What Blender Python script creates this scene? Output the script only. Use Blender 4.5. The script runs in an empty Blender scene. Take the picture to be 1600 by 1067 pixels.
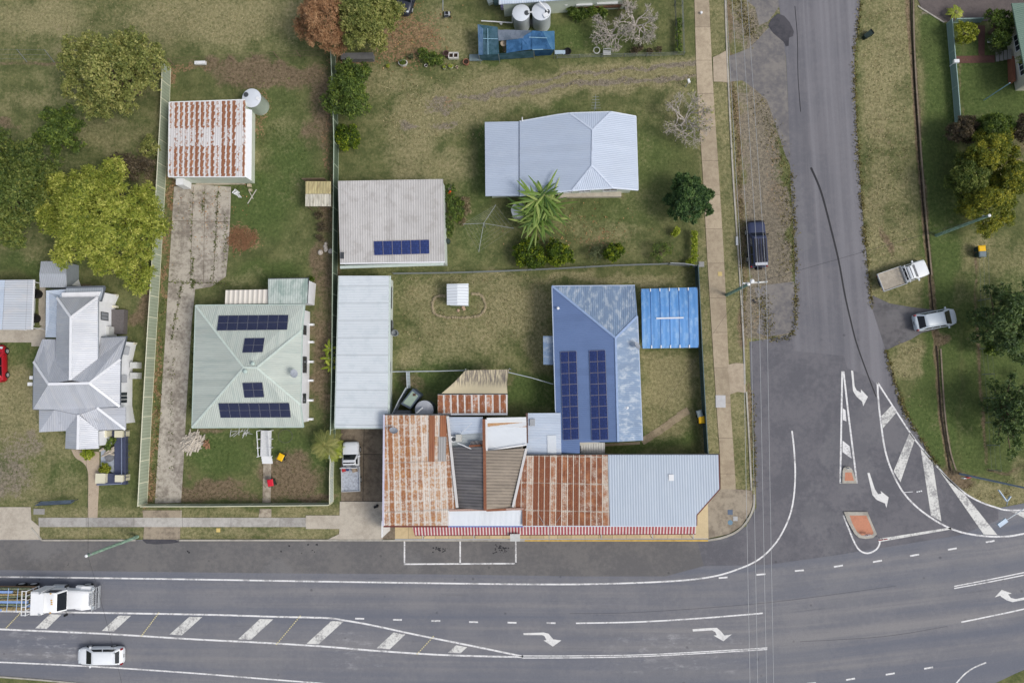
import bpy, math, random
import numpy as np
from mathutils import Vector, Matrix
R = math.radians
SC = bpy.context.scene
COL = SC.collection
RNG = np.random.default_rng(7)
random.seed(7)

# ------------------------------------------------------------ camera, sky, sun, exposure
CAM_H, FPX, NADIR = 73.3, 1100.0, (850.0, 598.0)      # metres above ground, focal length in photo pixels, photo pixel straight below
cam = bpy.data.objects.new('camera', bpy.data.cameras.new('camera'))
COL.objects.link(cam); SC.camera = cam
cam.data.sensor_width = 36; cam.data.lens = FPX / 1600 * 36
cam.data.clip_start = 1; cam.data.clip_end = 2000
_nd = Vector((NADIR[0] - 800, -(NADIR[1] - 533.5), -FPX)).normalized()
CAM_Q = _nd.rotation_difference(Vector((0, 0, -1)))
cam.rotation_mode = 'QUATERNION'; cam.rotation_quaternion = CAM_Q; cam.location = (0, 0, CAM_H)

SUN_EL, SUN_AZ = R(50), R(-22)                         # azimuth of the sun from +x, counter-clockwise
w = bpy.data.worlds.new('World'); SC.world = w; w.use_nodes = True
wn = w.node_tree.nodes; wl = w.node_tree.links
bg = wn['Background']; bg.inputs['Strength'].default_value = 0.125
sky = wn.new('ShaderNodeTexSky'); sky.sky_type = 'NISHITA'; sky.sun_disc = False
sky.sun_elevation = SUN_EL; sky.sun_rotation = R(90) - SUN_AZ
sky.air_density = 1.0; sky.dust_density = 3.0
hs = wn.new('ShaderNodeHueSaturation'); hs.inputs['Saturation'].default_value = 0.55
wl.new(sky.outputs[0], hs.inputs['Color']); wl.new(hs.outputs[0], bg.inputs['Color'])
sun = bpy.data.objects.new('sun', bpy.data.lights.new('sun', 'SUN')); COL.objects.link(sun)
sun.data.energy = 1.5; sun.data.angle = R(19); sun.data.color = (1.0, 0.95, 0.88)
_sd = Vector((math.cos(SUN_EL) * math.cos(SUN_AZ), math.cos(SUN_EL) * math.sin(SUN_AZ), math.sin(SUN_EL)))
sun.rotation_mode = 'QUATERNION'; sun.rotation_quaternion = _sd.to_track_quat('Z', 'Y'); sun.location = (0, 0, 60)
SC.cycles.use_denoising = True
SC.view_settings.view_transform = 'Standard'; SC.view_settings.look = 'None'
SC.view_settings.exposure = 0.18; SC.view_settings.gamma = 1

# ------------------------------------------------------------ helpers
def ray(u, v):
    return CAM_Q @ Vector(((u - 800) / FPX, -(v - 533.5) / FPX, -1))
def at(u, v, z=0.0):                                   # survey point of the photograph -> metres, at height z
    d = ray(u, v); t = (z - CAM_H) / d.z
    return Vector((d.x * t, d.y * t, z))
def at_plane(u, v, p0, n):
    d = ray(u, v); o = Vector((0, 0, CAM_H)); t = (p0 - o).dot(n) / d.dot(n)
    return o + d * t
def pl(ox, oy, k, pts): return [(ox + x / k, oy + y / k) for x, y in pts]
def S(r, g, b):
    f = lambda c: c / 12.92 if c <= 0.04045 else ((c + 0.055) / 1.055) ** 2.4
    return (f(r / 255), f(g / 255), f(b / 255), 1.0)
def mul(c, k): return (c[0] * k, c[1] * k, c[2] * k, 1.0)

ORG = {}
def tag(o, label=None, cat=None, group=None, kind=None):
    if label: o['label'] = label
    if cat: o['category'] = cat
    if group: o['group'] = group
    if kind: o['kind'] = kind
    return o
def empty(name, loc, label, cat, group=None, rz=0.0):
    o = bpy.data.objects.new(name, None); COL.objects.link(o)
    o.location = loc; o.rotation_euler = (0, 0, rz); o.empty_display_size = .3
    ORG[o] = Vector(loc) if rz == 0 else None
    return tag(o, label, cat, group)
def _finish(name, me, m, parent):
    o = bpy.data.objects.new(name, me); COL.objects.link(o)
    if m: me.materials.append(m)
    if parent is not None:
        o.parent = parent; ORG[o] = ORG.get(parent)
    else: ORG[o] = Vector((0, 0, 0))
    return o

class MB:
    def __init__(s): s.v = []; s.f = []; s.uv = {}
    def add(s, vs, fs, uvs=None):
        b = len(s.v); s.v += [tuple(p) for p in vs]
        for i, f in enumerate(fs):
            s.f.append([b + k for k in f])
            if uvs: s.uv[len(s.f) - 1] = uvs[i]
        return s
    def box(s, c, d, rz=0.0, taper=1.0):
        x, y, z = d[0] / 2, d[1] / 2, d[2] / 2; cs, sn = math.cos(rz), math.sin(rz); vs = []
        for dz, k in ((-z, 1), (z, taper)):
            for dx, dy in ((-x, -y), (x, -y), (x, y), (-x, y)):
                dx *= k; dy *= k
                vs.append((c[0] + dx * cs - dy * sn, c[1] + dx * sn + dy * cs, c[2] + dz))
        return s.add(vs, [(3, 2, 1, 0), (4, 5, 6, 7), (0, 1, 5, 4), (1, 2, 6, 5), (2, 3, 7, 6), (3, 0, 4, 7)])
    def beam(s, a, b, wd, h):                          # box along a-b
        a, b = Vector(a), Vector(b); d = b - a; L = d.length
        if L < 1e-5: return s
        x = d / L; y = Vector((0, 0, 1)).cross(x)
        y = Vector((0, 1, 0)) if y.length < 1e-4 else y.normalized()
        z = x.cross(y); vs = []
        for p in (a, b):
            for dy, dz in ((-1, -1), (1, -1), (1, 1), (-1, 1)): vs.append(p + y * dy * wd / 2 + z * dz * h / 2)
        return s.add(vs, [(0, 1, 2, 3), (7, 6, 5, 4), (0, 4, 5, 1), (1, 5, 6, 2), (2, 6, 7, 3), (3, 7, 4, 0)])
    def tube(s, pts, rad, n=6, cap=True):
        pts = [Vector(p) for p in pts]
        if not hasattr(rad, '__len__'): rad = [rad] * len(pts)
        b = len(s.v); up = Vector((.13, .31, .94))
        for i, p in enumerate(pts):
            t = (pts[min(i + 1, len(pts) - 1)] - pts[max(i - 1, 0)])
            t = t.normalized() if t.length > 1e-6 else Vector((0, 0, 1))
            e1 = t.cross(up)
            if e1.length < .05: e1 = t.cross(Vector((1, 0, 0)))
            e1.normalize(); e2 = t.cross(e1)
            for k in range(n):
                a = 2 * math.pi * k / n
                s.v.append(tuple(p + (e1 * math.cos(a) + e2 * math.sin(a)) * rad[i]))
        for i in range(len(pts) - 1):
            for k in range(n):
                a0 = b + i * n + k; a1 = b + i * n + (k + 1) % n
                s.f.append([a0, a1, a1 + n, a0 + n])
        if cap:
            s.f.append([b + k for k in range(n)][::-1]); s.f.append([b + (len(pts) - 1) * n + k for k in range(n)])
        return s
    def lathe(s, c, prof, n=16, axis='z'):             # prof: (radius, height)
        b = len(s.v)
        for r, h in prof:
            for k in range(n):
                a = 2 * math.pi * k / n; q = (r * math.cos(a), r * math.sin(a), h)
                if axis == 'y': q = (q[0], q[2], q[1])
                if axis == 'x': q = (q[2], q[0], q[1])
                s.v.append((c[0] + q[0], c[1] + q[1], c[2] + q[2]))
        for i in range(len(prof) - 1):
            for k in range(n):
                a0 = b + i * n + k; a1 = b + i * n + (k + 1) % n
                s.f.append([a0, a1, a1 + n, a0 + n])
        s.f.append([b + k for k in range(n)][::-1]); s.f.append([b + (len(prof) - 1) * n + k for k in range(n)])
        return s
    def prism(s, poly, z0, z1, top=True, bottom=True): # poly: list of (x,y) counter-clockwise
        n = len(poly)
        vs = [(p[0], p[1], z0) for p in poly] + [(p[0], p[1], z1) for p in poly]
        fs = [(i, (i + 1) % n, n + (i + 1) % n, n + i) for i in range(n)]
        if top: fs.append(tuple(range(n, 2 * n)))
        if bottom: fs.append(tuple(range(n - 1, -1, -1)))
        return s.add(vs, fs)
    def loft(s, secs, closed=True, caps=True):
        b = len(s.v); n = len(secs[0])
        for q in secs: s.v += [tuple(p) for p in q]
        for i in range(len(secs) - 1):
            for k in range(n if closed else n - 1):
                a0 = b + i * n + k; a1 = b + i * n + (k + 1) % n
                s.f.append([a0, a1, a1 + n, a0 + n])
        if caps:
            s.f.append([b + k for k in range(n)][::-1]); s.f.append([b + (len(secs) - 1) * n + k for k in range(n)])
        return s
    def build(s, name, m, parent=None, smooth=False, slope_uv=False, world=True, sharp=35):
        me = bpy.data.meshes.new(name); vs = s.v
        o = _finish(name, me, m, parent)
        org = ORG.get(o)
        if world and org is not None and org.length > 0: vs = [(a - org.x, b - org.y, c - org.z) for a, b, c in vs]
        me.from_pydata(vs, [], s.f)
        if slope_uv or s.uv:
            lay = me.uv_layers.new(name='UVMap')
            for p in me.polygons:
                if p.index in s.uv:
                    for k, li in enumerate(p.loop_indices): lay.data[li].uv = s.uv[p.index][k]
                    continue
                n = p.normal; d = Vector((n.x * n.z, n.y * n.z, n.z * n.z - 1))
                if d.length < .02: d = Vector((0, -1, 0))
                d.normalize(); e = d.cross(n); p0 = me.vertices[0].co; ou = vs[0][0] * 1.37 + vs[0][1] * .71
                for li in p.loop_indices:
                    q = me.vertices[me.loops[li].vertex_index].co - p0
                    lay.data[li].uv = (q.dot(e) + ou, q.dot(d))
        if smooth:
            me.polygons.foreach_set('use_smooth', [True] * len(me.polygons))
            me.set_sharp_from_angle(angle=R(sharp))
        me.update(); return o
    def struct(s, name, m, **k):
        o = s.build(name, m, **k); o['kind'] = 'structure'; return o

def np_mesh(name, V, F, m, parent=None, tint=None, smooth=False):
    me = bpy.data.meshes.new(name); o = _finish(name, me, m, parent); org = ORG.get(o)
    V = np.asarray(V, np.float32)
    if org is not None: V = V - np.array(org, np.float32)
    F = np.asarray(F, np.int32); n, k = F.shape
    me.vertices.add(len(V)); me.vertices.foreach_set('co', V.ravel())
    me.loops.add(n * k); me.loops.foreach_set('vertex_index', F.ravel())
    me.polygons.add(n); me.polygons.foreach_set('loop_start', np.arange(0, n * k, k, dtype=np.int32))
    if tint is not None:
        a = me.attributes.new('tint', 'FLOAT', 'FACE'); a.data.foreach_set('value', np.asarray(tint, np.float32))
    if smooth: me.polygons.foreach_set('use_smooth', np.ones(n, bool))
    me.update(calc_edges=True); return o

# ------------------------------------------------------------ node materials
class NT:
    def __init__(s, name, rough=.8, spec=.3, metal=0.0):
        s.m = bpy.data.materials.new(name); s.m.use_nodes = True; s.t = s.m.node_tree
        s.b = s.t.nodes['Principled BSDF']; s.b.inputs['Roughness'].default_value = rough
        s.b.inputs['Specular IOR Level'].default_value = spec; s.b.inputs['Metallic'].default_value = metal
    def n(s, typ, ins=None, **p):
        nd = s.t.nodes.new(typ)
        for k, v in p.items(): setattr(nd, k, v)
        for k, v in (ins or {}).items(): s.set(nd.inputs[k], v)
        return nd
    def set(s, sock, v):
        if hasattr(v, 'is_output'): s.t.links.new(v, sock)
        else: sock.default_value = v
    def math(s, op, a, b=0.0, c=0.0, clamp=False):
        nd = s.n('ShaderNodeMath', {0: a, 1: b, 2: c}, operation=op); nd.use_clamp = clamp; return nd.outputs[0]
    def step(s, x, a, b):                              # smoothstep
        nd = s.n('ShaderNodeMapRange', {0: x, 1: a, 2: b, 3: 0.0, 4: 1.0}, interpolation_type='SMOOTHSTEP'); return nd.outputs[0]
    def rng(s, x, a, b, c, d): return s.n('ShaderNodeMapRange', {0: x, 1: a, 2: b, 3: c, 4: d}).outputs[0]
    def mix(s, f, a, b, mode='MIX'):
        nd = s.n('ShaderNodeMix', data_type='RGBA', blend_type=mode)
        s.set(nd.inputs[0], f); s.set(nd.inputs[6], a); s.set(nd.inputs[7], b); return nd.outputs[2]
    def vec(s, x, y, z=0.0): return s.n('ShaderNodeCombineXYZ', {0: x, 1: y, 2: z}).outputs[0]
    def sep(s, v): nd = s.n('ShaderNodeSeparateXYZ', {0: v}); return nd.outputs[0], nd.outputs[1], nd.outputs[2]
    def noise(s, v, scale, detail=4, rough=.55, col=False):
        nd = s.n('ShaderNodeTexNoise', {'Vector': v, 'Scale': scale, 'Detail': detail, 'Roughness': rough})
        return nd.outputs[1 if col else 0]
    def rand(s, v): return s.n('ShaderNodeTexWhiteNoise', {0: v}, noise_dimensions='3D').outputs[0]
    def scale(s, v, k): return s.n('ShaderNodeVectorMath', {0: v, 1: k}, operation='MULTIPLY').outputs[0]
    def pos(s): return s.n('ShaderNodeNewGeometry').outputs['Position']
    def obj(s): return s.n('ShaderNodeTexCoord').outputs['Object']
    def uv(s): return s.n('ShaderNodeUVMap').outputs[0]
    def bump(s, h, dist=.02, strength=.5):
        nd = s.n('ShaderNodeBump', {'Height': h, 'Distance': dist, 'Strength': strength}); s.set(s.b.inputs['Normal'], nd.outputs[0])
    def color(s, c): s.set(s.b.inputs['Base Color'], c)
    def rough(s, v): s.set(s.b.inputs['Roughness'], v)

_MC = {}
def plain(name, c, rough=.7, spec=.3, metal=0.0, var=.12, scale=3.0, emis=None):
    """one paint, fabric or plastic with faint weathering"""
    key = ('p', name)
    if key in _MC: return _MC[key]
    t = NT(name, rough, spec, metal); p = t.obj()
    a = t.noise(p, scale, 5); b = t.noise(p, scale * 7, 3)
    k = t.rng(t.math('ADD', t.math('MULTIPLY', a, .65), t.math('MULTIPLY', b, .35)), .3, .7, 1 - var, 1 + var)
    t.color(t.mix(1.0, c, t.vec(k, k, k), 'MULTIPLY'))
    _MC[key] = t.m; return t.m

def roof_mat(name, c, sheet=.76, rib=.25, var=.06, joint=.0, rows=0.0, stain=None, stain_amt=.0, stain_stretch=(1.2, .35),
             rough=.45, metal=0.0, rust=None, ribcol=.10, spec=.4, bump=.03):
    """metal roofing laid in sheets down the slope (UV u = along the eave, v = down the slope, metres)"""
    t = NT(name, rough, spec, metal); u, v, _ = t.sep(t.uv())
    sid = t.math('FLOOR', t.math('DIVIDE', u, sheet)); fr = t.math('FRACT', t.math('DIVIDE', u, sheet))
    sr = t.rand(t.vec(sid, 3.3, 1.7))
    p = t.vec(u, v, 0.0)
    n1 = t.noise(p, .35, 5); n2 = t.noise(t.vec(t.math('MULTIPLY', u, 3.0), t.math('MULTIPLY', v, .6)), 1.0, 5)
    k = t.math('ADD', t.rng(sr, 0, 1, 1 - var, 1 + var), t.math('ADD', t.rng(n1, .3, .7, -var, var), t.rng(n2, .3, .7, -var * .6, var * .6)))
    rb = t.math('SINE', t.math('MULTIPLY', u, 2 * math.pi / rib)); rb01 = t.rng(rb, -1, 1, 0, 1)
    k = t.math('MULTIPLY', k, t.rng(t.math('POWER', rb01, 3.0), 0, 1, 1 + ribcol * .3, 1 - ribcol))
    base = t.mix(1.0, c, t.vec(k, k, k), 'MULTIPLY')
    if stain:
        ns = t.noise(t.vec(t.math('MULTIPLY', u, stain_stretch[0]), t.math('MULTIPLY', v, stain_stretch[1])), 1.0, 7, .65)
        base = t.mix(t.math('MULTIPLY', t.step(ns, .46, .66), stain_amt), base, stain)
    if rust:
        cw, ch = rust['cw'], rust['ch']; lv = rust['lv']
        ci = t.math('FLOOR', t.math('DIVIDE', u, cw)); cf = t.math('FRACT', t.math('DIVIDE', u, cw))
        if 'saw' in rust: cf = t.math('MAXIMUM', t.math('SUBTRACT', cf, t.math('MULTIPLY', t.math('FRACT', t.math('ADD', t.math('DIVIDE', v, .72), t.math('MULTIPLY', t.noise(t.vec(u, v), 1.1, 3), .9))), rust['saw'])), 0.0)
        vo = t.math('ADD', t.math('DIVIDE', v, ch), t.math('MULTIPLY', t.rand(t.vec(ci, 9.1, 2.0)), rust.get('shift', .2)))
        ri = t.math('FLOOR', vo); rf = t.math('FRACT', vo)
        cell = t.rand(t.vec(ci, ri, .5)); colr = t.rand(t.vec(ci, 7.7, .2))
        nz = t.noise(p, rust.get('ns', 2.2), 8, .7); nf = t.noise(p, 9.0, 4, .7)
        x = t.math('ADD', t.math('MULTIPLY', cell, rust.get('kc', .35)), t.math('MULTIPLY', colr, rust.get('kr', .35)))
        x = t.math('ADD', x, t.math('ADD', t.math('MULTIPLY', t.math('SUBTRACT', nz, .5), rust.get('kn', 1.6)), t.math('MULTIPLY', t.math('SUBTRACT', nf, .5), .7)))
        x = t.math('ADD', x, lv)
        ew = rust.get('ew', .10)
        edge = t.math('MULTIPLY', t.step(cf, 0, ew), t.step(cf, 1.0, 1 - ew * .6))
        rowe = t.math('MULTIPLY', t.step(rf, 0, rust.get('rw', .1)), t.step(rf, 1.0, 1 - rust.get('rw', .1)))
        x = t.math('SUBTRACT', x, t.math('MULTIPLY', t.math('SUBTRACT', 1.0, edge), rust.get('ke', .6)))
        x = t.math('SUBTRACT', x, t.math('MULTIPLY', t.math('SUBTRACT', 1.0, rowe), rust.get('krow', .3)))
        if 'band' in rust:
            b0, b1, ba = rust['band']
            x = t.math('SUBTRACT', x, t.math('MULTIPLY', t.math('MULTIPLY', t.step(v, b0, b0 + .08), t.step(v, b1, b1 - .08)), ba))
        f = t.step(x, .38, .38 + rust.get('soft', .3))
        dk = t.noise(p, 1.3, 6, .65)
        rc = t.mix(t.step(t.math('ADD', dk, t.math('MULTIPLY', t.math('SUBTRACT', colr, .5), .45)), .38, .62), rust['c1'], rust['c2'])
        rc = t.mix(t.math('MULTIPLY', t.step(nf, .5, .75), .45), rc, rust.get('c3', rust['c1']))
        base = t.mix(f, base, rc)
        t.rough(t.rng(f, 0, 1, rough, .9))
    if joint: base = t.mix(t.math('MULTIPLY', t.step(t.math('ABSOLUTE', t.math('SUBTRACT', fr, .5)), .46, .5), joint), base, mul(c, .45))
    if rows:
        rr = t.math('FRACT', t.math('DIVIDE', v, rows))
        base = t.mix(t.math('MULTIPLY', t.step(t.math('ABSOLUTE', t.math('SUBTRACT', rr, .5)), .475, .5), .55), base, mul(c, .5))
    t.color(base)
    t.bump(t.math('ADD', t.math('MULTIPLY', rb01, 1.0), t.math('MULTIPLY', n2, .4)), bump, .6)
    return t.m

def leaf_mat(name, c0, c1, c2, trans=.28):
    t = NT(name, .55, .35)
    a = t.n('ShaderNodeAttribute', attribute_name='tint').outputs['Fac']
    col = t.mix(t.step(a, 0.0, .5), c0, c1); col = t.mix(t.step(a, .5, 1.0), col, c2)
    t.color(col)
    tr = t.n('ShaderNodeBsdfTranslucent', {0: t.mix(1.0, col, (1.25, 1.3, .7, 1), 'MULTIPLY')})
    ms = t.n('ShaderNodeMixShader', {0: trans, 1: t.b.outputs[0], 2: tr.outputs[0]})
    t.t.links.new(ms.outputs[0], t.t.nodes['Material Output'].inputs[0])
    return t.m

def bark_mat(name, c):
    t = NT(name, .9, .1); p = t.obj(); n = t.noise(t.scale(p, (4, 4, 1)), 2.0, 6)
    t.color(t.mix(t.step(n, .35, .65), mul(c, .6), mul(c, 1.25))); t.bump(n, .03, .6); return t.m

def concrete_mat(name, c, dark, joint=0.0, amt=.6, jcol=.35):
    t = NT(name, .9, .2); p = t.pos()
    a = t.noise(p, .45, 6, .62); b = t.noise(p, 2.4, 6, .6); f = t.noise(p, 16, 3, .6)
    k = t.math('ADD', t.math('MULTIPLY', a, .55), t.math('MULTIPLY', b, .45))
    col = t.mix(t.math('MULTIPLY', t.step(k, .42, .62), amt), c, dark)
    g = t.rng(f, .3, .7, .82, 1.16); col = t.mix(1.0, col, t.vec(g, g, g), 'MULTIPLY')
    if joint:
        u, v, _ = t.sep(t.uv()); fr = t.math('FRACT', t.math('DIVIDE', u, joint))
        sr = t.rand(t.vec(t.math('FLOOR', t.math('DIVIDE', u, joint)), 1.0, 4.0)); sk = t.rng(sr, 0, 1, .88, 1.1)
        col = t.mix(1.0, col, t.vec(sk, sk, sk), 'MULTIPLY')
        col = t.mix(t.step(t.math('ABSOLUTE', t.math('SUBTRACT', fr, .5)), .5 - .03 / joint, .5), col, mul(dark, jcol))
    t.color(col); t.bump(b, .01, .4); return t.m

WHITE = plain('white_paint', S(226, 228, 230), .5, var=.05)
CREAM = plain('cream_paint', S(214, 210, 186), .5, var=.05)
BLACK = plain('black_plastic', S(28, 29, 32), .5)
RUBBER = plain('rubber', S(30, 30, 32), .85)
STEEL = plain('galvanised_steel', S(165, 170, 174), .4, .5, .3)
DKSTEEL = plain('dark_steel', S(70, 74, 78), .5)
ALU = plain('aluminium', S(188, 192, 196), .35, .5, .4)
GLASS = plain('dark_glass', S(26, 31, 36), .08, .6, var=.02)
WINDOWGLASS = plain('window_glass', S(50, 56, 64), .1, .6, var=.02)
TIMBER = plain('weathered_timber', S(120, 104, 86), .9, var=.25, scale=5)
# ------------------------------------------------------------ ground sheet
def vnoise(x, y, seed):
    r = np.random.default_rng(seed).random((256, 256)).astype(np.float32)
    xi = np.floor(x).astype(int); yi = np.floor(y).astype(int); fx = x - xi; fy = y - yi
    fx = fx * fx * (3 - 2 * fx); fy = fy * fy * (3 - 2 * fy)
    g = lambda a, b: r[a & 255, b & 255]
    return (g(xi, yi) * (1 - fx) + g(xi + 1, yi) * fx) * (1 - fy) + (g(xi, yi + 1) * (1 - fx) + g(xi + 1, yi + 1) * fx) * fy
def fbm(x, y, seed, o=4):
    s = 0; a = 1; t = 0
    for i in range(o): s = s + a * vnoise(x * 2 ** i, y * 2 ** i, seed + i); t += a; a *= .55
    return s / t
def axis(a, b, far):
    d = np.arange(a, b, .22); g = np.array([2, 5, 10, 20, 40, 80, 160, far - 0.0])
    return np.concatenate([a - g[::-1], d, b + g])
gx, gy = axis(-66, 62, 400.), axis(-40, 46, 400.)
GX, GY = np.meshgrid(gx, gy, indexing='ij')
_Rm = np.array(CAM_Q.to_matrix()).T                   # world -> camera
_dw = np.stack([GX.ravel(), GY.ravel(), np.full(GX.size, -CAM_H)])
_dc = _Rm @ _dw; _dc[2] = np.minimum(_dc[2], -1.0)
PU = 800 + FPX * _dc[0] / -_dc[2]; PV = 533.5 - FPX * _dc[1] / -_dc[2]
_near = (np.abs(GX.ravel()) < 90) & (np.abs(GY.ravel()) < 70)
WX = (fbm(GX.ravel() / 2.2, GY.ravel() / 2.2, 11) - .5) * 44; WY = (fbm(GX.ravel() / 2.2, GY.ravel() / 2.2, 31) - .5) * 44
CH = {k: np.zeros(GX.size, np.float32) for k in ('dry', 'dirt', 'gravel', 'litter', 'lush')}
def _apply(ch, sd, amt, soft):
    m = np.clip(.5 - sd / soft, 0, 1); m = m * m * (3 - 2 * m) * amt
    if amt >= 0: CH[ch] = np.maximum(CH[ch], m * _near)
    else: CH[ch] = CH[ch] * (1 + m * _near)
def blob(ch, cx, cy, rx, ry, amt=1.0, soft=None, warp=1.0, rot=0.0):
    x = PU + WX * warp - cx; y = PV + WY * warp - cy; c, s_ = math.cos(R(rot)), math.sin(R(rot))
    x, y = x * c + y * s_, -x * s_ + y * c
    sd = (np.sqrt((x / rx) ** 2 + (y / ry) ** 2) - 1) * min(rx, ry)
    _apply(ch, sd, amt, soft or min(rx, ry) * 1.1)
def path(ch, pts, wd, amt=1.0, soft=8, warp=.4):
    best = np.full(GX.size, 1e9); x = PU + WX * warp; y = PV + WY * warp
    for (ax, ay), (bx, by) in zip(pts[:-1], pts[1:]):
        dx, dy = bx - ax, by - ay; t = np.clip(((x - ax) * dx + (y - ay) * dy) / (dx * dx + dy * dy), 0, 1)
        best = np.minimum(best, np.hypot(x - ax - t * dx, y - ay - t * dy))
    _apply(ch, best - wd / 2, amt, soft)
def area(ch, x0, y0, x1, y1, amt=1.0, soft=14, warp=.6):
    x = PU + WX * warp; y = PV + WY * warp
    sd = np.maximum(np.maximum(x0 - x, x - x1), np.maximum(y0 - y, y - y1)); _apply(ch, sd, amt, soft)
# dry straw-coloured grass
area('dry', -200, -200, 480, 92, .32, 30); blob('dry', 330, 30, 150, 45, .8); blob('dry', 60, 30, 90, 30, .7); area('dry', -200, 105, 260, 420, .22, 30)
blob('dry', 175, 215, 60, 28, .6); blob('dry', 40, 160, 50, 20, .5)
for c in ((720, 165, 130, 42, .95, -18), (640, 235, 45, 60, .75, 0), (850, 135, 150, 22, .95, -5), (1000, 122, 90, 22, .9, -4), (610, 130, 60, 30, .6, 0), (680, 260, 70, 22, .55, 0),
          (1060, 160, 26, 60, .6, 0), (940, 360, 60, 24, .5, 0), (700, 60, 40, 50, .65, 0), (770, 110, 60, 12, .5, 0)):
    blob('dry', c[0], c[1], c[2], c[3], c[4], rot=c[5])
area('dry', 560, 115, 1090, 420, .12, 30)
for c in ((800, 480, 60, 45, .95), (660, 470, 50, 36, .6), (720, 520, 90, 40, .62), (845, 545, 26, 40, .8), (640, 550, 24, 20, .7), (950, 432, 110, 10, .9), (760, 440, 90, 14, .7),
          (1045, 600, 44, 46, .95), (1040, 650, 46, 40, .7), (1020, 560, 20, 20, .8)): blob('dry', *c)
area('dry', 612, 430, 1090, 580, .2, 20)
for c in ((25, 640, 60, 70, .8), (60, 760, 70, 30, .6), (100, 700, 40, 26, .6), (30, 600, 26, 40, .8)): blob('dry', *c)
area('dry', 1090, -60, 1180, 800, .58, 16); area('dry', 1340, -60, 1440, 500, .5, 20); blob('dry', 1372, 150, 26, 90, .95); blob('dry', 1372, 320, 24, 90, .9); blob('dry', 1405, 60, 26, 90, .8)
blob('dry', 1420, 560, 26, 28, .9); blob('dry', 1545, 400, 30, 40, .5); blob('dry', 1575, 270, 24, 50, .6); blob('dry', 1560, 770, 60, 22, 1.0); blob('dry', 1590, 735, 14, 20, .8)
area('dry', 40, 795, 530, 845, .55, 10); blob('dry', 130, 834, 60, 5, .9); blob('dry', 400, 834, 70, 5, .9); blob('dry', 430, 800, 90, 5, .8)
area('dry', 1495, 380, 1700, 470, .45, 30)
for c in ((400, 250, 20, 20, .5), (450, 210, 30, 30, .35), (390, 430, 30, 12, .3), (340, 690, 30, 10, .2)): blob('dry', *c)
# bare soil
for c in ((430, 120, 100, 22, .95), (500, 130, 26, 40, .7), (360, 106, 70, 14, .8), (500, 200, 22, 40, .8), (505, 330, 18, 40, .7), (505, 430, 20, 60, .8), (500, 560, 18, 90, .75), (452, 745, 42, 34, 1.0),
          (310, 765, 60, 16, 1.0), (340, 778, 60, 10, .8), (480, 778, 40, 8, .9), (330, 672, 26, 8, .7), (16, 200, 16, 14, .8), (645, 600, 20, 14, .5), (760, 600, 40, 18, .5), (225, 470, 18, 60, .6),
          (212, 500, 14, 14, .7), (255, 760, 12, 40, .6), (135, 455, 16, 12, .8), (600, 60, 30, 40, .4), (1590, 250, 20, 40, .6), (230, 300, 10, 60, .6), (520, 430, 8, 200, .7)): blob('dirt', *c)
path('dirt', [(1418, 0), (1440, 270), (1452, 420), (1465, 560), (1471, 650), (1488, 745)], 10, .9, 7, .15)
path('dirt', [(1524, 390), (1527, 520), (1535, 640), (1541, 725)], 5, .85, 6, .15); path('dirt', [(1543, 733), (1570, 740), (1600, 728), (1700, 700)], 5, .9, 6, .15)
path('dirt', [(1140, -40), (1146, 130), (1158, 330), (1162, 540)], 10, .7, 10, .4); path('dirt', [(1170, 600), (1178, 760)], 5, .8, 6, .2)
path('dry', [(640, 250), (660, 205), (710, 172), (780, 146), (860, 130), (960, 118), (1088, 108)], 34, .98, 24, .6)
blob('dirt', 1500, 750, 22, 16, .9); blob('dirt', 1385, 240, 10, 40, .4); blob('dirt', 1386, 375, 8, 26, .75); path('dirt', [(-60, 97), (90, 99)], 5, .8, 6, .2); path('dirt', [(1100, 300), (1106, 720)], 3, .4, 6, .2)
blob('dirt', 1468, 520, 14, 10, .7); blob('dirt', 1440, 460, 10, 20, .4); path('dirt', [(1499, 100), (1505, 190)], 3, .6, 4, .2)
# gravel and old bitumen showing through
for c in ((1190, 200, 34, 250, .75), (1205, 480, 30, 60, .9), (1200, 300, 26, 80, .7), (1170, 40, 26, 50, .6), (25, 690, 40, 30, .5), (10, 740, 40, 40, .6), (700, 165, 40, 10, .7), (760, 145, 50, 7, .7),
          (700, 195, 30, 8, .6), (640, 200, 16, 8, .7)): blob('gravel', *c)
area('gravel', 1166, 290, 1236, 530, .85, 14); blob('dirt', 1215, 330, 14, 60, .35); area('gravel', 1185, 290, 1222, 480, 1.0, 10)
path('gravel', [(740, 150), (830, 126), (950, 115), (1088, 99)], 6, .85, 8, .5); path('gravel', [(800, 143), (900, 133), (1010, 126), (1088, 120)], 7, .92, 9, .6)
area('gravel', 1436, -80, 1640, 26, .55, 10, .3)
# dead leaves
for c in ((640, 60, 50, 42, .75), (560, 92, 40, 10, .9), (380, 372, 26, 20, 1.0), (266, 320, 7, 70, 1.0), (256, 430, 6, 60, .8), (246, 600, 7, 90, .7), (236, 740, 9, 60, .9), (268, 120, 8, 24, 1.0), (250, 270, 6, 40, .6),
          (405, 175, 14, 30, .6), (280, 108, 40, 8, .6), (700, 160, 12, 8, .4), (940, 380, 30, 20, .25), (1210, 250, 16, 60, .2), (1205, 490, 22, 50, .2), (510, 250, 8, 100, .5), (350, 610, 8, 14, .3)): blob('litter', *c)
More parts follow.
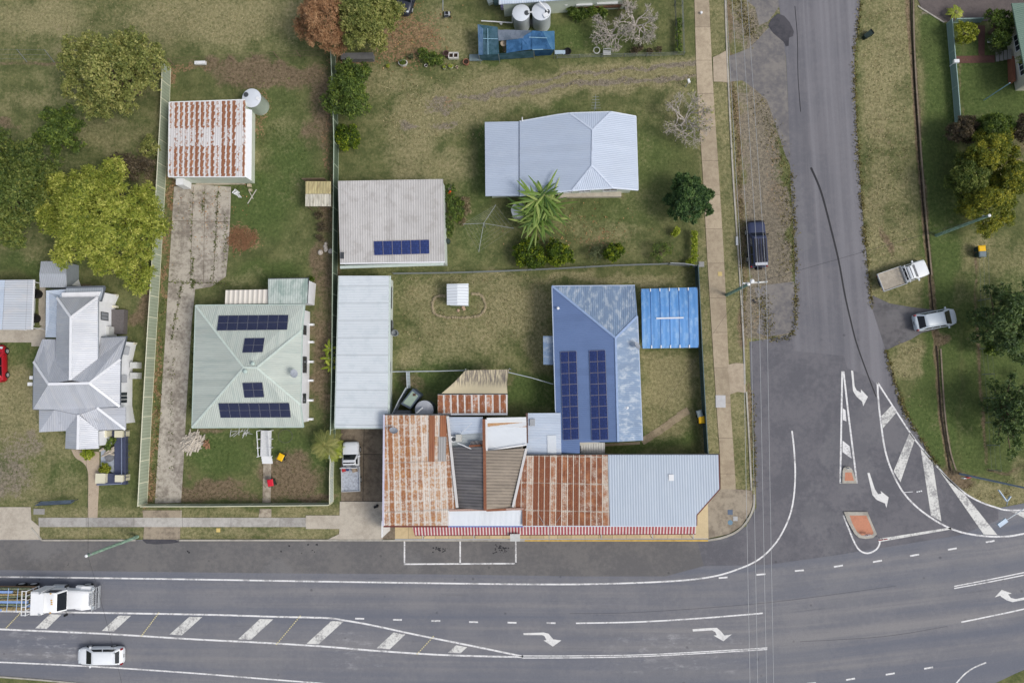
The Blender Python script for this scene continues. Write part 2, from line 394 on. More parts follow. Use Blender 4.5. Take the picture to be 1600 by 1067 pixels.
# thick green grass
area('lush', 1440, -100, 1500, 730, .85, 16); area('lush', 1500, 60, 1640, 200, .95, 14); area('lush', 1500, 420, 1640, 740, .75, 20); blob('lush', 1440, 640, 26, 70, .8); blob('lush', 1435, 490, 20, 10, .6)
for c in ((400, 320, 60, 60, .9), (450, 240, 40, 50, .8), (430, 170, 40, 30, .5), (420, 420, 50, 26, .8), (500, 290, 16, 30, .4), (440, 700, 60, 30, .8), (340, 710, 50, 40, .95), (390, 690, 30, 26, .7), (500, 700, 30, 40, .8),
          (1020, 250, 50, 60, .6), (960, 340, 70, 30, .6), (740, 330, 30, 70, .6), (760, 250, 14, 70, .9), (900, 60, 110, 30, .7), (740, 96, 110, 8, .6), (650, 100, 60, 10, .5), (850, 170, 90, 12, .5), (1050, 270, 40, 60, .6),
          (690, 580, 60, 40, .8), (640, 610, 20, 24, .8), (830, 610, 50, 26, .95), (1030, 690, 60, 16, .8), (1060, 640, 20, 30, .5), (950, 700, 60, 10, .8), (60, 415, 80, 16, .8), (110, 300, 80, 90, .5), (110, 710, 26, 20, .85), (90, 745, 34, 20, .8),
          (200, 750, 40, 20, .5), (60, 560, 10, 40, .8), (25, 545, 20, 20, .6), (200, 190, 30, 20, .5), (130, 200, 60, 40, .5), (500, 620, 14, 60, .6), (575, 630, 20, 20, .2), (450, 60, 50, 30, .4), (1480, 230, 24, 160, .6), (1147, 90, 10, 60, .3)): blob('lush', *c)
area('lush', 50, 822, 530, 830, .7, 6, .2); area('lush', 50, 795, 180, 806, .5, 6, .2)
def ground_mat():
    t = NT('grass_ground', .95, .1); p = t.pos()
    A = t.n('ShaderNodeAttribute', attribute_name='cover').outputs['Color']; sc = t.n('ShaderNodeSeparateColor', {0: A})
    dry, dirt, grav = sc.outputs[0], sc.outputs[1], sc.outputs[2]
    B = t.n('ShaderNodeAttribute', attribute_name='growth').outputs['Color']; sc2 = t.n('ShaderNodeSeparateColor', {0: B}); litter, lush = sc2.outputs[0], sc2.outputs[1]
    n0 = t.noise(p, .16, 5, .6); n1 = t.noise(p, .7, 7, .65); n2 = t.noise(p, 3.2, 6, .7); n3 = t.noise(p, 13.0, 4, .7); n4 = t.noise(t.scale(p, (1, .5, 1)), 5.0, 3, .7)
    def m(x, k1=1.0, k2=.5, w=.22):
        y = t.math('ADD', t.math('ADD', x, t.math('MULTIPLY', t.math('SUBTRACT', n0, .5), 1.2)), t.math('ADD', t.math('MULTIPLY', t.math('SUBTRACT', n1, .5), k1), t.math('MULTIPLY', t.math('SUBTRACT', n2, .5), k2)))
        return t.step(y, .5 - w, .5 + w)
    g = t.mix(t.step(t.math('ADD', n1, t.math('MULTIPLY', t.math('SUBTRACT', n2, .5), .7)), .3, .7), S(86, 95, 59), S(118, 120, 80))
    g = t.mix(t.math('MULTIPLY', m(lush, .8, .5, .45), .85), g, t.mix(t.step(n2, .3, .7), S(68, 86, 46), S(96, 113, 64)))
    d = t.mix(t.step(t.math('ADD', n2, t.math('MULTIPLY', t.math('SUBTRACT', n3, .5), .8)), .3, .7), S(122, 118, 84), S(164, 155, 119))
    g = t.mix(t.math('MULTIPLY', m(dry, 1.0, .8, .45), .85), g, d)
    gv = t.mix(t.step(t.math('ADD', n2, t.math('MULTIPLY', t.math('SUBTRACT', n3, .5), .9)), .35, .65), S(106, 99, 92), S(148, 138, 122))
    g = t.mix(t.math('MULTIPLY', m(grav, 1.1, 1.2, .2), .9), g, gv)
    so = t.mix(t.step(t.math('ADD', n2, t.math('MULTIPLY', t.math('SUBTRACT', n3, .5), .7)), .35, .65), S(96, 82, 66), S(140, 122, 102))
    g = t.mix(t.math('MULTIPLY', m(dirt, .95, .7, .34), .88), g, so)
    vo = t.n('ShaderNodeTexVoronoi', {'Vector': p, 'Scale': 7.0}); vr = t.sep(vo.outputs['Color'])[0]
    lt = t.mix(t.step(vr, .3, .8), S(106, 86, 66), S(154, 126, 98))
    g = t.mix(t.math('MULTIPLY', t.step(t.math('ADD', litter, t.math('ADD', t.math('MULTIPLY', t.math('SUBTRACT', n2, .5), 1.1), t.math('MULTIPLY', t.math('SUBTRACT', vr, .5), .7))), .42, .62), .85), g, lt)
    k = t.math('MULTIPLY', t.rng(n3, .25, .75, .76, 1.26), t.math('MULTIPLY', t.rng(n0, .3, .7, .9, 1.1), t.rng(n4, .3, .7, .86, 1.14)))
    t.color(t.mix(1.0, g, t.vec(k, k, k), 'MULTIPLY')); t.bump(t.math('ADD', n3, n2), .12, .7)
    return t.m
def ground():
    nx, ny = GX.shape; me = bpy.data.meshes.new('ground'); o = _finish('ground', me, ground_mat(), None); tag(o, kind='structure')
    idx = np.arange(nx * ny).reshape(nx, ny)
    F = np.stack([idx[:-1, :-1], idx[1:, :-1], idx[1:, 1:], idx[:-1, 1:]], -1).reshape(-1, 4)
    # the open drain beside the street is a real groove in the sheet
    best = np.full(GX.size, 1e9); dp = [(1420, -60), (1424, 60), (1438, 270), (1452, 420), (1465, 560), (1471, 650), (1486, 738)]
    for (ax, ay), (bx, by) in zip(dp[:-1], dp[1:]):
        dx, dy = bx - ax, by - ay; t = np.clip(((PU - ax) * dx + (PV - ay) * dy) / (dx * dx + dy * dy), 0, 1)
        best = np.minimum(best, np.hypot(PU - ax - t * dx, PV - ay - t * dy))
    Z = -.2 * np.clip(1.25 - best / 4.2, 0, 1) * _near
    V = np.stack([GX.ravel(), GY.ravel(), Z], 1).astype(np.float32)
    me.vertices.add(len(V)); me.vertices.foreach_set('co', V.ravel()); n = len(F)
    me.loops.add(n * 4); me.loops.foreach_set('vertex_index', F.ravel().astype(np.int32))
    me.polygons.add(n); me.polygons.foreach_set('loop_start', np.arange(0, n * 4, 4, dtype=np.int32))
    one = np.ones(GX.size, np.float32)
    for nm, ch in (('cover', ('dry', 'dirt', 'gravel')), ('growth', ('litter', 'lush', None))):
        a = me.attributes.new(nm, 'FLOAT_COLOR', 'POINT')
        a.data.foreach_set('color', np.stack([CH[c] if c else one * 0 for c in ch] + [one], 1).astype(np.float32).ravel())
    me.polygons.foreach_set('use_smooth', np.ones(n, bool)); me.update(calc_edges=True)
ground()

# ------------------------------------------------------------ roads
def asphalt_mat(name, c, c2, along=False, street=False):
    t = NT(name, .85, .25); p = t.pos()
    n1 = t.noise(p, .25, 5, .6); n2 = t.noise(p, 2.0, 6, .65); n3 = t.noise(p, 20, 3, .7)
    col = t.mix(t.step(t.math('ADD', n1, t.math('MULTIPLY', t.math('SUBTRACT', n2, .5), .5)), .36, .64), c, c2)
    if street:                                         # lighter wheel tracks polished along the street
        x_, y_, _ = t.sep(p); xx = t.math('ADD', x_, t.math('MULTIPLY', y_, .035))
        b = t.noise(t.vec(t.math('MULTIPLY', xx, .55), t.math('MULTIPLY', y_, .012)), 1.0, 4, .6); s2 = t.noise(t.vec(t.math('MULTIPLY', xx, 2.6), t.math('MULTIPLY', y_, .06)), 1.0, 5, .65)
        col = t.mix(t.math('MULTIPLY', t.step(b, .42, .66), .7), col, S(134, 133, 138)); col = t.mix(t.math('MULTIPLY', t.step(b, .46, .30), .5), col, S(94, 94, 100)); col = t.mix(t.math('MULTIPLY', t.step(s2, .54, .72), .35), col, S(140, 139, 142))
    if along:
        u, v, _ = t.sep(t.uv())
        b = t.noise(t.vec(t.math('MULTIPLY', u, .02), t.math('MULTIPLY', v, 1.0)), .36, 5, .6)
        s2 = t.noise(t.vec(t.math('MULTIPLY', u, .12), t.math('MULTIPLY', v, 3.0)), 1.0, 6, .7)
        col = t.mix(t.math('MULTIPLY', t.step(b, .42, .60), .85), col, S(104, 108, 119)); col = t.mix(t.math('MULTIPLY', t.step(b, .46, .33), .7), col, S(140, 138, 138))
        col = t.mix(t.math('MULTIPLY', t.step(s2, .60, .78), .30), col, S(160, 162, 168))
        col = t.mix(t.math('MULTIPLY', t.step(s2, .42, .28), .35), col, S(84, 86, 92))
        # chalky spillage worn into the wheel tracks of the near lane
        wv = t.math('MULTIPLY', t.step(v, along[0], along[0] + .7), t.step(v, along[1], along[1] - .7))
        w2 = t.noise(t.vec(t.math('MULTIPLY', u, .5), t.math('MULTIPLY', v, 1.4)), 1.0, 8, .75)
        col = t.mix(t.math('MULTIPLY', t.math('MULTIPLY', t.step(w2, .50, .70), t.step(t.noise(t.vec(u, 4.0), .06, 2), .5, .6)), t.math('MULTIPLY', wv, .6)), col, S(186, 186, 188))
    vd = t.n('ShaderNodeTexVoronoi', {'Vector': p, 'Scale': .55}); dot = t.math('MULTIPLY', t.step(vd.outputs['Distance'], .10, .05), t.step(t.sep(vd.outputs['Color'])[0], .55, .7)); col = t.mix(t.math('MULTIPLY', dot, .5), col, S(72, 72, 76))
    ps = t.noise(p, .09, 3, .5); col = t.mix(t.math('MULTIPLY', t.step(t.math('ADD', ps, t.math('MULTIPLY', t.math('SUBTRACT', n2, .5), .12)), .56, .60), .22), col, S(128, 128, 130))
    g = t.rng(n3, .28, .72, .80, 1.22); col = t.mix(1.0, col, t.vec(g, g, g), 'MULTIPLY')
    t.color(col); t.bump(n3, .01, .5); return t.m
def flat(name, pts, z, m, parent=None, kind=None, label=None):
    q = [at(u, v, z) for u, v in pts]; b = MB()
    if sum(a.x * c.y - c.x * a.y for a, c in zip(q, q[1:] + q[:1])) < 0: q = q[::-1]
    b.add(q, [list(range(len(q)))]); o = b.build(name, m, parent)
    if kind: o['kind'] = kind
    return o
def resample(pts, n):
    q = [Vector(p) for p in pts]; L = [0]
    for a, b in zip(q[:-1], q[1:]): L.append(L[-1] + (b - a).length)
    out = []
    for i in range(n):
        s = L[-1] * i / (n - 1); k = max(j for j in range(len(q) - 1) if L[j] <= s + 1e-9); f = (s - L[k]) / max(L[k + 1] - L[k], 1e-9)
        out.append(q[k].lerp(q[k + 1], min(f, 1)))
    return out
def smooth_line(pts, n=6):
    P = [Vector((p[0], p[1])) for p in pts]; out = []
    for i in range(len(P) - 1):
        p0, p1, p2, p3 = P[max(i - 1, 0)], P[i], P[i + 1], P[min(i + 2, len(P) - 1)]
        for k in range(n):
            t = k / n
            out.append(.5 * (2 * p1 + (p2 - p0) * t + (2 * p0 - 5 * p1 + 4 * p2 - p3) * t * t + (3 * p1 - p0 - 3 * p2 + p3) * t ** 3))
    return [tuple(p) for p in out + [P[-1]]]
def sheet(name, left, right, z, m, n=40, k=1, thick=0.0, parent=None):
    """strip between two edges; UV u = metres along, v = metres across"""
    a = resample([at(u, v, z).to_tuple() for u, v in left], n); c = resample([at(u, v, z).to_tuple() for u, v in right], n)
    b = MB(); vs = []; fs = []; uvs = []; s = 0
    for i in range(n):
        if i: s += ((a[i] + c[i]) / 2 - (a[i - 1] + c[i - 1]) / 2).length
        for j in range(k + 1):
            vs.append(a[i].lerp(c[i], j / k)); uvs.append((s, (c[i] - a[i]).length * j / k))
    for i in range(n - 1):
        for j in range(k):
            q = i * (k + 1) + j; fs.append((q, q + 1, q + k + 2, q + k + 1))
    nrm = (Vector(vs[fs[0][1]]) - Vector(vs[fs[0][0]])).cross(Vector(vs[fs[0][3]]) - Vector(vs[fs[0][0]]))
    if nrm.z < 0: fs = [f[::-1] for f in fs]
    b.add(vs, fs, [[uvs[q] for q in f] for f in fs])
    if thick:
        for edge in (a, c):
            for p, q in zip(edge[:-1], edge[1:]):
                b.add([p, q, q - Vector((0, 0, thick)), p - Vector((0, 0, thick))], [(0, 1, 2, 3)], [[(0, 0)] * 4])
        for i in (0, n - 1):
            b.add([a[i], c[i], c[i] - Vector((0, 0, thick)), a[i] - Vector((0, 0, thick))], [(0, 1, 2, 3)], [[(0, 0)] * 4])
    o = b.build(name, m, parent)
    if parent is None: o['kind'] = 'structure'
    return o
UP = [(-300, 843), (0, 843), (530, 843), (1105, 843), (1180, 836), (1250, 830), (1400, 812), (1500, 800), (1600, 786), (1900, 720)]
LO = [(-300, 1046), (0, 1057), (120, 1066), (300, 1084), (700, 1110), (1000, 1112), (1300, 1100), (1470, 1084), (1560, 1066), (1600, 1046), (1900, 930)]
MAIN = sheet('main_road', smooth_line(UP), smooth_line(LO), .012, asphalt_mat('asphalt_highway', S(116, 117, 123), S(125, 125, 129), along=(9.0, 13.6)), 120, 8)
SIDE_L = [(1212, -120), (1216, 0), (1228, 90), (1233, 200), (1236, 300), (1241, 380), (1243, 470), (1237, 522), (1200, 530), (1171, 534), (1173, 600), (1178, 680), (1182, 760), (1182, 792), (1166, 822), (1130, 838), (1105, 844)]
SIDE_R = [(1380, -120), (1345, -10), (1342, 30), (1335, 90), (1337, 170), (1343, 270), (1349, 350), (1356, 420), (1362, 480), (1384, 548), (1397, 592), (1413, 640), (1437, 682), (1465, 728), (1499, 764), (1530, 786), (1562, 796), (1620, 800)]
_side = SIDE_L + [(1105, 880), (1620, 850)] + SIDE_R[::-1]
SIDE = flat('side_road', _side, .008, asphalt_mat('asphalt_street', S(106, 106, 112), S(114, 113, 118), street=True), None, 'structure')
flat('driveway', [(1352, 470), (1364, 462), (1390, 474), (1425, 480), (1458, 484), (1470, 500), (1462, 515), (1440, 520), (1424, 530), (1400, 540), (1383, 548), (1370, 520)], .005, asphalt_mat('asphalt_crossing', S(88, 87, 90), S(106, 104, 106)), None, 'structure')
OLDASPH = asphalt_mat('asphalt_old', S(106, 104, 106), S(130, 126, 122))
flat('driveway', [(1139, 88), (1150, 84), (1170, 76), (1186, 60), (1200, 44), (1214, 40), (1226, 60), (1233, 200), (1236, 262), (1226, 240), (1210, 190), (1198, 156), (1180, 140), (1160, 126), (1140, 128)], .005, OLDASPH, None, 'structure')
flat('driveway', [(1150, -60), (1160, -4), (1180, 12), (1186, 40), (1200, 34), (1218, 10), (1214, -60)], .004, OLDASPH, None, 'structure')
flat('driveway', [(1178, 450), (1200, 445), (1241, 440), (1243, 480), (1237, 520), (1200, 526), (1182, 520), (1190, 490)], .004, OLDASPH, None, 'structure')
DARKPATCH = asphalt_mat('asphalt_patch_dark', S(62, 62, 68), S(80, 79, 84))
flat('asphalt_patch', pl(1200, 0, 3.9525, [(0, 160), (20, 120), (60, 85), (100, 100), (135, 140), (160, 195), (155, 225), (130, 235), (128, 285), (110, 290), (98, 262), (60, 230), (30, 205)]), .014, DARKPATCH, SIDE)
flat('asphalt_patch', [(1171, 534), (1205, 531), (1237, 523), (1240, 548), (1318, 556), (1324, 575), (1360, 590), (1400, 640), (1440, 695), (1480, 744), (1520, 780), (1560, 797), (1560, 812), (1500, 836), (1400, 852), (1300, 868), (1200, 882), (1100, 884), (1090, 846), (1130, 838), (1166, 822), (1182, 792), (1178, 680), (1174, 600)], .0135, asphalt_mat('asphalt_new_seal', S(97, 97, 103), S(110, 109, 114)), SIDE)
flat('asphalt_patch', pl(0, 797, 3.9525, [(880, 185), (890, 150), (930, 155), (960, 170), (1010, 165), (1070, 175), (1110, 195), (1060, 205), (960, 210), (905, 205)]), .016, DARKPATCH, MAIN)
SHOULDER = flat('shoulder_seal', [(-200, 844), (1080, 844), (1100, 846), (1100, 884), (1040, 900), (900, 900), (700, 897), (400, 895), (0, 890), (-200, 888)], .0128, asphalt_mat('asphalt_shoulder', S(102, 101, 102), S(114, 112, 111)), MAIN)
TAR = plain('tar_seal', S(46, 46, 50), .6)
def ribbon(name, pts, wpx, z, m, parent, taper=None, sm=True):
    q = smooth_line(pts, 5) if sm and len(pts) > 2 else pts
    P = [at(u, v, z) for u, v in q]; b = MB(); vs = []
    for i, p in enumerate(P):
        t = (P[min(i + 1, len(P) - 1)] - P[max(i - 1, 0)]).normalized(); nn = Vector((-t.y, t.x, 0))
        hw = wpx / 30 * (taper[0] + (taper[1] - taper[0]) * i / (len(P) - 1) if taper else 1)
        vs += [p + nn * hw, p - nn * hw]
    b.add(vs, [(2 * i, 2 * i + 1, 2 * i + 3, 2 * i + 2) for i in range(len(P) - 1)]); return b.build(name, m, parent)
ribbon('tar_seal', [(1267, 262), (1283, 300), (1299, 360), (1311, 410), (1320, 460), (1329, 500), (1338, 535), (1352, 575), (1369, 620)], 3.6, .018, TAR, SIDE, (.9, .5))
for q in ([(1242, 10), (1246, 60), (1247, 120), (1251, 175)], ):
    ribbon('tar_seal', q, 1.0, .018, TAR, SIDE)
ribbon('road_seam', [(890, 958), (1000, 956), (1200, 941), (1400, 915)], .55, .018, plain('seam_bitumen', S(84, 84, 90), .8), MAIN); ribbon('road_seam', [(1250, 1002), (1380, 994), (1480, 978)], .55, .018, plain('seam_bitumen', 0), MAIN)
def stain(cx, cy, r, n, parent, seed):
    rr = random.Random(seed); b = MB()
    for k in range(n):
        p = at(cx + rr.gauss(0, r), cy + rr.gauss(0, r * .45), .0165 + k * .00002); s = rr.uniform(.04, .14)
        b.add([p + Vector((math.cos(a) * s * rr.uniform(.5, 1.2), math.sin(a) * s * rr.uniform(.4, 1), 0)) for a in [i * math.pi / 3.5 for i in range(7)]], [tuple(range(7))])
    b.build('oil_stain', TAR, parent)
stain(686, 858, 5, 22, MAIN, 1); stain(782, 858, 8, 34, MAIN, 2); stain(470, 856, 14, 8, MAIN, 3); stain(106, 882, 2, 2, MAIN, 4); stain(295, 862, 1.5, 3, MAIN, 5); stain(1180, 470, 4, 10, SIDE, 6)

# painted markings
def paint_mat(name, c, worn):
    t = NT(name, .7, .3); p = t.pos(); n = t.noise(p, 5, 7, .75); n2 = t.noise(p, .8, 3)
    t.color(t.mix(t.math('MULTIPLY', t.step(t.math('ADD', n, t.math('MULTIPLY', t.math('SUBTRACT', n2, .5), .7)), .44, .68), worn), c, S(126, 125, 128))); return t.m
PAINT = paint_mat('road_paint', S(228, 228, 228), .7); WORN = paint_mat('road_paint_worn', S(216, 216, 212), .8)
Z = .022
def line(pts, wpx=2.4, par=MAIN, m=PAINT, sm=True): return ribbon('lane_line', pts, wpx, Z, m, par, sm=sm)
line([(-250, 900), (0, 901), (250, 904), (500, 908), (700, 911), (850, 912.5), (950, 911.5), (1050, 907.5), (1110, 901), (1150, 890), (1185, 874), (1212, 848), (1230, 816), (1239, 785), (1242.5, 745), (1241, 705), (1237.5, 673)])
line([(-250, 948), (0, 954.5), (160, 957), (330, 960), (430, 963), (510, 965), (540, 969), (580, 976), (650, 991), (740, 1009), (817, 1025)], 2.6)
line([(-250, 970), (0, 982.5), (160, 989.5), (300, 998), (400, 1003), (500, 1009), (600, 1017), (700, 1023), (817, 1026)], 2.6)
line([(815, 1024), (900, 1024), (1000, 1022.4), (1100, 1017.5), (1199, 1011.5)], 1.5); line([(815, 1027.3), (900, 1027), (1000, 1025), (1100, 1020), (1199, 1014)], 1.5)
line([(-250, 1024), (0, 1034), (150, 1041), (300, 1051), (400, 1059), (500, 1067), (640, 1080)], 2.2)
line([(900, 973.2), (1000, 971), (1100, 965), (1192, 957.5)], 2.2)
line([(1491, 915.5), (1600, 894), (1800, 850)], 1.6); line([(1491, 918.8), (1600, 898), (1800, 854)], 1.6); line([(1502, 971.5), (1600, 951), (1800, 905)], 2.0)
line([(1486, 1078), (1495, 1066), (1508, 1052), (1523, 1042), (1541, 1034.5)], 2.0)
for q in ([(632, 844), (632, 881)], [(719, 844), (719, 880.5)], [(806, 844), (806, 881)], [(631, 881), (807, 880)]): line(q, 2.3, sm=False)
DASH = [(562, 966), (621, 967.7), (681, 969.5), (740, 971.3), (800, 972.3), (861, 972.8), (1130, 902), (1189, 897), (1249, 891), (1310, 884), (1371, 876.4), (1429, 867), (1488, 857.3), (1547, 845.6), (1329, 1060.5), (1391, 1052.3), (1451, 1043), (1268, 1067)]
for u, v in DASH:
    s = 0 if u < 900 else (-.08 if u < 1300 else -.17); s = .02 if u < 900 else s
    line([(u - 7, v - 7 * s), (u + 7, v + 7 * s)], 2.4, sm=False)
def bar(name, pts, par=MAIN, m=WORN, z=Z): return flat(name, pts, z, m, par)
for q in ([(55, 981), (73, 982), (96, 959.5), (78, 959)], [(159, 985), (178, 986), (204.5, 961.5), (185.5, 961)], [(265, 990.6), (284, 992), (316, 963.5), (296, 963)], [(372, 998), (392, 999), (427, 967), (406, 966.5)],
          [(479, 1005), (497.5, 1006), (536.7, 970.6), (517.7, 969.6)], [(588.6, 1012), (609, 1013.7), (633.4, 990.6), (615, 987.5)], [(700, 1019), (719.5, 1020), (730, 1010.5), (712.6, 1007.3)]): bar('hatch_bar', q)
STUD = plain('road_stud', S(226, 214, 160), .5)
def studs(a, b, n):
    m = MB()
    for i in range(n):
        f = i / (n - 1); m.box(at(a[0] + (b[0] - a[0]) * f, a[1] + (b[1] - a[1]) * f, .03), (.1, .1, .03))
    m.build('road_studs', STUD, MAIN)
studs((10, 980), (31, 958), 11); studs((221, 993), (248, 957), 15); studs((432, 1006), (469, 962), 17); studs((652, 1021), (677, 994), 11)
line([(1316, 580), (1314.6, 660), (1313, 754)], 2.6, SIDE, sm=False); line([(1318, 580), (1326, 650), (1339, 754)], 2.6, SIDE, sm=False); line([(1312, 754), (1340, 754)], 1.6, SIDE, sm=False)
bar('hatch_bar', [(1317, 637.6), (1321, 640.6), (1322.5, 658), (1317, 656)], SIDE, PAINT); bar('hatch_bar', [(1316.5, 688), (1327.5, 697), (1330.5, 716), (1316.5, 706)], SIDE, PAINT)
line([(1371, 597), (1372.5, 625), (1376.5, 660), (1383, 703), (1395, 739), (1413, 771), (1440, 798), (1476, 821), (1510, 833), (1555, 838), (1600, 833.5), (1720, 806)], 2.6, SIDE)
line([(1371, 597), (1400, 642), (1430, 687), (1462, 726), (1490, 756), (1520, 778), (1555, 792), (1590, 797), (1720, 790)], 2.4, SIDE)
for q in ([(1393, 633.5), (1400.6, 644.5), (1379.5, 669), (1377, 650)], [(1421.5, 675), (1429.5, 686), (1407, 753), (1396.3, 736)], [(1438.3, 699), (1456.8, 719), (1471, 814), (1454.6, 805)], [(1465, 731), (1505, 769), (1558.5, 835.5), (1537, 834.5)], [(1580, 799), (1640, 800), (1640, 828)]): bar('hatch_bar', q, SIDE)
bar('holding_line', [(1375, 841), (1486, 823.5), (1487, 826.5), (1376, 846)], SIDE)
o1, o2, o3 = (1200, 530, 3.9525), (800, 797, 3.9525), (1200, 797, 3.9525)
for q, par in ((pl(*o1, [(513, 192), (526, 195), (535, 290), (548, 315), (575, 330), (573, 308), (617, 355), (588, 413), (582, 385), (545, 352), (525, 318)]), SIDE),
          (pl(*o1, [(614, 825), (627, 823), (660, 925), (680, 955), (700, 953), (695, 935), (745, 975), (732, 1040), (722, 1012), (670, 990), (645, 960)]), SIDE),
          (pl(*o2, [(70, 757), (195, 753), (225, 760), (255, 795), (305, 802), (252, 840), (195, 802), (213, 800), (200, 775), (185, 769), (72, 769)]), MAIN),
          (pl(*o2, [(1115, 733), (1225, 725), (1265, 724), (1290, 745), (1312, 772), (1357, 765), (1305, 807), (1245, 772), (1265, 770), (1255, 750), (1235, 740), (1117, 747)]), MAIN),
          (pl(*o3, [(1400, 537), (1443, 490), (1505, 512), (1483, 517), (1500, 540), (1530, 547), (1680, 515), (1680, 533), (1510, 566), (1475, 555), (1440, 533), (1435, 525)]), MAIN)):
    bar('turn_arrow', q, par, paint_mat('arrow_paint', S(224, 224, 222), .3) if 'ARW' not in globals() else ARW)

# traffic islands
BRICK = concrete_mat('red_paving', S(196, 138, 112), S(168, 112, 92), amt=.5); KERBC = concrete_mat('kerb_concrete', S(178, 174, 164), S(132, 128, 120))
def island(outer, inner, label):
    ro = at(*outer[0]); e = empty('traffic_island', (ro.x, ro.y, .008), label, 'traffic island')
    P = [at(u, v) for u, v in outer]; Q = [at(u, v) for u, v in inner]
    ar = sum(a.x * c.y - c.x * a.y for a, c in zip(P, P[1:] + P[:1]))
    if ar < 0: P = P[::-1]; Q = Q[::-1]
    MB().prism([(p.x, p.y) for p in P], .008, .15).build('kerb', KERBC, e)
    MB().prism([(p.x, p.y) for p in Q], .14, .158).build('paving', BRICK, e); return e
isl1 = island(pl(*o1, [(455, 888), (457, 815), (462, 795), (478, 784), (500, 786), (515, 800), (524, 820), (545, 888)]), pl(*o1, [(470, 872), (473, 820), (512, 820), (527, 872)]), 'small kerbed traffic island with brick paving inside the white painted wedge')
isl2 = island(pl(*o3, [(465, 8), (610, 8), (640, 80), (668, 145), (645, 168), (600, 174), (560, 168), (532, 145), (490, 70)]), pl(*o3, [(500, 30), (603, 30), (628, 85), (648, 138), (635, 153), (572, 152), (545, 130), (518, 80)]), 'larger kerbed traffic island with salmon brick paving at the street mouth')
line(pl(*o3, [(466, 30), (495, 105), (530, 190), (560, 240), (595, 262), (630, 262), (670, 240), (690, 205), (685, 180)]), 2.4, SIDE)
def little_sign(u, v, h, name, label, cat, c, wdt=.5, hh=.5, rz=0.0):
    p = at(u, v); e = empty(name, (p.x, p.y, .05), label, cat)
    MB().tube([(p.x, p.y, .05), (p.x, p.y, h)], .03).build('post', STEEL, e)
    MB().box((p.x + .04 * math.sin(rz), p.y - .04 * math.cos(rz), h - hh / 2), (wdt, .02, hh), rz).build('sign_face', c, e)
little_sign(1371, 838, 1.3, 'road_sign', 'red and white hazard board on a post at the tip of the larger traffic island', 'sign', plain('sign_red', S(186, 60, 66), .5), .9, .3, R(10))
little_sign(1351, 833, .9, 'keep_left_sign', 'low pale keep left sign standing on the salmon brick island', 'sign', WHITE, .6, .5, R(12))
little_sign(1322, 730, .8, 'road_sign', 'low white sign on the nose of the small brick island', 'sign', WHITE, .45, .5, R(4))

# paths, drives, kerbs
OLDCON = concrete_mat('driveway_concrete', S(176, 166, 150), S(124, 112, 100), amt=.85); PATHC = concrete_mat('footpath_concrete', S(178, 164, 142), S(142, 128, 110), 3.6, .55)
GREYC = concrete_mat('grey_footpath_concrete', S(178, 175, 170), S(138, 134, 128), 5.2, .6); PALEC = concrete_mat('apron_concrete', S(190, 182, 168), S(160, 150, 138), amt=.6); DARKC = concrete_mat('stained_concrete', S(132, 120, 104), S(92, 82, 72), amt=.8)
sheet('footpath', smooth_line([(1082, -60), (1085, 0), (1089, 130), (1098, 270), (1105, 400), (1113, 530), (1120, 640), (1125, 715), (1126, 768)]), smooth_line([(1105, -60), (1108, 0), (1114, 130), (1123, 270), (1131, 400), (1137, 530), (1142, 640), (1147, 715), (1150, 768)]), .05, PATHC, 60, 1, .05)
CORNER = concrete_mat('corner_concrete', S(160, 150, 134), S(118, 108, 96), amt=.8)
flat('footpath', [(1105, 764), (1150, 764), (1175, 766), (1177, 784), (1172, 800), (1158, 822), (1138, 834), (1106, 841)], .056, CORNER, None, 'structure')
for q in ([(1114, 90), (1125, 85), (1135, 79), (1139, 130), (1127, 128), (1115, 128)], [(1137, 570), (1150, 567), (1163, 568), (1166, 614), (1152, 612), (1141, 616)]): flat('driveway', q, .054, concrete_mat('crossover_concrete', S(180, 166, 146), S(150, 136, 118)), None, 'structure')
sheet('footpath', [(60, 808.5), (300, 808.5), (478, 808.5)], [(60, 823), (300, 823), (478, 823)], .05, GREYC, 30, 1, .05)
flat('footpath', [(478, 805), (531, 805), (531, 826), (478, 826)], .052, PALEC, None, 'structure')
flat('driveway', [(-150, 792), (48, 792), (49, 812), (62, 823), (62, 843), (-150, 843)], .054, PALEC, None, 'structure')
flat('driveway', pl(0, 797, 3.9525, [(880, 0), (890, 100), (885, 178), (1112, 180), (1115, 60), (1115, 0)]), .046, concrete_mat('crossing_concrete', S(162, 150, 132), S(116, 106, 94), amt=.8), None, 'structure')
flat('driveway', [(237, 797), (240, 808), (284, 808), (284, 797)], .044, OLDCON, None, 'structure')
flat('driveway', [(531, 783), (598, 783), (598, 842.5), (512, 842.5), (530, 834)], .054, PALEC, None, 'structure')
flat('driveway', [(533, 660), (612, 660), (606, 783), (533, 783)], .05, DARKC, None, 'structure')
for q in ([(569, 665), (567, 783)], [(533, 709), (606, 710)], [(531, 783), (600, 783)]): ribbon('expansion_joint', q, .9, .06, plain('joint_tar', S(56, 52, 48), .9), bpy.data.objects['driveway'], sm=False)
flat('driveway', [(272, 292), (300, 288), (361, 292), (360, 330), (357, 390), (353, 432), (330, 448), (305, 452), (300, 500), (296, 560), (291, 640), (287, 720), (283, 785), (242, 786), (246, 720), (252, 620), (258, 530), (263, 440), (268, 360)], .045, concrete_mat('old_drive_concrete', S(182, 175, 163), S(128, 120, 111), amt=.9), None, 'structure')
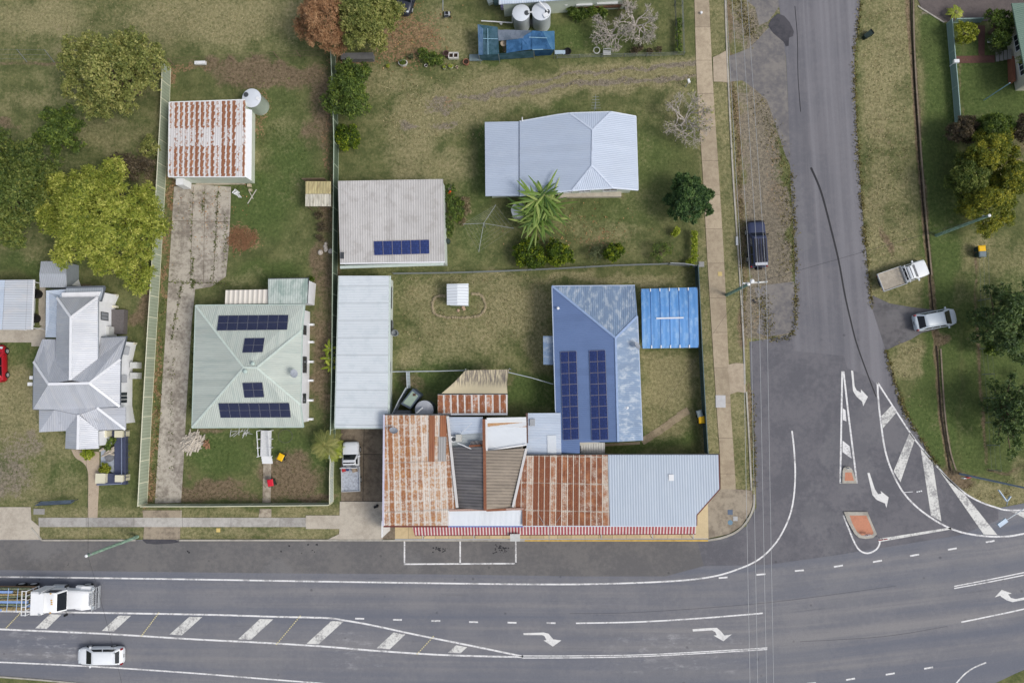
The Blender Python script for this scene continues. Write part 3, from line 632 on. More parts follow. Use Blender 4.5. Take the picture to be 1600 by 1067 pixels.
for q in ([(271, 345), (358, 347)], [(263, 441), (355, 443)], [(302, 292), (297, 440)], [(320, 292), (318, 440)], [(341, 292), (333, 440)], [(285, 440), (268, 530)]): ribbon('expansion_joint', q, .7, .05, plain('joint_dirt', S(104, 94, 80), .95), bpy.data.objects['driveway.009'] if 'driveway.009' in bpy.data.objects else None, sm=False)
flat('path', [(412, 712), (424, 712), (423, 785), (410, 785)], .045, OLDCON, None, 'structure')
flat('path', [(406, 795), (424, 795), (424, 808), (404, 808)], .04, OLDCON, None, 'structure')
sheet('path', smooth_line([(111, 702), (118, 715), (130, 723), (137, 735), (138, 760), (137, 809)]), smooth_line([(155, 706), (155, 728), (155, 740), (155, 752), (154, 765), (152, 809)]), .045, concrete_mat('garden_path_concrete', S(184, 168, 148), S(158, 142, 124), amt=.4), 24, 1, .04)
flat('path', [(53, 515), (71, 508), (71, 541), (49, 541), (49, 535), (-60, 535), (-60, 515)], .045, PALEC, None, 'structure')
flat('path', [(62, 448), (71, 448), (71, 512), (62, 508), (60, 480)], .043, PALEC, None, 'structure')
for k, (a, b) in enumerate((((1003, 688), (1016, 690)), ((1018, 678), (1032, 683)), ((1034, 668), (1046, 673)), ((1047, 658), (1060, 663)), ((1060, 648), (1074, 652)))):
    ribbon('path', [(a[0], a[1] + 2), (b[0] + 2, a[1] - 7)], 11, .045 + k * .001, concrete_mat('slab_path_concrete', S(160, 146, 122), S(124, 112, 92), amt=.7) if k == 0 else bpy.data.materials['slab_path_concrete'], None, sm=False)['kind'] = 'structure'
ribbon('path', [(945, 695), (1000, 692)], 4, .043, bpy.data.materials['slab_path_concrete'], None, sm=False)['kind'] = 'structure'
BRICKPATH = concrete_mat('red_brick_path', S(106, 78, 70), S(84, 62, 58), amt=.6)
flat('path', pl(1440, 0, 5.34, [(285, 470), (610, 463), (612, 525), (290, 530)]), .045, BRICKPATH, None, 'structure'); flat('path', pl(1440, 0, 5.34, [(470, 215), (530, 215), (525, 463), (475, 465)]), .044, BRICKPATH, None, 'structure')
flat('driveway', pl(1440, 0, 5.34, [(-120, -200), (0, 70), (190, 190), (300, 178), (520, 178), (900, 170), (900, -200)]), .04, concrete_mat('bitumen_drive', S(106, 98, 96), S(86, 80, 80)), None, 'structure')
ribbon('kerb', pl(1440, 0, 5.34, [(-30, 50), (0, 72), (190, 190)]), 2.2, .06, KERBC, None, sm=False)['kind'] = 'structure'
TAN = concrete_mat('cream_pavers', S(204, 184, 146), S(180, 160, 124), 1.4, .5)
sheet('footpath', [(617, 808), (900, 808), (1105, 806)], [(617, 841.5), (900, 841.5), (1105, 841.5)], .055, TAN, 10, 1, .05)
flat('footpath', [(1082, 806), (1092, 792), (1106, 772), (1107, 842), (1082, 842)], .057, concrete_mat('cream_corner_paving', S(206, 188, 152), S(184, 166, 132), amt=.4), None, 'structure')
flat('footpath', [(597, 806), (617, 806), (617, 842), (597, 842)], .053, DARKC, None, 'structure')
def kerb(pts, h=.13, wd=.16, m=KERBC):
    b = MB()
    for a, c in zip(pts[:-1], pts[1:]): b.beam(at(*a) + Vector((0, 0, h / 2 - .02)), at(*c) + Vector((0, 0, h / 2 - .02)), wd, h + .04)
    o = b.build('kerb', m); o['kind'] = 'structure'; return o
kerb([(66, 843.5), (212, 843.5)]); kerb([(281, 843.5), (531, 843.5)]); kerb([(531, 843.8), (598, 843.8)], .07); kerb([(598, 843.8), (820, 843.8)]); kerb([(50, 824), (66, 843.5)], .1)
kerb([(820, 843.8), (1106, 843.8)], .13, .17, plain('yellow_kerb_paint', S(200, 168, 96), .8, var=.3))
kerb(smooth_line([(1106, 843.6), (1130, 839), (1152, 829), (1168, 812), (1177, 792), (1178, 772)]), .12, .2)
kerb(smooth_line([(1131, -60), (1133, 0), (1137, 110), (1145, 270), (1155, 420), (1161, 520), (1164, 600)]), .08); kerb(smooth_line([(1166, 612), (1170, 680), (1174, 766)]), .09)
kerb(smooth_line([(1427, -20), (1430, 100), (1444, 300), (1456, 430)]), .03, .14, concrete_mat('drain_edge', S(140, 128, 112), S(100, 88, 76))); kerb(smooth_line([(1470, 545), (1476, 640), (1484, 700), (1494, 735)]), .03, .14, bpy.data.materials['drain_edge'])
kerb([(0, 1056.5), (60, 1061), (120, 1066.5), (200, 1075)], .1); kerb([(-200, 1050), (0, 1056.5)], .1)
ribbon('drain_bed', [(1422, -40), (1425, 60), (1438, 270), (1452, 420), (1460, 505)], 1.5, -.12, plain('drain_slit_shade', S(48, 42, 36), .9), None)['kind'] = 'structure'  # near-black colour paints the shade down the narrow drain slit
ribbon('drain_bed', [(1463, 540), (1465, 560), (1471, 650), (1485, 735)], 2.0, -.12, plain('drain_slit_shade', 0), None)['kind'] = 'structure'  # same painted slit shade along the lower drain
# manhole covers and pit lids set in the paving
for i, (u, v, s, c, lab) in enumerate(((1125, 428, .42, S(196, 176, 120), 'small square yellow pit lid in the street footpath'), (1096, 413, .55, S(150, 150, 150), 'grey concrete pit lid in the verge near the fence corner'), (1126, 627, 1.0, S(190, 190, 192), 'large pale rectangular pit cover in the footpath beside the blue house'),
     (1141, 800, .5, S(96, 110, 130), 'bluish meter lid nearest the building at the corner footpath'), (1149, 810, .45, S(176, 178, 180), 'pale square lid in the corner footpath'), (1141, 816, .5, S(110, 140, 160), 'round blue lid in the corner footpath'), (341, 828, .4, S(214, 190, 120), 'yellow hydrant lid in the front grass verge'), (61, 799, 1.2, S(150, 148, 144), 'grey concrete pit lid beside the left driveway apron'))):
    p = at(u, v, .065); b = MB()
    if 'round' in lab: b.lathe((p.x, p.y, .05), [(s / 2, 0), (s / 2, .03), (s / 2 - .04, .034)], 16)
    else: b.box((p.x, p.y, .05), (s, s * (1.0 if i != 2 else 1.25) * (.5 if i == 7 else 1), .05)).box((p.x, p.y, .078), (s * .78, s * .78 * (.5 if i == 7 else 1), .008))
    tag(b.build('pit_lid', plain('pit_lid_%d' % i, c, .8)), lab, 'pit lid')
# ------------------------------------------------------------ buildings
def roof(root, facets, m, name='roof', thick=.14, under=True):
    """facets: lists of (photo x, photo y, height); welded, with a fascia round the free edges"""
    b = MB(); key = {}; F = []
    for f in facets:
        ids = []
        for p in f:
            k = (round(p[0], 1), round(p[1], 1), round(p[2], 2))
            if k not in key: key[k] = len(b.v); b.v.append(tuple(at(*p)))
            ids.append(key[k])
        a = [Vector(b.v[i]) for i in ids]
        n = sum((x.cross(y) for x, y in zip(a, a[1:] + a[:1])), Vector())
        F.append(ids if n.z > 0 else [ids[0]] + ids[:0:-1])
    b.f += [list(f) for f in F]; cnt = {}
    for f in F:
        for i, j in zip(f, f[1:] + f[:1]): cnt[(i, j)] = 1
    nv = len(b.v); b.v += [(x, y, z - thick) for x, y, z in b.v[:nv]]
    for f in F: b.f.append([i + nv for i in f[::-1]])
    for (i, j) in list(cnt):
        if (j, i) not in cnt: b.f.append([j, i, i + nv, j + nv])
    return b.build(name, m, root, slope_uv=True)
def onp(three, u, v):                                 # a point of the same roof plane
    A, B, C = [at(*p) for p in three]; n = (B - A).cross(C - A); return (u, v, round(at_plane(u, v, A, n).z, 3))
def caps(root, segs, m, w=.16, name='ridge_cap', lift=.03):
    b = MB()
    for a, c in segs: b.beam(at(*a) + Vector((0, 0, lift)), at(*c) + Vector((0, 0, lift)), w, .05)
    return b.build(name, m, root)
def gutter(root, pts, m, w=.11, name='gutter', dz=-.05, out=.03):
    b = MB(); P = [at(*p) for p in pts]
    for a, c in zip(P[:-1], P[1:]): b.beam(a + Vector((0, 0, dz)), c + Vector((0, 0, dz)), w, .12)
    return b.build(name, m, root)
def inset(poly, d):
    P = [Vector((p[0], p[1])) for p in poly]; n = len(P); out = []
    if sum(a.x * c.y - c.x * a.y for a, c in zip(P, P[1:] + P[:1])) < 0: P = P[::-1]
    for i in range(n):
        a, p, c = P[i - 1], P[i], P[(i + 1) % n]
        e1 = (p - a).normalized(); e2 = (c - p).normalized(); n1 = Vector((-e1.y, e1.x)); n2 = Vector((-e2.y, e2.x))
        k = (n1 + n2); k = k / max(k.dot(n1), .3); out.append(p + k * d)
    return out
def walls(root, px, z, m, ins=.45, z0=0.0, name='wall', drop=.12):
    poly = inset([at(u, v, z) for u, v in px], ins)
    return poly, MB().prism([(p.x, p.y) for p in poly], z0, z - drop, top=True, bottom=False).build(name, m, root)
def window(root, a, b, f0, f1, z0, z1, fr=None, gl=None, panes=2, name='window', hood=None, sill=False):
    """window on the wall running a->b (seen from outside, left to right is a->b), from fraction f0 to f1"""
    a = Vector((a.x, a.y, 0)); b = Vector((b.x, b.y, 0)); d = (b - a); L = d.length; d.normalize(); n = Vector((d.y, -d.x, 0))
    p, q = a + d * L * f0, a + d * L * f1; fr = fr or WHITE; gl = gl or WINDOWGLASS; m = MB(); t = .07; up = Vector((0, 0, 1))
    for s, e in ((p + up * z0, q + up * z0), (p + up * z1, q + up * z1), (p + up * z0, p + up * z1), (q + up * z0, q + up * z1)):
        m.beam(s + n * .02, e + n * .02, t if abs((e - s).z) < .1 else t, .07)
    for k in range(1, panes):
        c = p.lerp(q, k / panes); m.beam(c + up * z0 + n * .02, c + up * z1 + n * .02, .05, .05)
    o = m.build(name, fr, root)
    g = MB().add([p + up * z0 + n * .012, q + up * z0 + n * .012, q + up * z1 + n * .012, p + up * z1 + n * .012], [(0, 1, 2, 3)]).build('pane', gl, o)
    if hood:
        h = MB().add([p + up * (z1 + .1) + n * .02, q + up * (z1 + .1) + n * .02, q + up * (z1 - .28) + n * .5, p + up * (z1 - .28) + n * .5], [(0, 1, 2, 3)])
        h.add([p + up * (z1 + .07) + n * .02, q + up * (z1 + .07) + n * .02, q + up * (z1 - .31) + n * .5, p + up * (z1 - .31) + n * .5], [(3, 2, 1, 0)]); h.build('hood', hood, o)
    return o
def board_mat(name, c, pitch=.18, axis='z'):
    t = NT(name, .6, .3); x, y, z = t.sep(t.pos()); fr = t.math('FRACT', t.math('DIVIDE', z, pitch)); n = t.noise(t.pos(), 1.2, 5)
    k = t.math('MULTIPLY', t.rng(t.step(fr, .0, .16), 0, 1, .72, 1), t.rng(n, .3, .7, .93, 1.05)); t.color(t.mix(1.0, c, t.vec(k, k, k), 'MULTIPLY')); return t.m
WBOARD = board_mat('white_weatherboard', S(236, 238, 242)); GBOARD = board_mat('pale_green_weatherboard', S(200, 208, 194)); CBOARD = board_mat('cream_weatherboard', S(206, 202, 188))
METALWALL = plain('pale_metal_wall', S(206, 214, 210), .5, var=.08); BRICKW = plain('painted_brick_wall', S(188, 180, 168), .9, var=.15)
def solar_mat(name, ca, cb, cl, amt):
    t = NT(name, .22, .45); u, v, _ = t.sep(t.uv())
    a = t.math('ABSOLUTE', t.math('SUBTRACT', t.math('FRACT', t.math('MULTIPLY', u, 6.0)), .5)); b = t.math('ABSOLUTE', t.math('SUBTRACT', t.math('FRACT', t.math('MULTIPLY', v, 10.0)), .5))
    g = t.math('MAXIMUM', t.step(a, .42, .48), t.math('MULTIPLY', t.step(b, .42, .49), .5)); n = t.rand(t.vec(t.math('FLOOR', t.math('MULTIPLY', u, 6.0)), t.math('FLOOR', t.math('MULTIPLY', v, 10.0)), 1.0))
    c = t.mix(n, ca, cb); t.color(t.mix(t.math('MULTIPLY', g, amt), c, cl)); return t.m
SOLAR = solar_mat('solar_cell', S(30, 34, 56), S(38, 44, 72), S(96, 104, 138), .75); SOLAR_B = solar_mat('solar_cell_blue', S(40, 54, 100), S(56, 72, 128), S(20, 26, 54), .8); SOLARFR_B = plain('solar_frame_pale', S(176, 166, 166), .35, .5, .3); SOLARFR = plain('solar_frame', S(128, 130, 140), .35, .5, .3)
def solar_array(root, plane3, quad, nx, ny, lift=.10, gap=.02, cm=None, fm=None):
    P = [at(*p) for p in plane3]; n = (P[1] - P[0]).cross(P[2] - P[0]).normalized(); n = n if n.z > 0 else -n
    A, B, C, D = [at_plane(u, v, P[0], n) for u, v in quad]           # top-left, top-right, bottom-right, bottom-left
    for j in range(ny):
        for i in range(nx):
            g = lambda fx, fy: A.lerp(B, fx).lerp(D.lerp(C, fx), fy)
            ex = gap / max((B - A).length / nx, .1) / 2; ey = gap / max((D - A).length / ny, .1) / 2
            x0, x1, y0, y1 = (i + ex) / nx, (i + 1 - ex) / nx, (j + ey) / ny, (j + 1 - ey) / ny
            q = [g(x0, y0), g(x1, y0), g(x1, y1), g(x0, y1)]
            if (q[1] - q[0]).cross(q[3] - q[0]).z < 0: q = [q[0], q[3], q[2], q[1]]
            b = MB(); lo = [p + n * (lift - .04) for p in q]; hi = [p + n * lift for p in q]
            b.add(lo + hi, [(3, 2, 1, 0), (4, 5, 6, 7), (0, 1, 5, 4), (1, 2, 6, 5), (2, 3, 7, 6), (3, 0, 4, 7)]); o = b.build('solar_panel', fm or SOLARFR, root)
            c = sum(hi, Vector()) / 4; cell = [c + (p - c) * .965 + n * .004 for p in hi]
            MB().add(cell, [(0, 1, 2, 3)], [[(0, 0), (1, 0), (1, 1), (0, 1)]]).build('cells', cm or SOLAR, o)
def base(pts): 
    p = sum((at(u, v) for u, v in pts), Vector()) / len(pts); return (p.x, p.y, 0)
def house(name, pts, label, cat, group=None): return empty(name, base(pts), label, cat, group)
def post(root, u, v, z, m=STEEL, r=.045, name='post', z0=0.0):
    p = at(u, v, z); MB().tube([(p.x, p.y, z0), (p.x, p.y, z - .1)], r, 6).build(name, m, root)

# --- rusty shed behind the green house
h = house('storage_shed', [(263, 157), (388, 157), (388, 280), (263, 280)], 'white painted metal shed with heavy rust stripes across its roof, round tank at its corner', 'shed')
RS = roof_mat('rusty_white_roof', S(208, 206, 206), .82, .25, .04, rough=.6, rust=dict(cw=.56, ch=40.0, lv=.36, kc=.0, kr=.55, kn=1.6, ns=2.4, ew=.4, rw=.001, ke=.62, soft=.2, shift=.0, saw=.3, c1=S(164, 114, 84), c2=S(140, 92, 66), c3=S(190, 152, 122), band=(2.7, 4.7, .24)))
roof(h, [[(265, 160, 2.9), (383, 156, 2.9), (382, 276, 2.7), (263, 276, 2.7)]], RS)
walls(h, [(265, 160), (383, 156), (382, 276), (263, 276)], 2.75, GBOARD, .06)
b = MB(); P = [at(383, 170, 2.72), at(382, 276, 2.6)]; e1, e2 = [at(393.5, 172, 2.55), at(392.5, 282, 2.45)]
MB().add([P[0], P[1], e2, e1], [(0, 1, 2, 3)]).add([p - Vector((0, 0, .06)) for p in (P[0], P[1], e2, e1)], [(3, 2, 1, 0)]).build('side_awning', WHITE, h)
gutter(h, [(265, 160, 2.9), (383, 156, 2.9)], WHITE, .1); gutter(h, [(263, 276.5, 2.7), (382, 276.5, 2.7)], WHITE, .1); gutter(h, [(264.5, 160, 2.9), (263, 276, 2.7)], WHITE, .1, 'barge_board')
pp = at(281, 284, 2.0); MB().box((pp.x, pp.y, 1.2), (.8, .7, 1.7)).build('water_heater', WHITE, h)
q = at(345, 282); MB().box((q.x, q.y, .03), (5.4, 1.0, .06)).build('door_slab', OLDCON, h)
MB().box((at(330, 276.5, 1.2).x, at(330, 279.5, 1.2).y - .02, 1.15), (3.6, .05, 2.2)).build('roller_door', plain('green_roller_door', S(160, 178, 160), .5), h)

# --- green hip-roof house
h = house('weatherboard_house', [(304, 477), (477, 477), (474, 667), (300, 668)], 'house with a pale green hip roof carrying four groups of dark solar panels', 'house')
GR = roof_mat('pale_green_roof', S(184, 192, 184), .76, .19, .05, stain=S(154, 168, 164), stain_amt=.45, stain_stretch=(2.4, .25), rough=.5, ribcol=.10)
nw, ne, se, sw = (305.6, 477, 3.1), (476, 476, 3.1), (474, 667, 3.1), (300, 668, 3.1); rw, re = (381, 574.5, 4.75), (401.5, 574.5, 4.75); e1, e2 = (472, 516, 3.45), (469.5, 632, 3.4)
roof(h, [[nw, rw, sw], [nw, ne, e1, re, rw], [e1, e2, re], [sw, rw, re, e2, se]], GR)
caps(h, [(nw, rw), (sw, rw), (re, e1), (re, e2), (rw, re)], plain('green_ridge', S(196, 208, 200), .5), .2)
gutter(h, [nw, ne, e1, e2, se, sw, nw], plain('green_gutter', S(176, 192, 184), .5), .12)
poly, _ = walls(h, [(305, 478), (474, 477), (472, 666), (301, 667)], 3.1, WBOARD, .35)
E = sorted(poly, key=lambda p: -p.x)[:2]; E = sorted(E, key=lambda p: p.y)      # east wall, south corner first
for f0, f1, z0, z1, n in ((.44, .58, 1.0, 2.1, 4), (.17, .25, 1.1, 2.0, 2), (.78, .86, 1.2, 2.1, 2)): window(h, E[0], E[1], f0, f1, z0, z1, DKSTEEL, WINDOWGLASS, n)
for f in (.02, .19, .37, .54, .72, .88):
    p = Vector((E[0].x, E[0].y, 0)).lerp(Vector((E[1].x, E[1].y, 0)), f); MB().box((p.x + .25, p.y, .18), (.5, .22, .36)).build('stump', WHITE, h)
NS = [nw, ne, rw]; SS = [sw, se, rw]
K = lambda pts: pl(285, 425, 3.882, pts)
solar_array(h, NS, K([(222, 266), (646, 262), (637, 352), (211, 357)]), 7, 2); solar_array(h, NS, K([(380, 403), (502, 401), (489, 488), (365, 491)]), 2, 2)
solar_array(h, SS, K([(366, 670), (487, 668), (499, 758), (378, 761)]), 2, 2); solar_array(h, SS, K([(220, 794), (650, 792), (660, 880), (234, 882)]), 7, 2)
for (u, v, z, r) in ((384, 580, 4.72, .22), (396, 568, 4.75, .2)):
    p = at(u, v, z); MB().lathe((p.x, p.y, z - .1), [(r * .6, 0), (r * .6, .2), (r, .22), (r, .34), (r * .5, .44), (.02, .46)], 12).build('roof_vent', plain('green_vent', S(176, 194, 188), .4), h)
ext = house('lean_to', [(420, 435), (482, 435), (480, 475), (430, 475)], 'flat greenish stained roof extension at the back corner of the pale green house', 'extension')
SG = roof_mat('stained_flat_roof', S(186, 196, 190), .9, .25, .05, stain=S(128, 150, 142), stain_amt=.8, stain_stretch=(.5, .4))
roof(ext, [[(419, 436, 2.75), (482, 435, 2.75), (479.5, 474.5, 2.9), (419, 475, 2.9)]], SG); poly, _ = walls(ext, [(420, 437), (482, 436), (479, 474), (421, 475)], 2.75, WBOARD, .1)
gutter(ext, [(419, 435.5, 2.75), (482, 434.5, 2.75), (479.8, 474, 2.85)], DKSTEEL, .08)
aw = house('awning', [(352, 453), (430, 453), (429, 474), (352, 474)], 'ribbed cream patio awning on posts behind the pale green house', 'awning')
roof(aw, [[(352.5, 453.5, 2.55), (430, 452, 2.55), (429, 474, 2.7), (351.5, 475.5, 2.7)]], roof_mat('cream_ribbed_roof', S(222, 216, 206), .5, .5, .02, ribcol=.35, bump=.08), 'canopy', .06)
for u, v in ((354, 455), (391, 454.5), (428, 454)): post(aw, u, v, 2.55, WHITE)
st = house('stair_landing', [(409, 668), (427, 713)], 'white boarded front landing and rails leading from the pale green house to the path', 'landing')
A, B = at(418, 672), at(418.5, 712); MB().box(((A.x + B.x) / 2, (A.y + B.y) / 2, .45), (1.1, abs(A.y - B.y), .12)).build('deck_boards', plain('white_deck', S(206, 208, 210), .7, var=.2, scale=8), st)
for s in (-.62, .62):
    m = MB(); m.beam((A.x + s, A.y, 1.3), (B.x + s, B.y, 1.0), .06, .08)
    for k in range(4): f = k / 3; m.box((A.x + s, A.y + (B.y - A.y) * f, .6), (.07, .07, 1.2 - .2 * f))
    m.build('hand_rail', WHITE, st)
for k in range(3): MB().box((B.x, B.y - .15 - .26 * k, .3 - .12 * k), (1.1, .27, .08)).build('step', WHITE, st)

# --- white house with grey gabled roofs, far left
h = house('weatherboard_house', [(52, 565), (188, 562), (187, 635), (88, 465)], 'large white weatherboard house with light grey intersecting gable and hip roofs', 'house')
GZ = roof_mat('light_grey_roof', S(186, 190, 198), .76, .19, .05, stain=S(206, 206, 206), stain_amt=.4, stain_stretch=(2.0, .4), rough=.42, metal=.15)
apex = (111, 496, 5.2); vr = (110, 594, 5.15); NWu, NEu = (89, 465, 3.6), (153, 464.5, 3.6)
roof(h, [[NWu, apex, vr, (87, 564, 3.6)], [NWu, NEu, apex], [NEu, (153, 560.5, 3.6), vr, apex]], GZ)
a1, a2 = (76, 600, 5.2), (140, 598.6, 5.2)
W1, W2, E1, E2 = (52.6, 565, 3.4), (51.5, 639.6, 3.4), (188.5, 561.5, 3.4), (187.4, 635, 3.4)
roof(h, [[W1, a1, W2], [E1, E2, a2], [(66, 530, 2.6), (87, 530, 2.6), (87, 564, 3.55), (110, 594, 5.1), a1, W1], [(158, 527.5, 2.6), (198, 526, 2.4), E1, a2, (110, 594, 5.1), (153, 560, 3.55)],
         [a1, a2, E2, (152, 637, 3.4), (122.7, 648, 3.55), (85, 640, 3.4), W2]], GZ)
roof(h, [[(85, 640.5, 3.38), (122.7, 648.5, 3.52), (103, 673, 2.8), (61, 675, 2.8)], [(61, 640.5, 2.8), (85, 640.5, 3.38), (61, 675, 2.8)], [(152, 637.5, 3.38), (196, 671, 2.8), (153, 672, 2.8), (122.7, 648.5, 3.52)], [(152, 637.5, 3.38), (196, 636, 2.8), (196, 671, 2.8)]], GZ, 'verandah_roof')
roof(h, [[(122.7, 648, 3.75), (121.6, 702, 3.75), (101.6, 700.6, 2.85), (103, 673, 2.85)], [(122.7, 648, 3.75), (153, 672, 2.85), (154, 700.6, 2.85), (121.6, 702, 3.75)]], GZ, 'porch_roof')
RC = plain('white_ridge', S(232, 234, 238), .45, var=.04)
caps(h, [(apex, vr), (NWu, apex), (NEu, apex), (a2, E1), (a2, E2), (a1, W1), (a1, a2), ((122.7, 648, 3.75), (121.6, 702, 3.75)), ((152, 637, 3.4), (196, 671, 2.82))], RC, .24)
LBLUE = roof_mat('pale_blue_roof', S(190, 202, 218), .76, .25, .05, stain=S(208, 214, 222), stain_amt=.5, ribcol=.06)
roof(h, [[(72, 454, 2.6), (103, 452, 2.6), (103, 466, 2.9), (89, 467, 3.3), (87.5, 527, 3.3), (71, 527, 2.6)]], LBLUE, 'lean_to_roof')
roof(h, [[(103, 450, 3.0), (163, 448.5, 3.0), (156.5, 470, 3.2), (152, 466, 3.2), (103, 466, 3.2)]], roof_mat('slate_grey_roof', S(160, 168, 178), .76, .25, .04), 'lean_to_roof')
gutter(h, [(103, 449.5, 3.0), (163.5, 448, 3.0), (157, 471, 3.15)], plain('charcoal_gutter', S(96, 102, 110), .5), .22)
gutter(h, [NEu, (153, 560, 3.6)], plain('grey_gutter', S(150, 156, 164), .5), .1); gutter(h, [(158, 527, 2.65), (198, 525.5, 2.45), E1, E2, (152, 637, 3.4)], plain('charcoal_gutter', 0), .1); gutter(h, [W1, W2, (85, 640, 3.4)], plain('charcoal_gutter', 0), .1)
pu, _ = walls(h, [(90, 452), (163, 450), (154, 470), (154, 560), (90, 560)], 3.4, WBOARD, .35)
pm, _ = walls(h, [(53, 566), (66, 531), (197, 527), (189, 562), (188, 634), (194, 668), (62, 672), (53, 638)], 2.75, WBOARD, .4)
walls(h, [(54, 567), (187, 563), (186, 634), (53, 638)], 3.4, WBOARD, .45, 2.5); walls(h, [(104, 672), (152, 671), (153, 700), (103, 700)], 2.85, WBOARD, .2)
walls(h, [(72, 455), (104, 453), (104, 526), (72, 526)], 2.6, WBOARD, .15)
gg = plain('grey_hood', S(140, 144, 150), .5)
def wall_pts(poly, cx, cy):                             # wall (south end, north end) whose middle is nearest a photo point at mid height
    best = None; q = at(cx, cy, 1.6)
    for a, c in zip(poly, poly[1:] + poly[:1]):
        d = ((a + c) / 2 - Vector((q.x, q.y))).length
        if best is None or d < best[0]: best = (d, a, c)
    return best[1], best[2]
a, c = wall_pts(pu, 168, 515); window(h, a, c, .66, .80, 1.3, 2.5, DKSTEEL, gg, 2)
a, c = wall_pts(pm, 200, 600); window(h, a, c, .50, .66, 1.1, 2.1, WHITE, WINDOWGLASS, 2, hood=gg); window(h, a, c, .06, .3, .9, 2.1, WHITE, WINDOWGLASS, 3)
a, c = wall_pts(pm, 203, 545); window(h, a, c, .3, .75, 1.1, 2.1, WHITE, WINDOWGLASS, 2, hood=gg)
for u, v, hh in ((183, 462, .5), (183, 480, .5), (212, 537, .4)):
    p = at(u, v); MB().box((p.x - .3, p.y, .3), (1.0, .22, .5)).build('stump', CREAM, h)
for u, v in ((216, 571), (216, 587)):
    p = at(u, v); MB().box((p.x, p.y, .45), (.75, .65, .9)).box((p.x + .38, p.y, .5), (.03, .5, .5)).build('air_conditioner', plain('ac_grey', S(196, 198, 196), .5), h)
for u, v in ((46, 600), (49, 590)):
    p = at(u, v, 2.6); MB().box((p.x, p.y, 2.0), (.5, .35, 1.1)).build('water_heater', WHITE, h)
p = at(196, 521); MB().box((p.x - 1.0, p.y + 1.2, .35), (2.4, 2.6, .7)).build('rear_deck', plain('grey_deck_boards', S(104, 100, 100), .9, var=.3, scale=9), h)
p = at(178, 519); MB().box((p.x, p.y, .9), (.9, 1.0, 1.4)).build('porch_cabinet', plain('ac_grey', 0), h)
# its navy front deck with pale corner pillars
dk = house('front_deck', [(153, 673), (196, 673), (196, 757), (160, 757)], 'navy blue front deck with four pale square pillars beside the grey gabled porch', 'deck')
K = lambda pts: pl(30, 540, 4.638, pts); DECKM = plain('navy_deck_paint', S(74, 80, 104), .6, var=.15)
for q in (K([(580, 616), (772, 616), (772, 664), (580, 664)]), K([(690, 664), (772, 664), (772, 1006), (690, 1006)]), K([(560, 925), (690, 925), (690, 1008), (560, 1012)])):
    P = [at(u, v, .42) for u, v in q]; P = P if (P[1] - P[0]).cross(P[2] - P[1]).z > 0 else P[::-1]; MB().prism([(p.x, p.y) for p in P], 0, .42).build('deck_floor', DECKM, dk)
for x, y in ((608, 640), (721, 640), (724, 962)):
    p = at(*K([(x, y)])[0], 1.3); MB().box((p.x, p.y, .65), (.78, .62, 1.3)).box((p.x, p.y, 1.32), (.86, .7, .06)).build('pillar', CREAM, dk)
m = MB(); pa, pb, pc = [at(*q, 1.15) for q in K([(742, 640), (742, 1000), (566, 1008)])]
m.beam(pa, pb, .07, .05).beam(pb, pc, .07, .05).build('hand_rail', plain('blue_grey_rail', S(128, 138, 160), .5), dk)
m = MB(); pa, pb = [at(*q, 1.15) for q in K([(768, 620), (768, 1004)])]; m.beam(pa, pb, .07, .05); [m.beam(pa.lerp(pb, k / 8) - Vector((0, 0, .75)), pa.lerp(pb, k / 8), .05, .05) for k in range(9)]; m.build('hand_rail', DECKM, dk)
p = at(*K([(588, 962)])[0], .9); tag(MB().box((p.x, p.y, .45), (.95, .95, .86)).box((p.x, p.y, .91), (1.05, 1.05, .06)).build('letterbox_pier', CREAM), 'square cream masonry pier at the path end of the navy deck', 'pier')
p = at(*K([(604, 696)])[0], .8); tag(MB().box((p.x, p.y, .4), (.55, .5, .8)).box((p.x, p.y, .82), (.6, .55, .05)).build('cabinet', WHITE), 'small white cabinet beside the shrub on the navy deck', 'cabinet')
cr = house('garden_court', [(160, 690), (180, 690), (180, 735), (160, 735)], 'pale blue-grey paved garden court with driftwood inside the navy deck', 'garden court')
P = [at(*q, .1) for q in K([(592, 742), (688, 740), (688, 925), (592, 870)])][::-1]; MB().prism([(p.x, p.y) for p in P], 0, .1).build('paving', plain('court_paving', S(160, 168, 180), .9, var=.15), cr)
p = at(*K([(655, 806)])[0], .1); MB().lathe((p.x, p.y, .1), [(.52, 0), (.52, .06), (.42, .08), (.40, .02), (.02, .02)], 20).build('fire_ring', plain('stone_ring', S(120, 122, 126), .9, var=.3), cr)
m = MB(); rr = random.Random(5)
for k in range(9):
    c = at(*K([(rr.uniform(600, 680), rr.uniform(748, 790))])[0], .2); a_ = rr.uniform(-.4, .6); L = rr.uniform(.3, .9); d = Vector((math.cos(a_) * L, math.sin(a_) * L, rr.uniform(-.05, .15))); m.tube([c - d, c + d * .2 + Vector((0, 0, .1)), c + d], [.1, .13, .06], 5)
m.build('driftwood', plain('driftwood', S(186, 176, 162), .9, var=.3, scale=6), cr)

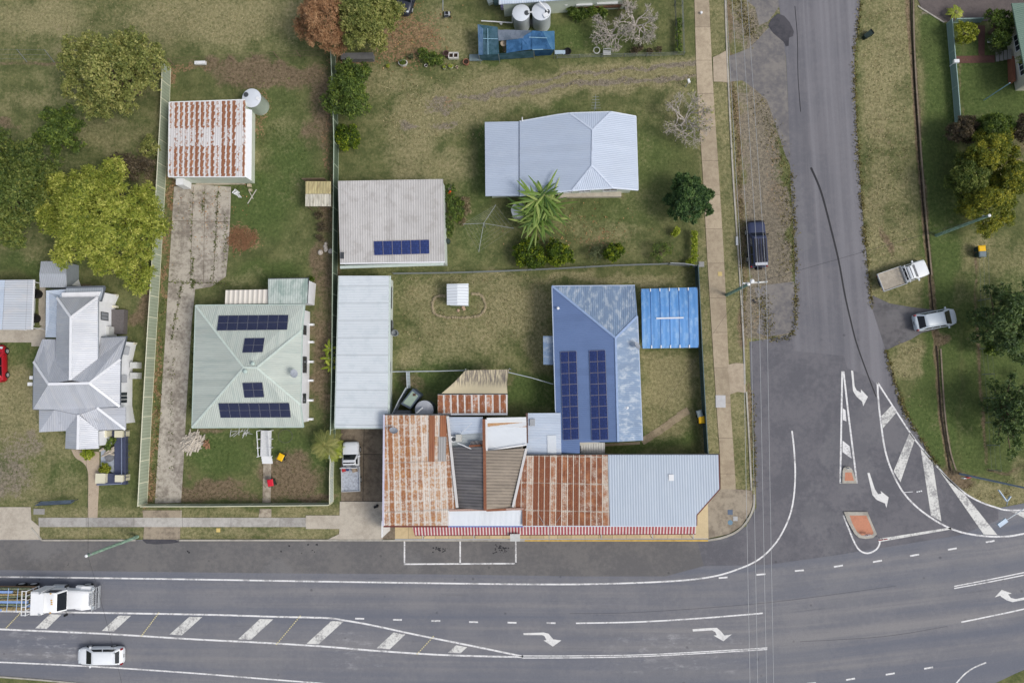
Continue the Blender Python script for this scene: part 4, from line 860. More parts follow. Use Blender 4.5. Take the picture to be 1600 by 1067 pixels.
# --- carport and small shed, far left
cp = house('carport', [(-20, 437), (53, 437), (50, 515), (-20, 515)], 'pale blue-grey ribbed carport roof at the left edge of the lawn', 'carport')
CR = roof_mat('blue_grey_ribbed', S(192, 198, 206), .76, .25, .05, stain=S(206, 204, 204), stain_amt=.5, ribcol=.22, rows=2.4)
roof(cp, [[(8, 437.5, 2.8), (53, 437, 2.7), (50, 515, 2.7), (3, 515, 2.8)]], CR); roof(cp, [[(-60, 437.5, 2.55), (7.5, 437.5, 2.82), (2.5, 515, 2.82), (-60, 515, 2.55)]], LBLUE)
for u, v in ((50, 440), (48, 512), (12, 513), (10, 440)): post(cp, u, v, 2.7, WHITE)
gutter(cp, [(53, 437, 2.7), (50, 515, 2.7)], WHITE, .12)
q = at(57, 478); MB().box((q.x - .2, q.y, 1.0), (.15, 4.2, 2.0)).build('side_wall', METALWALL, cp)
sh = house('garden_shed', [(62, 408), (121, 408), (121, 449), (62, 449)], 'plain grey gabled metal shed with an open white door beneath the bright green tree', 'shed')
rA, rB = (61.5, 428, 2.5), (103.5, 428, 2.5); SHM = roof_mat('grey_shed_metal', S(172, 178, 186), .76, .19, .04, ribcol=.2)
roof(sh, [[(64, 408.5, 2.05), (104, 408, 2.05), rB, rA], [rA, rB, (104, 449, 2.05), (62, 449, 2.05)]], SHM, thick=.06); poly, _ = walls(sh, [(64.5, 409), (104, 409), (104, 448.5), (63, 448.5)], 2.05, plain('grey_shed_wall', S(142, 150, 158), .5), .05, drop=.02)
ra, rb2, rc = at(104, 409, 2.02), at(103.6, 428, 2.46), at(104, 448.5, 2.02); MB().add([ra, rb2, rc, ra - Vector((.06, 0, 0)), rb2 - Vector((.06, 0, 0)), rc - Vector((.06, 0, 0))], [(0, 2, 1), (3, 4, 5), (0, 1, 4, 3), (1, 2, 5, 4)]).build('gable', plain('grey_shed_wall', 0), sh)
dA, dB = at(119, 428), at(119.5, 448); MB().add([dA + Vector((.1, 0, .05)), dB + Vector((.55, 0, .05)), dB + Vector((.1, 0, 1.85)), dA + Vector((-.35, 0, 1.85))], [(0, 1, 2, 3)]).add([dA + Vector((.06, 0, .05)), dB + Vector((.51, 0, .05)), dB + Vector((.06, 0, 1.85)), dA + Vector((-.39, 0, 1.85))], [(3, 2, 1, 0)]).build('door', WHITE, sh)
for k, (u, v) in enumerate(((61, 460), (58, 498))):
    p = at(u, v); tag(MB().lathe((p.x, p.y, 0), [(.46, 0), (.52, .9), (.50, .98), (.44, .98), (.42, .5), (.02, .5)], 16).build('drum', BLACK), ('black open drum nearer the grey shed beside the carport', 'black open drum at the lower end of the carport')[k], 'drum', 'black drums beside the carport')
p = at(64, 458, 2.0); 
# --- long white shed
h = house('long_shed', [(525, 431), (613, 431), (606, 668), (523, 668)], 'long white metal shed with cross laps, standing along the centre fence', 'shed')
LW = roof_mat('white_lap_roof', S(212, 219, 224), 1.76, .25, .02, joint=.6, stain=S(190, 200, 206), stain_amt=.45, stain_stretch=(.9, .8), ribcol=.04, rough=.5)
roof(h, [[(530, 431, 2.55), (607.5, 431, 2.95), (605.5, 668, 2.95), (523.5, 668, 2.55)]], LW)
gutter(h, [(609.5, 431, 2.85), (607.2, 668, 2.85)], plain('pale_green_gutter', S(190, 202, 196), .5), .16); gutter(h, [(523, 668.6, 2.55), (606.5, 668.6, 2.9)], plain('pale_green_gutter', 0), .14)
gutter(h, [(529.4, 431, 2.5), (523, 668, 2.5)], plain('pale_green_gutter', 0), .12)
poly, _ = walls(h, [(531, 432), (607, 432), (605, 667), (525, 667)], 2.6, METALWALL, .08)
a, c = wall_pts(poly, 612, 550)
for f0, f1, z0, z1 in ((.80, .95, .6, 1.9), (.62, .72, .1, 2.0), (.36, .43, 1.0, 1.9)): window(h, a, c, f0, f1, z0, z1, STEEL, DKSTEEL, 1, 'shutter')
# --- grey shed with six panels
h = house('garage_shed', [(528, 284), (692, 280), (695, 409), (531, 412)], 'wide weathered grey metal shed with a single row of six solar panels', 'shed')
WG = roof_mat('weathered_grey_roof', S(188, 186, 184), .76, .25, .05, stain=S(160, 156, 152), stain_amt=.55, stain_stretch=(.9, .9), ribcol=.16, rows=0)
g = [(528, 283, 3.3), (692, 280, 3.3), (695, 409.5, 2.8), (531.5, 412, 2.8)]; roof(h, [g], WG)
poly, _ = walls(h, [(529, 284), (691, 281), (694, 409), (532, 411)], 2.85, METALWALL, .05)
gutter(h, [g[3], g[2]], WHITE, .12); solar_array(h, g[:3], [(584, 377), (671, 374.5), (671.5, 397), (585, 399.5)], 6, 1, cm=SOLAR_B, fm=SOLARFR_B)
m = MB(); A, B = at(531.5, 414, 2.2), at(693, 411, 2.2); m.beam(A + Vector((0, -.25, 0)), B + Vector((0, -.1, 0)), .3, .05); m.build('front_awning', plain('pale_green_gutter', 0), h)
m = MB()
for k in range(4): p = at(533.5 + (k % 2) * 3, 397 + (k // 2) * 5, 2.86); m.box((p.x, p.y, 2.92), (.16, .34, .05))
m.build('roof_vents', DKSTEEL, h)
# --- timber lean-to
h = house('lean_to', [(477, 284), (517, 284), (517, 323), (477, 323)], 'small timber lean-to with a lichen-yellowed roof beside the centre fence', 'shelter')
roof(h, [[(477.5, 283.5, 2.1), (517, 283.5, 2.1), (517, 303, 2.2), (477.3, 303, 2.2)]], roof_mat('lichen_roof', S(190, 178, 132), .3, .3, .12, stain=S(150, 134, 100), stain_amt=.8, stain_stretch=(3, .7), ribcol=.2), thick=.05)
roof(h, [[(477.3, 303.3, 2.2), (517, 303.3, 2.2), (517, 322.5, 2.05), (477, 322.5, 2.05)]], roof_mat('bleached_roof', S(196, 192, 178), .3, .3, .12, stain=S(130, 122, 104), stain_amt=.7, stain_stretch=(3, .7), ribcol=.2), thick=.05)
for u, v in ((479, 286), (515, 286), (515, 321), (479, 321)): post(h, u, v, 2.1, TIMBER, .05)
q = at(498, 287); MB().box((q.x, q.y, 1.0), (2.4, .06, 1.9)).build('back_wall', TIMBER, h)
# --- grey-blue house
h = house('weatherboard_house', [(812, 190), (993, 182), (997, 297), (812, 306)], 'house with a smooth pale blue-grey hip roof below the gravel drive', 'house')
BG = roof_mat('blue_grey_roof', S(178, 190, 208), .76, .19, .03, rough=.4, ribcol=.05, stain=S(190, 200, 214), stain_amt=.25)
rn, rs = (926, 203, 4.7), (925, 259, 4.7); w2 = (812, 306, 3.15); Wp, Ep = (rn, rs, w2), (rn, rs, (997, 297, 3.3))
tN, w1, wk, wS = [onp(Wp, u, v) for u, v in ((890, 177), (812, 190), (868, 180), (894, 298))]; tE, ts, eN = [onp(Ep, u, v) for u, v in ((955, 175), (958, 294), (993.5, 182))]
roof(h, [[w1, wk, tN, rn, rs, wS, w2], [tN, tE, rn], [tE, eN, (997, 297, 3.3), ts, rs, rn], [wS, rs, ts]], BG)
roof(h, [[(757.5, 191, 2.6), (811.5, 190, 3.1), (811.5, 306, 3.1), (758.5, 306.5, 2.6)]], BG, 'skillion_roof'); caps(h, [(rn, rs), (tN, rn), (tE, rn), (rs, ts), (rs, wS)], plain('blue_grey_ridge', S(196, 206, 222), .45), .16)
gutter(h, [w1, wk, tN, tE, eN, (997, 297, 3.3), ts, wS, w2], plain('pale_gutter', S(206, 214, 226), .5), .12); gutter(h, [(811.5, 190, 3.15), (811.5, 306, 3.15)], plain('dark_seam', S(104, 114, 130), .5), .08)
poly, _ = walls(h, [(759, 192), (992, 184), (995, 296), (760, 305)], 2.65, GBOARD, .4); walls(h, [(814, 192), (992, 184), (994, 295), (814, 304)], 3.2, GBOARD, .5, 2.5)
a, c = wall_pts(poly, 880, 305)
for f0, f1 in ((.50, .58), (.63, .71), (.80, .90)): window(h, a, c, f0, f1, 1.0, 2.1, WHITE, WINDOWGLASS, 2)
p0, p1 = at(872, 306), at(970, 304); MB().box(((p0.x + p1.x) / 2, p0.y + .12, .25), (p1.x - p0.x, .8, .5)).build('front_step', PALEC, h)
p = at(926, 166, 6.0); pb = at(928, 176, 3.4); m = MB().tube([(pb.x, pb.y, 3.1), (pb.x, pb.y + .05, 6.0)], .025, 5)
for k in range(5): m.tube([(pb.x - .5 + .05 * k, pb.y - .55 + .28 * k, 5.9), (pb.x + .5 - .05 * k, pb.y - .55 + .28 * k, 5.9)], .012, 4)
m.tube([(pb.x, pb.y - .7, 5.9), (pb.x, pb.y + .8, 5.9)], .015, 4); m.build('aerial', STEEL, h)
m = MB()
for q in ([(875, 187, 3.25), (875, 181, 3.25), (890, 179.5, 3.3)], [(816, 190, 3.2), (816, 184, 3.25)], [(879.5, 299, 3.3), (879.5, 292, 3.4)]): m.tube([at(*k) + Vector((0, 0, .08)) for k in q], .05, 5)
m.build('vent_pipe', WHITE, h)
# --- small white garden shed
h = house('garden_shed', [(698, 443), (732, 443), (732, 477), (698, 477)], 'tiny white gabled garden shed ringed by stone edging on the dry lawn', 'shed')
roof(h, [[(698, 444, 1.85), (714.5, 443.5, 2.1), (714.5, 477, 2.1), (698.3, 476.5, 1.85)], [(714.5, 443.5, 2.1), (732, 443, 1.85), (731.5, 477.5, 1.85), (714.5, 477, 2.1)]], roof_mat('white_shed_roof', S(216, 222, 228), .3, .3, .02, ribcol=.22), thick=.05)
walls(h, [(699, 444.5), (731, 444), (730.5, 477), (699, 476)], 1.85, METALWALL, .08, drop=.04)
# --- blue house
h = house('weatherboard_house', [(862, 447), (992, 446), (1003, 688), (877, 707)], 'deep blue roofed house with two long solar arrays and a chalky weathered end', 'house')
BL = roof_mat('blue_roof', S(108, 130, 172), .76, .19, .04, rough=.42, ribcol=.05, stain=S(116, 138, 180), stain_amt=.35, stain_stretch=(.5, .9))
BW = roof_mat('weathered_blue_roof', S(122, 143, 170), .76, .19, .06, rough=.55, ribcol=.06, stain=S(184, 194, 204), stain_amt=.75, stain_stretch=(1.9, .9))
r1, r2 = (962, 528, 5.0), (966, 690, 5.0); NWb = (862.5, 447, 3.2); eB = onp((r1, r2, (1004, 688, 4.1)), 996, 494); NEb = onp((NWb, r1, eB), 992, 446); b1, b2, b3, b4, b5 = [onp((NWb, r1, r2), u, v) for u, v in ((949, 690.5), (906, 691), (906, 708), (877, 707.5), (868, 640))]
roof(h, [[NWb, r1, r2, b1, b2, b3, b4, b5]], BL)
roof(h, [[NWb, NEb, eB, r1]], BW, 'hip_end'); roof(h, [[eB, (1004, 688, 4.1), r2, r1]], BW, 'street_slope')
caps(h, [(NWb, r1), (eB, r1), (r1, r2)], plain('blue_ridge', S(150, 172, 206), .45), .2)
gutter(h, [NEb, NWb, b5, b4], plain('pale_blue_gutter', S(176, 190, 212), .5), .1); gutter(h, [eB, (1004, 688, 4.1)], plain('pale_blue_gutter', 0), .1)
walls(h, [(864, 449), (991, 448), (995, 495), (1002, 686), (880, 706)], 3.2, CBOARD, .35); walls(h, [(940, 520), (993, 520), (1000, 684), (944, 686)], 4.05, CBOARD, .5, 3.0)
solar_array(h, [NWb, r1, r2], [(876, 549.5), (901, 548.5), (905, 686), (880.5, 687.5)], 2, 8, cm=SOLAR_B, fm=SOLARFR_B); solar_array(h, [NWb, r1, r2], [(921, 548), (946, 547), (951, 686.5), (925, 688)], 2, 8, cm=SOLAR_B, fm=SOLARFR_B)
roof(h, [[(848.5, 525, 2.5), (864, 525, 2.7), (866, 570, 2.7), (849, 569.5, 2.5)]], BW, 'porch_roof', .08); walls(h, [(849, 526), (866, 526), (867, 569), (850, 569)], 2.5, CBOARD, .1)
roof(h, [[(907, 691.5, 2.7), (945, 691.5, 2.7), (945, 708, 2.6), (907.5, 708, 2.6)]], roof_mat('pale_worn_roof', S(196, 196, 192), .5, .25, .06, stain=S(150, 150, 146), stain_amt=.6), 'porch_roof', .08)
for u, v in ((909, 706), (943, 706)): post(h, u, v, 2.65)
p = at(872, 482, 3.4); MB().lathe((p.x, p.y, 3.2), [(.08, 0), (.08, .35), (.14, .36), (.14, .46), (.02, .5)], 10).build('roof_vent', WHITE, h); p = at(980, 637, 4.6); MB().lathe((p.x, p.y, 4.45), [(.1, 0), (.1, .2), (.14, .22), (.02, .3)], 10).build('roof_vent', WHITE, h)
# --- blue barrel carport
h = house('carport', [(1002, 451), (1091, 451), (1091, 544), (1002, 544)], 'bright blue barrel-roofed carport in six strips beside the street fence', 'carport')
BB = roof_mat('bright_blue_sheet', S(96, 150, 210), 1.0, .5, .05, stain=S(146, 184, 222), stain_amt=.7, stain_stretch=(1.6, .7), ribcol=.04, rough=.6)
N = 10; prof = [(k / N, 2.25 + .75 * math.sin(math.pi * k / N)) for k in range(N + 1)]; G = lambda x, f, z: (1001.5 + (1090 - 1001.5) * x + (2.0 * f), (451.5 - 2.5 * x) + (93 + 1.0 * x) * f, z)
for s in range(6):
    roof(h, [[G(s / 6 + .002, prof[k][0], prof[k][1]), G((s + 1) / 6 - .002, prof[k][0], prof[k][1]), G((s + 1) / 6 - .002, prof[k + 1][0], prof[k + 1][1]), G(s / 6 + .002, prof[k + 1][0], prof[k + 1][1])] for k in range(N)], BB, 'roof_strip', .03)
m = MB(); m2 = MB()
for s in range(1, 6):
    m = MB()
    for k in range(N): m.beam(at(*G(s / 6, prof[k][0], prof[k][1] + .02)), at(*G(s / 6, prof[k + 1][0], prof[k + 1][1] + .02)), .045, .02)
    m.build('rib', plain('dark_blue_rib', S(58, 100, 160), .5), h)
    for f in (0, 1): MB().beam(at(*G(s / 6, f, 2.33)), at(*G(s / 6, .05 if f == 0 else .95, 2.4)), .1, .1).build('bracket', WHITE, h)
caps(h, [(G(.26, .5, 3.05), G(.74, .5, 3.05))], WHITE, .14, 'ridge_bar')
for x in (.03, .97):
    for f in (.04, .96): q = G(x, f, 2.3); post(h, q[0], q[1], 2.35, STEEL, .05)
gutter(h, [G(0, 0, 2.3), G(0, 1, 2.3)], DKSTEEL, .06, 'side_rail', .0); gutter(h, [G(1, 0, 2.3), G(1, 1, 2.3)], DKSTEEL, .06, 'side_rail', .0)

# --- shops on the main road
h1 = house('shop_building', [(601, 648), (703, 648), (712, 820), (600, 820)], 'leftmost shop under a patchwork rusty roof of orange and white sheets', 'shop', 'shops in one row on the main road')
OR = roof_mat('patchwork_rust_roof', S(214, 206, 196), .56, .19, .05, rough=.7, rust=dict(cw=.57, ch=1.05, lv=.50, kc=.26, kr=.40, kn=1.7, ns=4.2, ew=.26, rw=.2, ke=.55, krow=.16, soft=.62, shift=.12, c1=S(182, 134, 90), c2=S(154, 102, 66), c3=S(208, 176, 136)), rows=4.7)
roof(h1, [[(601, 648.5, 3.9), (699, 648.5, 3.9), (704, 700, 4.15), (714, 793, 4.5), (700, 797, 4.52), (700, 821, 4.6), (599.5, 821, 4.6)]], OR)
q = [at(671, 649, 3.92), at(681, 649, 3.92), at(680, 722, 4.24), at(671, 722, 4.24)]
DR = roof_mat('dark_rust_sheet', S(156, 104, 74), .76, .19, .12, stain=S(132, 78, 60), stain_amt=.7, rough=.85)
roof(h1, [[(670.5, 649, 3.96), (679.5, 649, 3.96), (679, 721, 4.27), (669.5, 721, 4.27)]], DR, 'roof_patch', .03); roof(h1, [[(687.5, 649, 3.96), (697.5, 649, 3.96), (697.5, 682, 4.1), (687, 682, 4.1)]], DR, 'roof_patch', .03)
roof(h1, [[(685.5, 682.5, 4.12), (697.5, 682.5, 4.12), (696.5, 720.5, 4.29), (685, 720.5, 4.29)]], roof_mat('grey_patch_sheet', S(166, 164, 162), .76, .25, .04, ribcol=.2), 'roof_patch', .03)
gutter(h1, [(600.3, 648, 3.9), (598.8, 821, 4.6)], plain('lilac_barge', S(196, 196, 214), .5), .18, 'barge_board', .02); gutter(h1, [(599, 822, 4.55), (700, 822, 4.55)], plain('maroon_fascia', S(104, 54, 52), .6), .2, 'fascia', -.1)
gutter(h1, [(601, 647.5, 3.85), (704, 647.5, 3.85)], DKSTEEL, .16); caps(h1, [((699.5, 650, 4.0), (704.5, 700, 4.25)), ((704.5, 700, 4.25), (714.5, 793, 4.58))], plain('white_flashing', S(206, 204, 202), .5, var=.1), .26, 'flashing')
walls(h1, [(602, 650), (700, 650), (712, 792), (700, 819), (601, 819)], 3.9, BRICKW, .12); q = at(598.5, 822, 3.0); MB().box((q.x, q.y - .2, 1.7), (.14, 1.6, 3.4)).build('wing_wall', WHITE, h1)
def dish(root, u, v, z, r=.5, yaw=0.6):
    p = at(u, v, z); m = MB(); ax = Vector((math.cos(yaw), math.sin(yaw), .8)).normalized(); e1 = ax.cross(Vector((0, 0, 1))).normalized(); e2 = ax.cross(e1); b0 = len(m.v); c = p + Vector((0, 0, .7))
    rings = [[c + ax * (.35 * (k / 3) ** 2 * r) + (e1 * math.cos(t) * r + e2 * math.sin(t) * r) * max(k / 3, .02) for t in [2 * math.pi * i / 16 for i in range(16)]] for k in range(4)]
    m.loft(rings, caps=False); rings2 = [[q - ax * .015 for q in rg] for rg in rings]; m.loft([rg[::-1] for rg in rings2], caps=False)
    o = m.build('satellite_dish', plain('dish_grey', S(150, 156, 166), .5), root, smooth=True); MB().tube([p - Vector((0, 0, .2)), c], .03, 5).tube([c - ax * .02, c + ax * r * .9 + Vector((0, 0, -.1))], .015, 4).build('arm', STEEL, o)
dish(h1, 617, 673, 4.0, .42, 1.2)
h2 = house('shop_building', [(704, 651), (822, 651), (802, 795), (715, 797)], 'middle shop with two dark corrugated slopes meeting at a rusty ridge cap', 'shop', 'shops in one row on the main road')
CG = roof_mat('shaded_corrugated', S(104, 102, 104), .5, .3, .12, ribcol=.38, stain=S(138, 134, 130), stain_amt=.4, bump=.08, rough=.85); CT = roof_mat('lit_corrugated', S(140, 130, 118), .5, .3, .1, ribcol=.36, stain=S(168, 156, 140), stain_amt=.5, bump=.08, rough=.85)  # one roofing, east light painted in: darker west tone, lighter east tone
roof(h2, [[(704.5, 699, 4.0), (757.5, 698, 5.0), (758, 797, 5.0), (714.8, 793, 4.2)]], CG, 'west_slope'); roof(h2, [[(758.5, 704, 5.0), (822, 700.5, 4.0), (801, 792, 4.2), (759, 796, 5.0)]], CT, 'east_slope')
RUST = plain('rust_flashing', S(134, 88, 66), .85, var=.3, scale=5); caps(h2, [((756, 655, 4.5), (756.5, 700, 5.05)), ((757, 700, 5.05), (758, 797, 5.05))], RUST, .28); caps(h2, [((760, 655, 4.4), (760.5, 704, 5.02))], WHITE, .2, 'flashing'); caps(h2, [((760, 797, 4.9), (803, 795, 4.3))], RUST, .2, 'flashing', .06)
roof(h2, [[(701, 651.5, 3.7), (754, 651.5, 4.2), (754, 676, 4.2), (703, 680, 3.7)]], LBLUE, 'rear_roof', .1); roof(h2, [[(703, 680.3, 3.6), (754, 676.3, 4.1), (754, 698, 4.1), (704, 699, 3.6)]], roof_mat('grey_rear_roof', S(170, 178, 182), .76, .25, .05), 'rear_roof', .1)
roof(h2, [[(735, 689, 4.3), (754, 688, 4.5), (754, 697.5, 4.6), (734, 698, 4.4)]], CG, 'roof_patch', .06); caps(h2, [((733, 697, 4.45), (754.5, 695.5, 4.65))], RUST, .2, 'flashing', .06)
PW = roof_mat('white_sheet_roof', S(212, 216, 220), .9, .12, .04, rough=.55, ribcol=.04, rust=dict(cw=1.35, ch=9, lv=.78, kc=0, kr=0, kn=.9, ns=2, ew=.28, rw=.01, ke=.9, soft=.3, shift=0, c1=S(188, 150, 110), c2=S(170, 120, 80), c3=S(206, 180, 150), band=(-2.0, -.0, 0)))
WSH = roof_mat('white_panel_roof', S(216, 222, 228), .9, .12, .03, ribcol=.04)
roof(h2, [[(760.5, 652.5, 4.3), (822, 651.5, 3.95), (822.5, 659.5, 3.95), (760.5, 661, 4.3)]], roof_mat('white_plain_sheet', S(216, 220, 222), .9, .3, .05), 'rear_roof', .07); roof(h2, [[(760.5, 661, 4.31), (822.5, 659.5, 3.96), (822.5, 667, 3.97), (760.5, 668, 4.31)]], PW, 'rear_roof', .09)
roof(h2, [[(760.5, 668, 4.31), (822.5, 667, 3.97), (823, 694, 3.98), (761, 703, 4.35)]], WSH, 'rear_roof', .08); caps(h2, [((761, 703.5, 4.45), (823, 694.5, 4.1))], WHITE, .14, 'flashing')
roof(h2, [[(700, 797.5, 4.45), (818, 795, 4.45), (817.5, 822, 4.35), (700, 822, 4.35)]], WSH, 'parapet_roof', .1); caps(h2, [((700, 822.3, 4.32), (817.5, 822.3, 4.32))], plain('blue_fascia', S(84, 116, 186), .5), .1, 'fascia'); caps(h2, [((702, 796.8, 4.5), (818, 794.8, 4.5))], plain('rusty_white_flashing', S(170, 142, 130), .8, var=.35, scale=7), .2, 'flashing')
walls(h2, [(704, 654), (820, 654), (820, 692), (802, 792), (816, 819), (702, 819), (713, 792)], 3.6, BRICKW, .12); walls(h2, [(716, 705), (800, 705), (794, 793), (720, 793)], 4.15, BRICKW, .1, 3.5)
p = at(709, 686, 4.1); m = MB().box((p.x, p.y, 3.85), (.65, .55, .55)); m.build('air_conditioner', WHITE, h2); MB().lathe((p.x, p.y, 4.125), [(.22, 0), (.22, .02), (.03, .03)], 12).build('fan', DKSTEEL, h2)
m = MB(); A = at(715, 692, 4.4); B = at(741, 703, 4.6); m.tube([A, B], .05, 5); m.tube([at(722, 676, 4.0), at(737, 661, 5.2)], .02, 4); m.build('vent_pipe', WHITE, h2); p = at(717, 684, 4.0); MB().box((p.x, p.y, 4.05), (.55, .7, .5)).build('duct', plain('duct_grey', S(186, 186, 180), .5), h2)
h3 = house('shop_building', [(819, 711), (1122, 711), (1090, 822), (817, 822)], 'corner shop, half dark red rusty sheets and half smooth blue-grey roofing', 'shop', 'shops in one row on the main road')
RD = roof_mat('red_rust_roof', S(206, 196, 182), .85, .19, .05, rough=.75, rust=dict(cw=.56, ch=2.6, lv=.5, kc=.2, kr=.3, kn=1.0, ns=1.6, ew=.13, rw=.05, ke=.75, krow=.2, soft=.4, shift=.0, c1=S(160, 106, 74), c2=S(126, 76, 54), c3=S(190, 152, 114)), rows=2.6)
roof(h3, [[(819, 711.5, 3.9), (949.5, 710.5, 3.9), (952.5, 821, 4.5), (818, 821, 4.5), (817, 796, 4.4), (802.5, 792, 4.38)]], RD)
SB = roof_mat('smooth_blue_grey_roof', S(178, 190, 204), .76, .25, .02, ribcol=.12, rough=.45, stain=S(190, 200, 210), stain_amt=.3)
roof(h3, [[(950, 710.5, 3.92), (1122.5, 710.5, 3.92), (1124, 763.5, 4.2), (1088.5, 804, 4.42), (1088, 821, 4.52), (953, 821, 4.52)]], SB)
gutter(h3, [(819, 710.5, 3.85), (1123, 709.8, 3.85)], DKSTEEL, .12); gutter(h3, [(1123.2, 710, 3.9), (1124.7, 764, 4.2), (1089, 804.5, 4.42), (1088.6, 821, 4.5)], plain('maroon_fascia', 0), .1, 'fascia'); gutter(h3, [(817.8, 821.6, 4.4), (1088, 821.6, 4.45)], plain('white_fascia', S(196, 206, 220), .5), .12, 'fascia', -.06)
caps(h3, [((822.5, 700.5, 4.05), (801.5, 792, 4.42))], plain('white_flashing', 0), .24, 'flashing'); caps(h3, [((817.6, 796, 4.5), (817.8, 821, 4.6))], RUST, .2, 'flashing')
poly, _ = walls(h3, [(822, 713), (1121, 713), (1122, 762), (1086, 803), (1086, 818), (820, 818)], 3.9, BRICKW, .12)
a, c = wall_pts(poly, 950, 815)
for k in range(7): window(h3, a, c, .04 + k * .135, .04 + k * .135 + .1, .5, 2.5, plain('maroon_fascia', 0), GLASS, 2, 'shop_window')
p = at(1049, 746, 4.2); MB().box((p.x, p.y, 4.16), (.5, .6, .05)).build('roof_patch', WHITE, h3)
m = MB(); m.tube([at(858, 821, 4.9), at(858, 845, 3.2)], .025, 5).tube([at(868, 818, 4.6), at(877, 804, 5.0)], .02, 4).tube([at(850, 818, 4.6), at(841, 803, 5.0)], .02, 4); m.build('awning_stay', STEEL, h3)
vr_ = house('street_awning', [(646, 822), (1087, 822), (1087, 834), (646, 834)], 'long narrow awning in red and white stripes along the shop fronts', 'awning')
def stripe_mat():
    t = NT('awning_stripes', .5, .3); u, v, _ = t.sep(t.uv()); f = t.math('FRACT', t.math('DIVIDE', u, .305)); n = t.noise(t.pos(), 2.2, 5)
    k = t.rng(n, .3, .7, .9, 1.08); c = t.mix(t.step(t.math('ABSOLUTE', t.math('SUBTRACT', f, .5)), .29, .33), S(158, 78, 84), S(214, 204, 200)); t.color(t.mix(1.0, c, t.vec(k, k, k), 'MULTIPLY')); t.bump(f, .02, .4); return t.m
STR = stripe_mat()
roof(vr_, [[(644, 822.6, 3.15), (1087, 821.4, 3.15), (1087, 833.8, 2.8), (648, 836, 2.8)]], STR, 'canopy', .06); gutter(vr_, [(648, 836.6, 2.75), (1087, 834.4, 2.75)], plain('maroon_fascia', 0), .05)
for u in (660, 740, 858, 940, 1020, 1084): post(vr_, u, 842, 2.9, STEEL, .035)
m = MB()
for u in (660, 740, 858, 940, 1020, 1084): A = at(u, 834, 2.8); B = at(u, 842, 2.9); m.beam((B.x, B.y, 2.76), (B.x, A.y, 2.76), .05, .05)
m.beam(at(617, 842.5, 2.8), at(1106, 841.5, 2.8), .06, .06); m.build('front_beam', plain('pale_beam', S(176, 184, 196), .5), vr_)
p = at(805, 838.5, 2.9); tag(MB().box((p.x, p.y, 2.95), (.9, .62, .5)).box((p.x, p.y, 3.22), (.98, .7, .06)).build('air_conditioner', plain('ac_grey', 0)), 'boxy pale air conditioner perched on the front of the shop awning', 'air conditioner')
# small rear roofs
h = house('lean_to', [(684, 616), (793, 616), (793, 648), (684, 647)], 'rear lean-to with ten bold rust-red stripes between white sheets', 'lean-to')
RL = roof_mat('striped_rust_roof', S(208, 202, 198), .76, .19, .04, rough=.7, rust=dict(cw=.70, ch=9, lv=.56, kc=0, kr=.2, kn=1.3, ns=1.6, ew=.2, rw=.01, ke=1.0, soft=.3, shift=0, c1=S(166, 110, 76), c2=S(136, 84, 58), c3=S(194, 154, 118)))
roof(h, [[(684, 616.5, 3.2), (793, 616, 3.2), (793, 646.5, 2.85), (684, 647, 2.85)]], RL); gutter(h, [(684, 616, 3.2), (793, 615.5, 3.2)], DKSTEEL, .1); caps(h, [((684, 647.3, 2.9), (793, 646.8, 2.9))], WHITE, .2, 'flashing'); walls(h, [(685, 618), (792, 618), (792, 646), (685, 646)], 2.85, METALWALL, .06)
h = house('lean_to', [(823, 646), (876, 645), (877, 711), (820, 711)], 'pale blue-white skillion roof wedged between the middle shop and the blue house', 'lean-to')
roof(h, [[(824.5, 645.5, 3.3), (876, 645, 3.5), (877, 710, 3.5), (820.5, 710, 3.3), (824, 690, 3.3)]], LBLUE); roof(h, [[(855, 680, 3.48), (869, 680, 3.54), (869.5, 710, 3.54), (855.5, 710, 3.48)]], WSH, 'roof_patch', .02); walls(h, [(826, 648), (875, 647), (876, 709), (823, 709)], 3.3, METALWALL, .1); gutter(h, [(823.2, 645.5, 3.35), (823.6, 692, 3.35)], plain('brown_gutter', S(98, 76, 70), .7), .2)
p = at(832, 660, 3.5); MB().box((p.x, p.y, 3.4), (.5, .7, .16)).build('skylight', plain('skylight_grey', S(160, 164, 168), .4), h)
def sail_mat():
    t = NT('sail_cloth', .9, .1); u, v, _ = t.sep(t.obj()); n = t.noise(t.vec(t.math('MULTIPLY', u, 7.0), t.math('MULTIPLY', v, .7)), 1.0, 6, .7)
    f = t.math('MULTIPLY', t.step(n, .40, .56), t.step(t.sep(t.obj())[1], -.75, .1)); t.color(t.mix(t.math('MULTIPLY', f, .9), S(204, 192, 162), S(112, 106, 102))); return t.m
h = house('shade_sail', [(727, 578), (795, 577), (793, 615), (690, 615)], 'beige shade sail streaked with grime behind the striped rusty lean-to', 'shade sail')
Q = [(727, 578.5, 2.7), (795.5, 577, 2.7), (793, 614.5, 3.25), (690, 614.5, 3.25)]; V = []; n = 10
for j in range(n + 1):
    for i in range(n + 1):
        a, b2 = i / n, j / n; p = at(*Q[0]).lerp(at(*Q[1]), a).lerp(at(*Q[3]).lerp(at(*Q[2]), a), b2); s = math.sin(math.pi * a) * math.sin(math.pi * b2)
        side = math.sin(math.pi * b2); p.x += side * .12 * (1 if i == 0 else -1 if i == n else 0); p.z -= .35 * s; V.append(p)
F = [(j * (n + 1) + i, j * (n + 1) + i + 1, (j + 1) * (n + 1) + i + 1, (j + 1) * (n + 1) + i) for j in range(n) for i in range(n)]
MB().add(V, F).add([p - Vector((0, 0, .02)) for p in V], [f[::-1] for f in F]).build('sail', sail_mat(), h, smooth=True)
for u, v in ((727, 577), (796, 576)): post(h, u, v, 2.9, STEEL, .05)
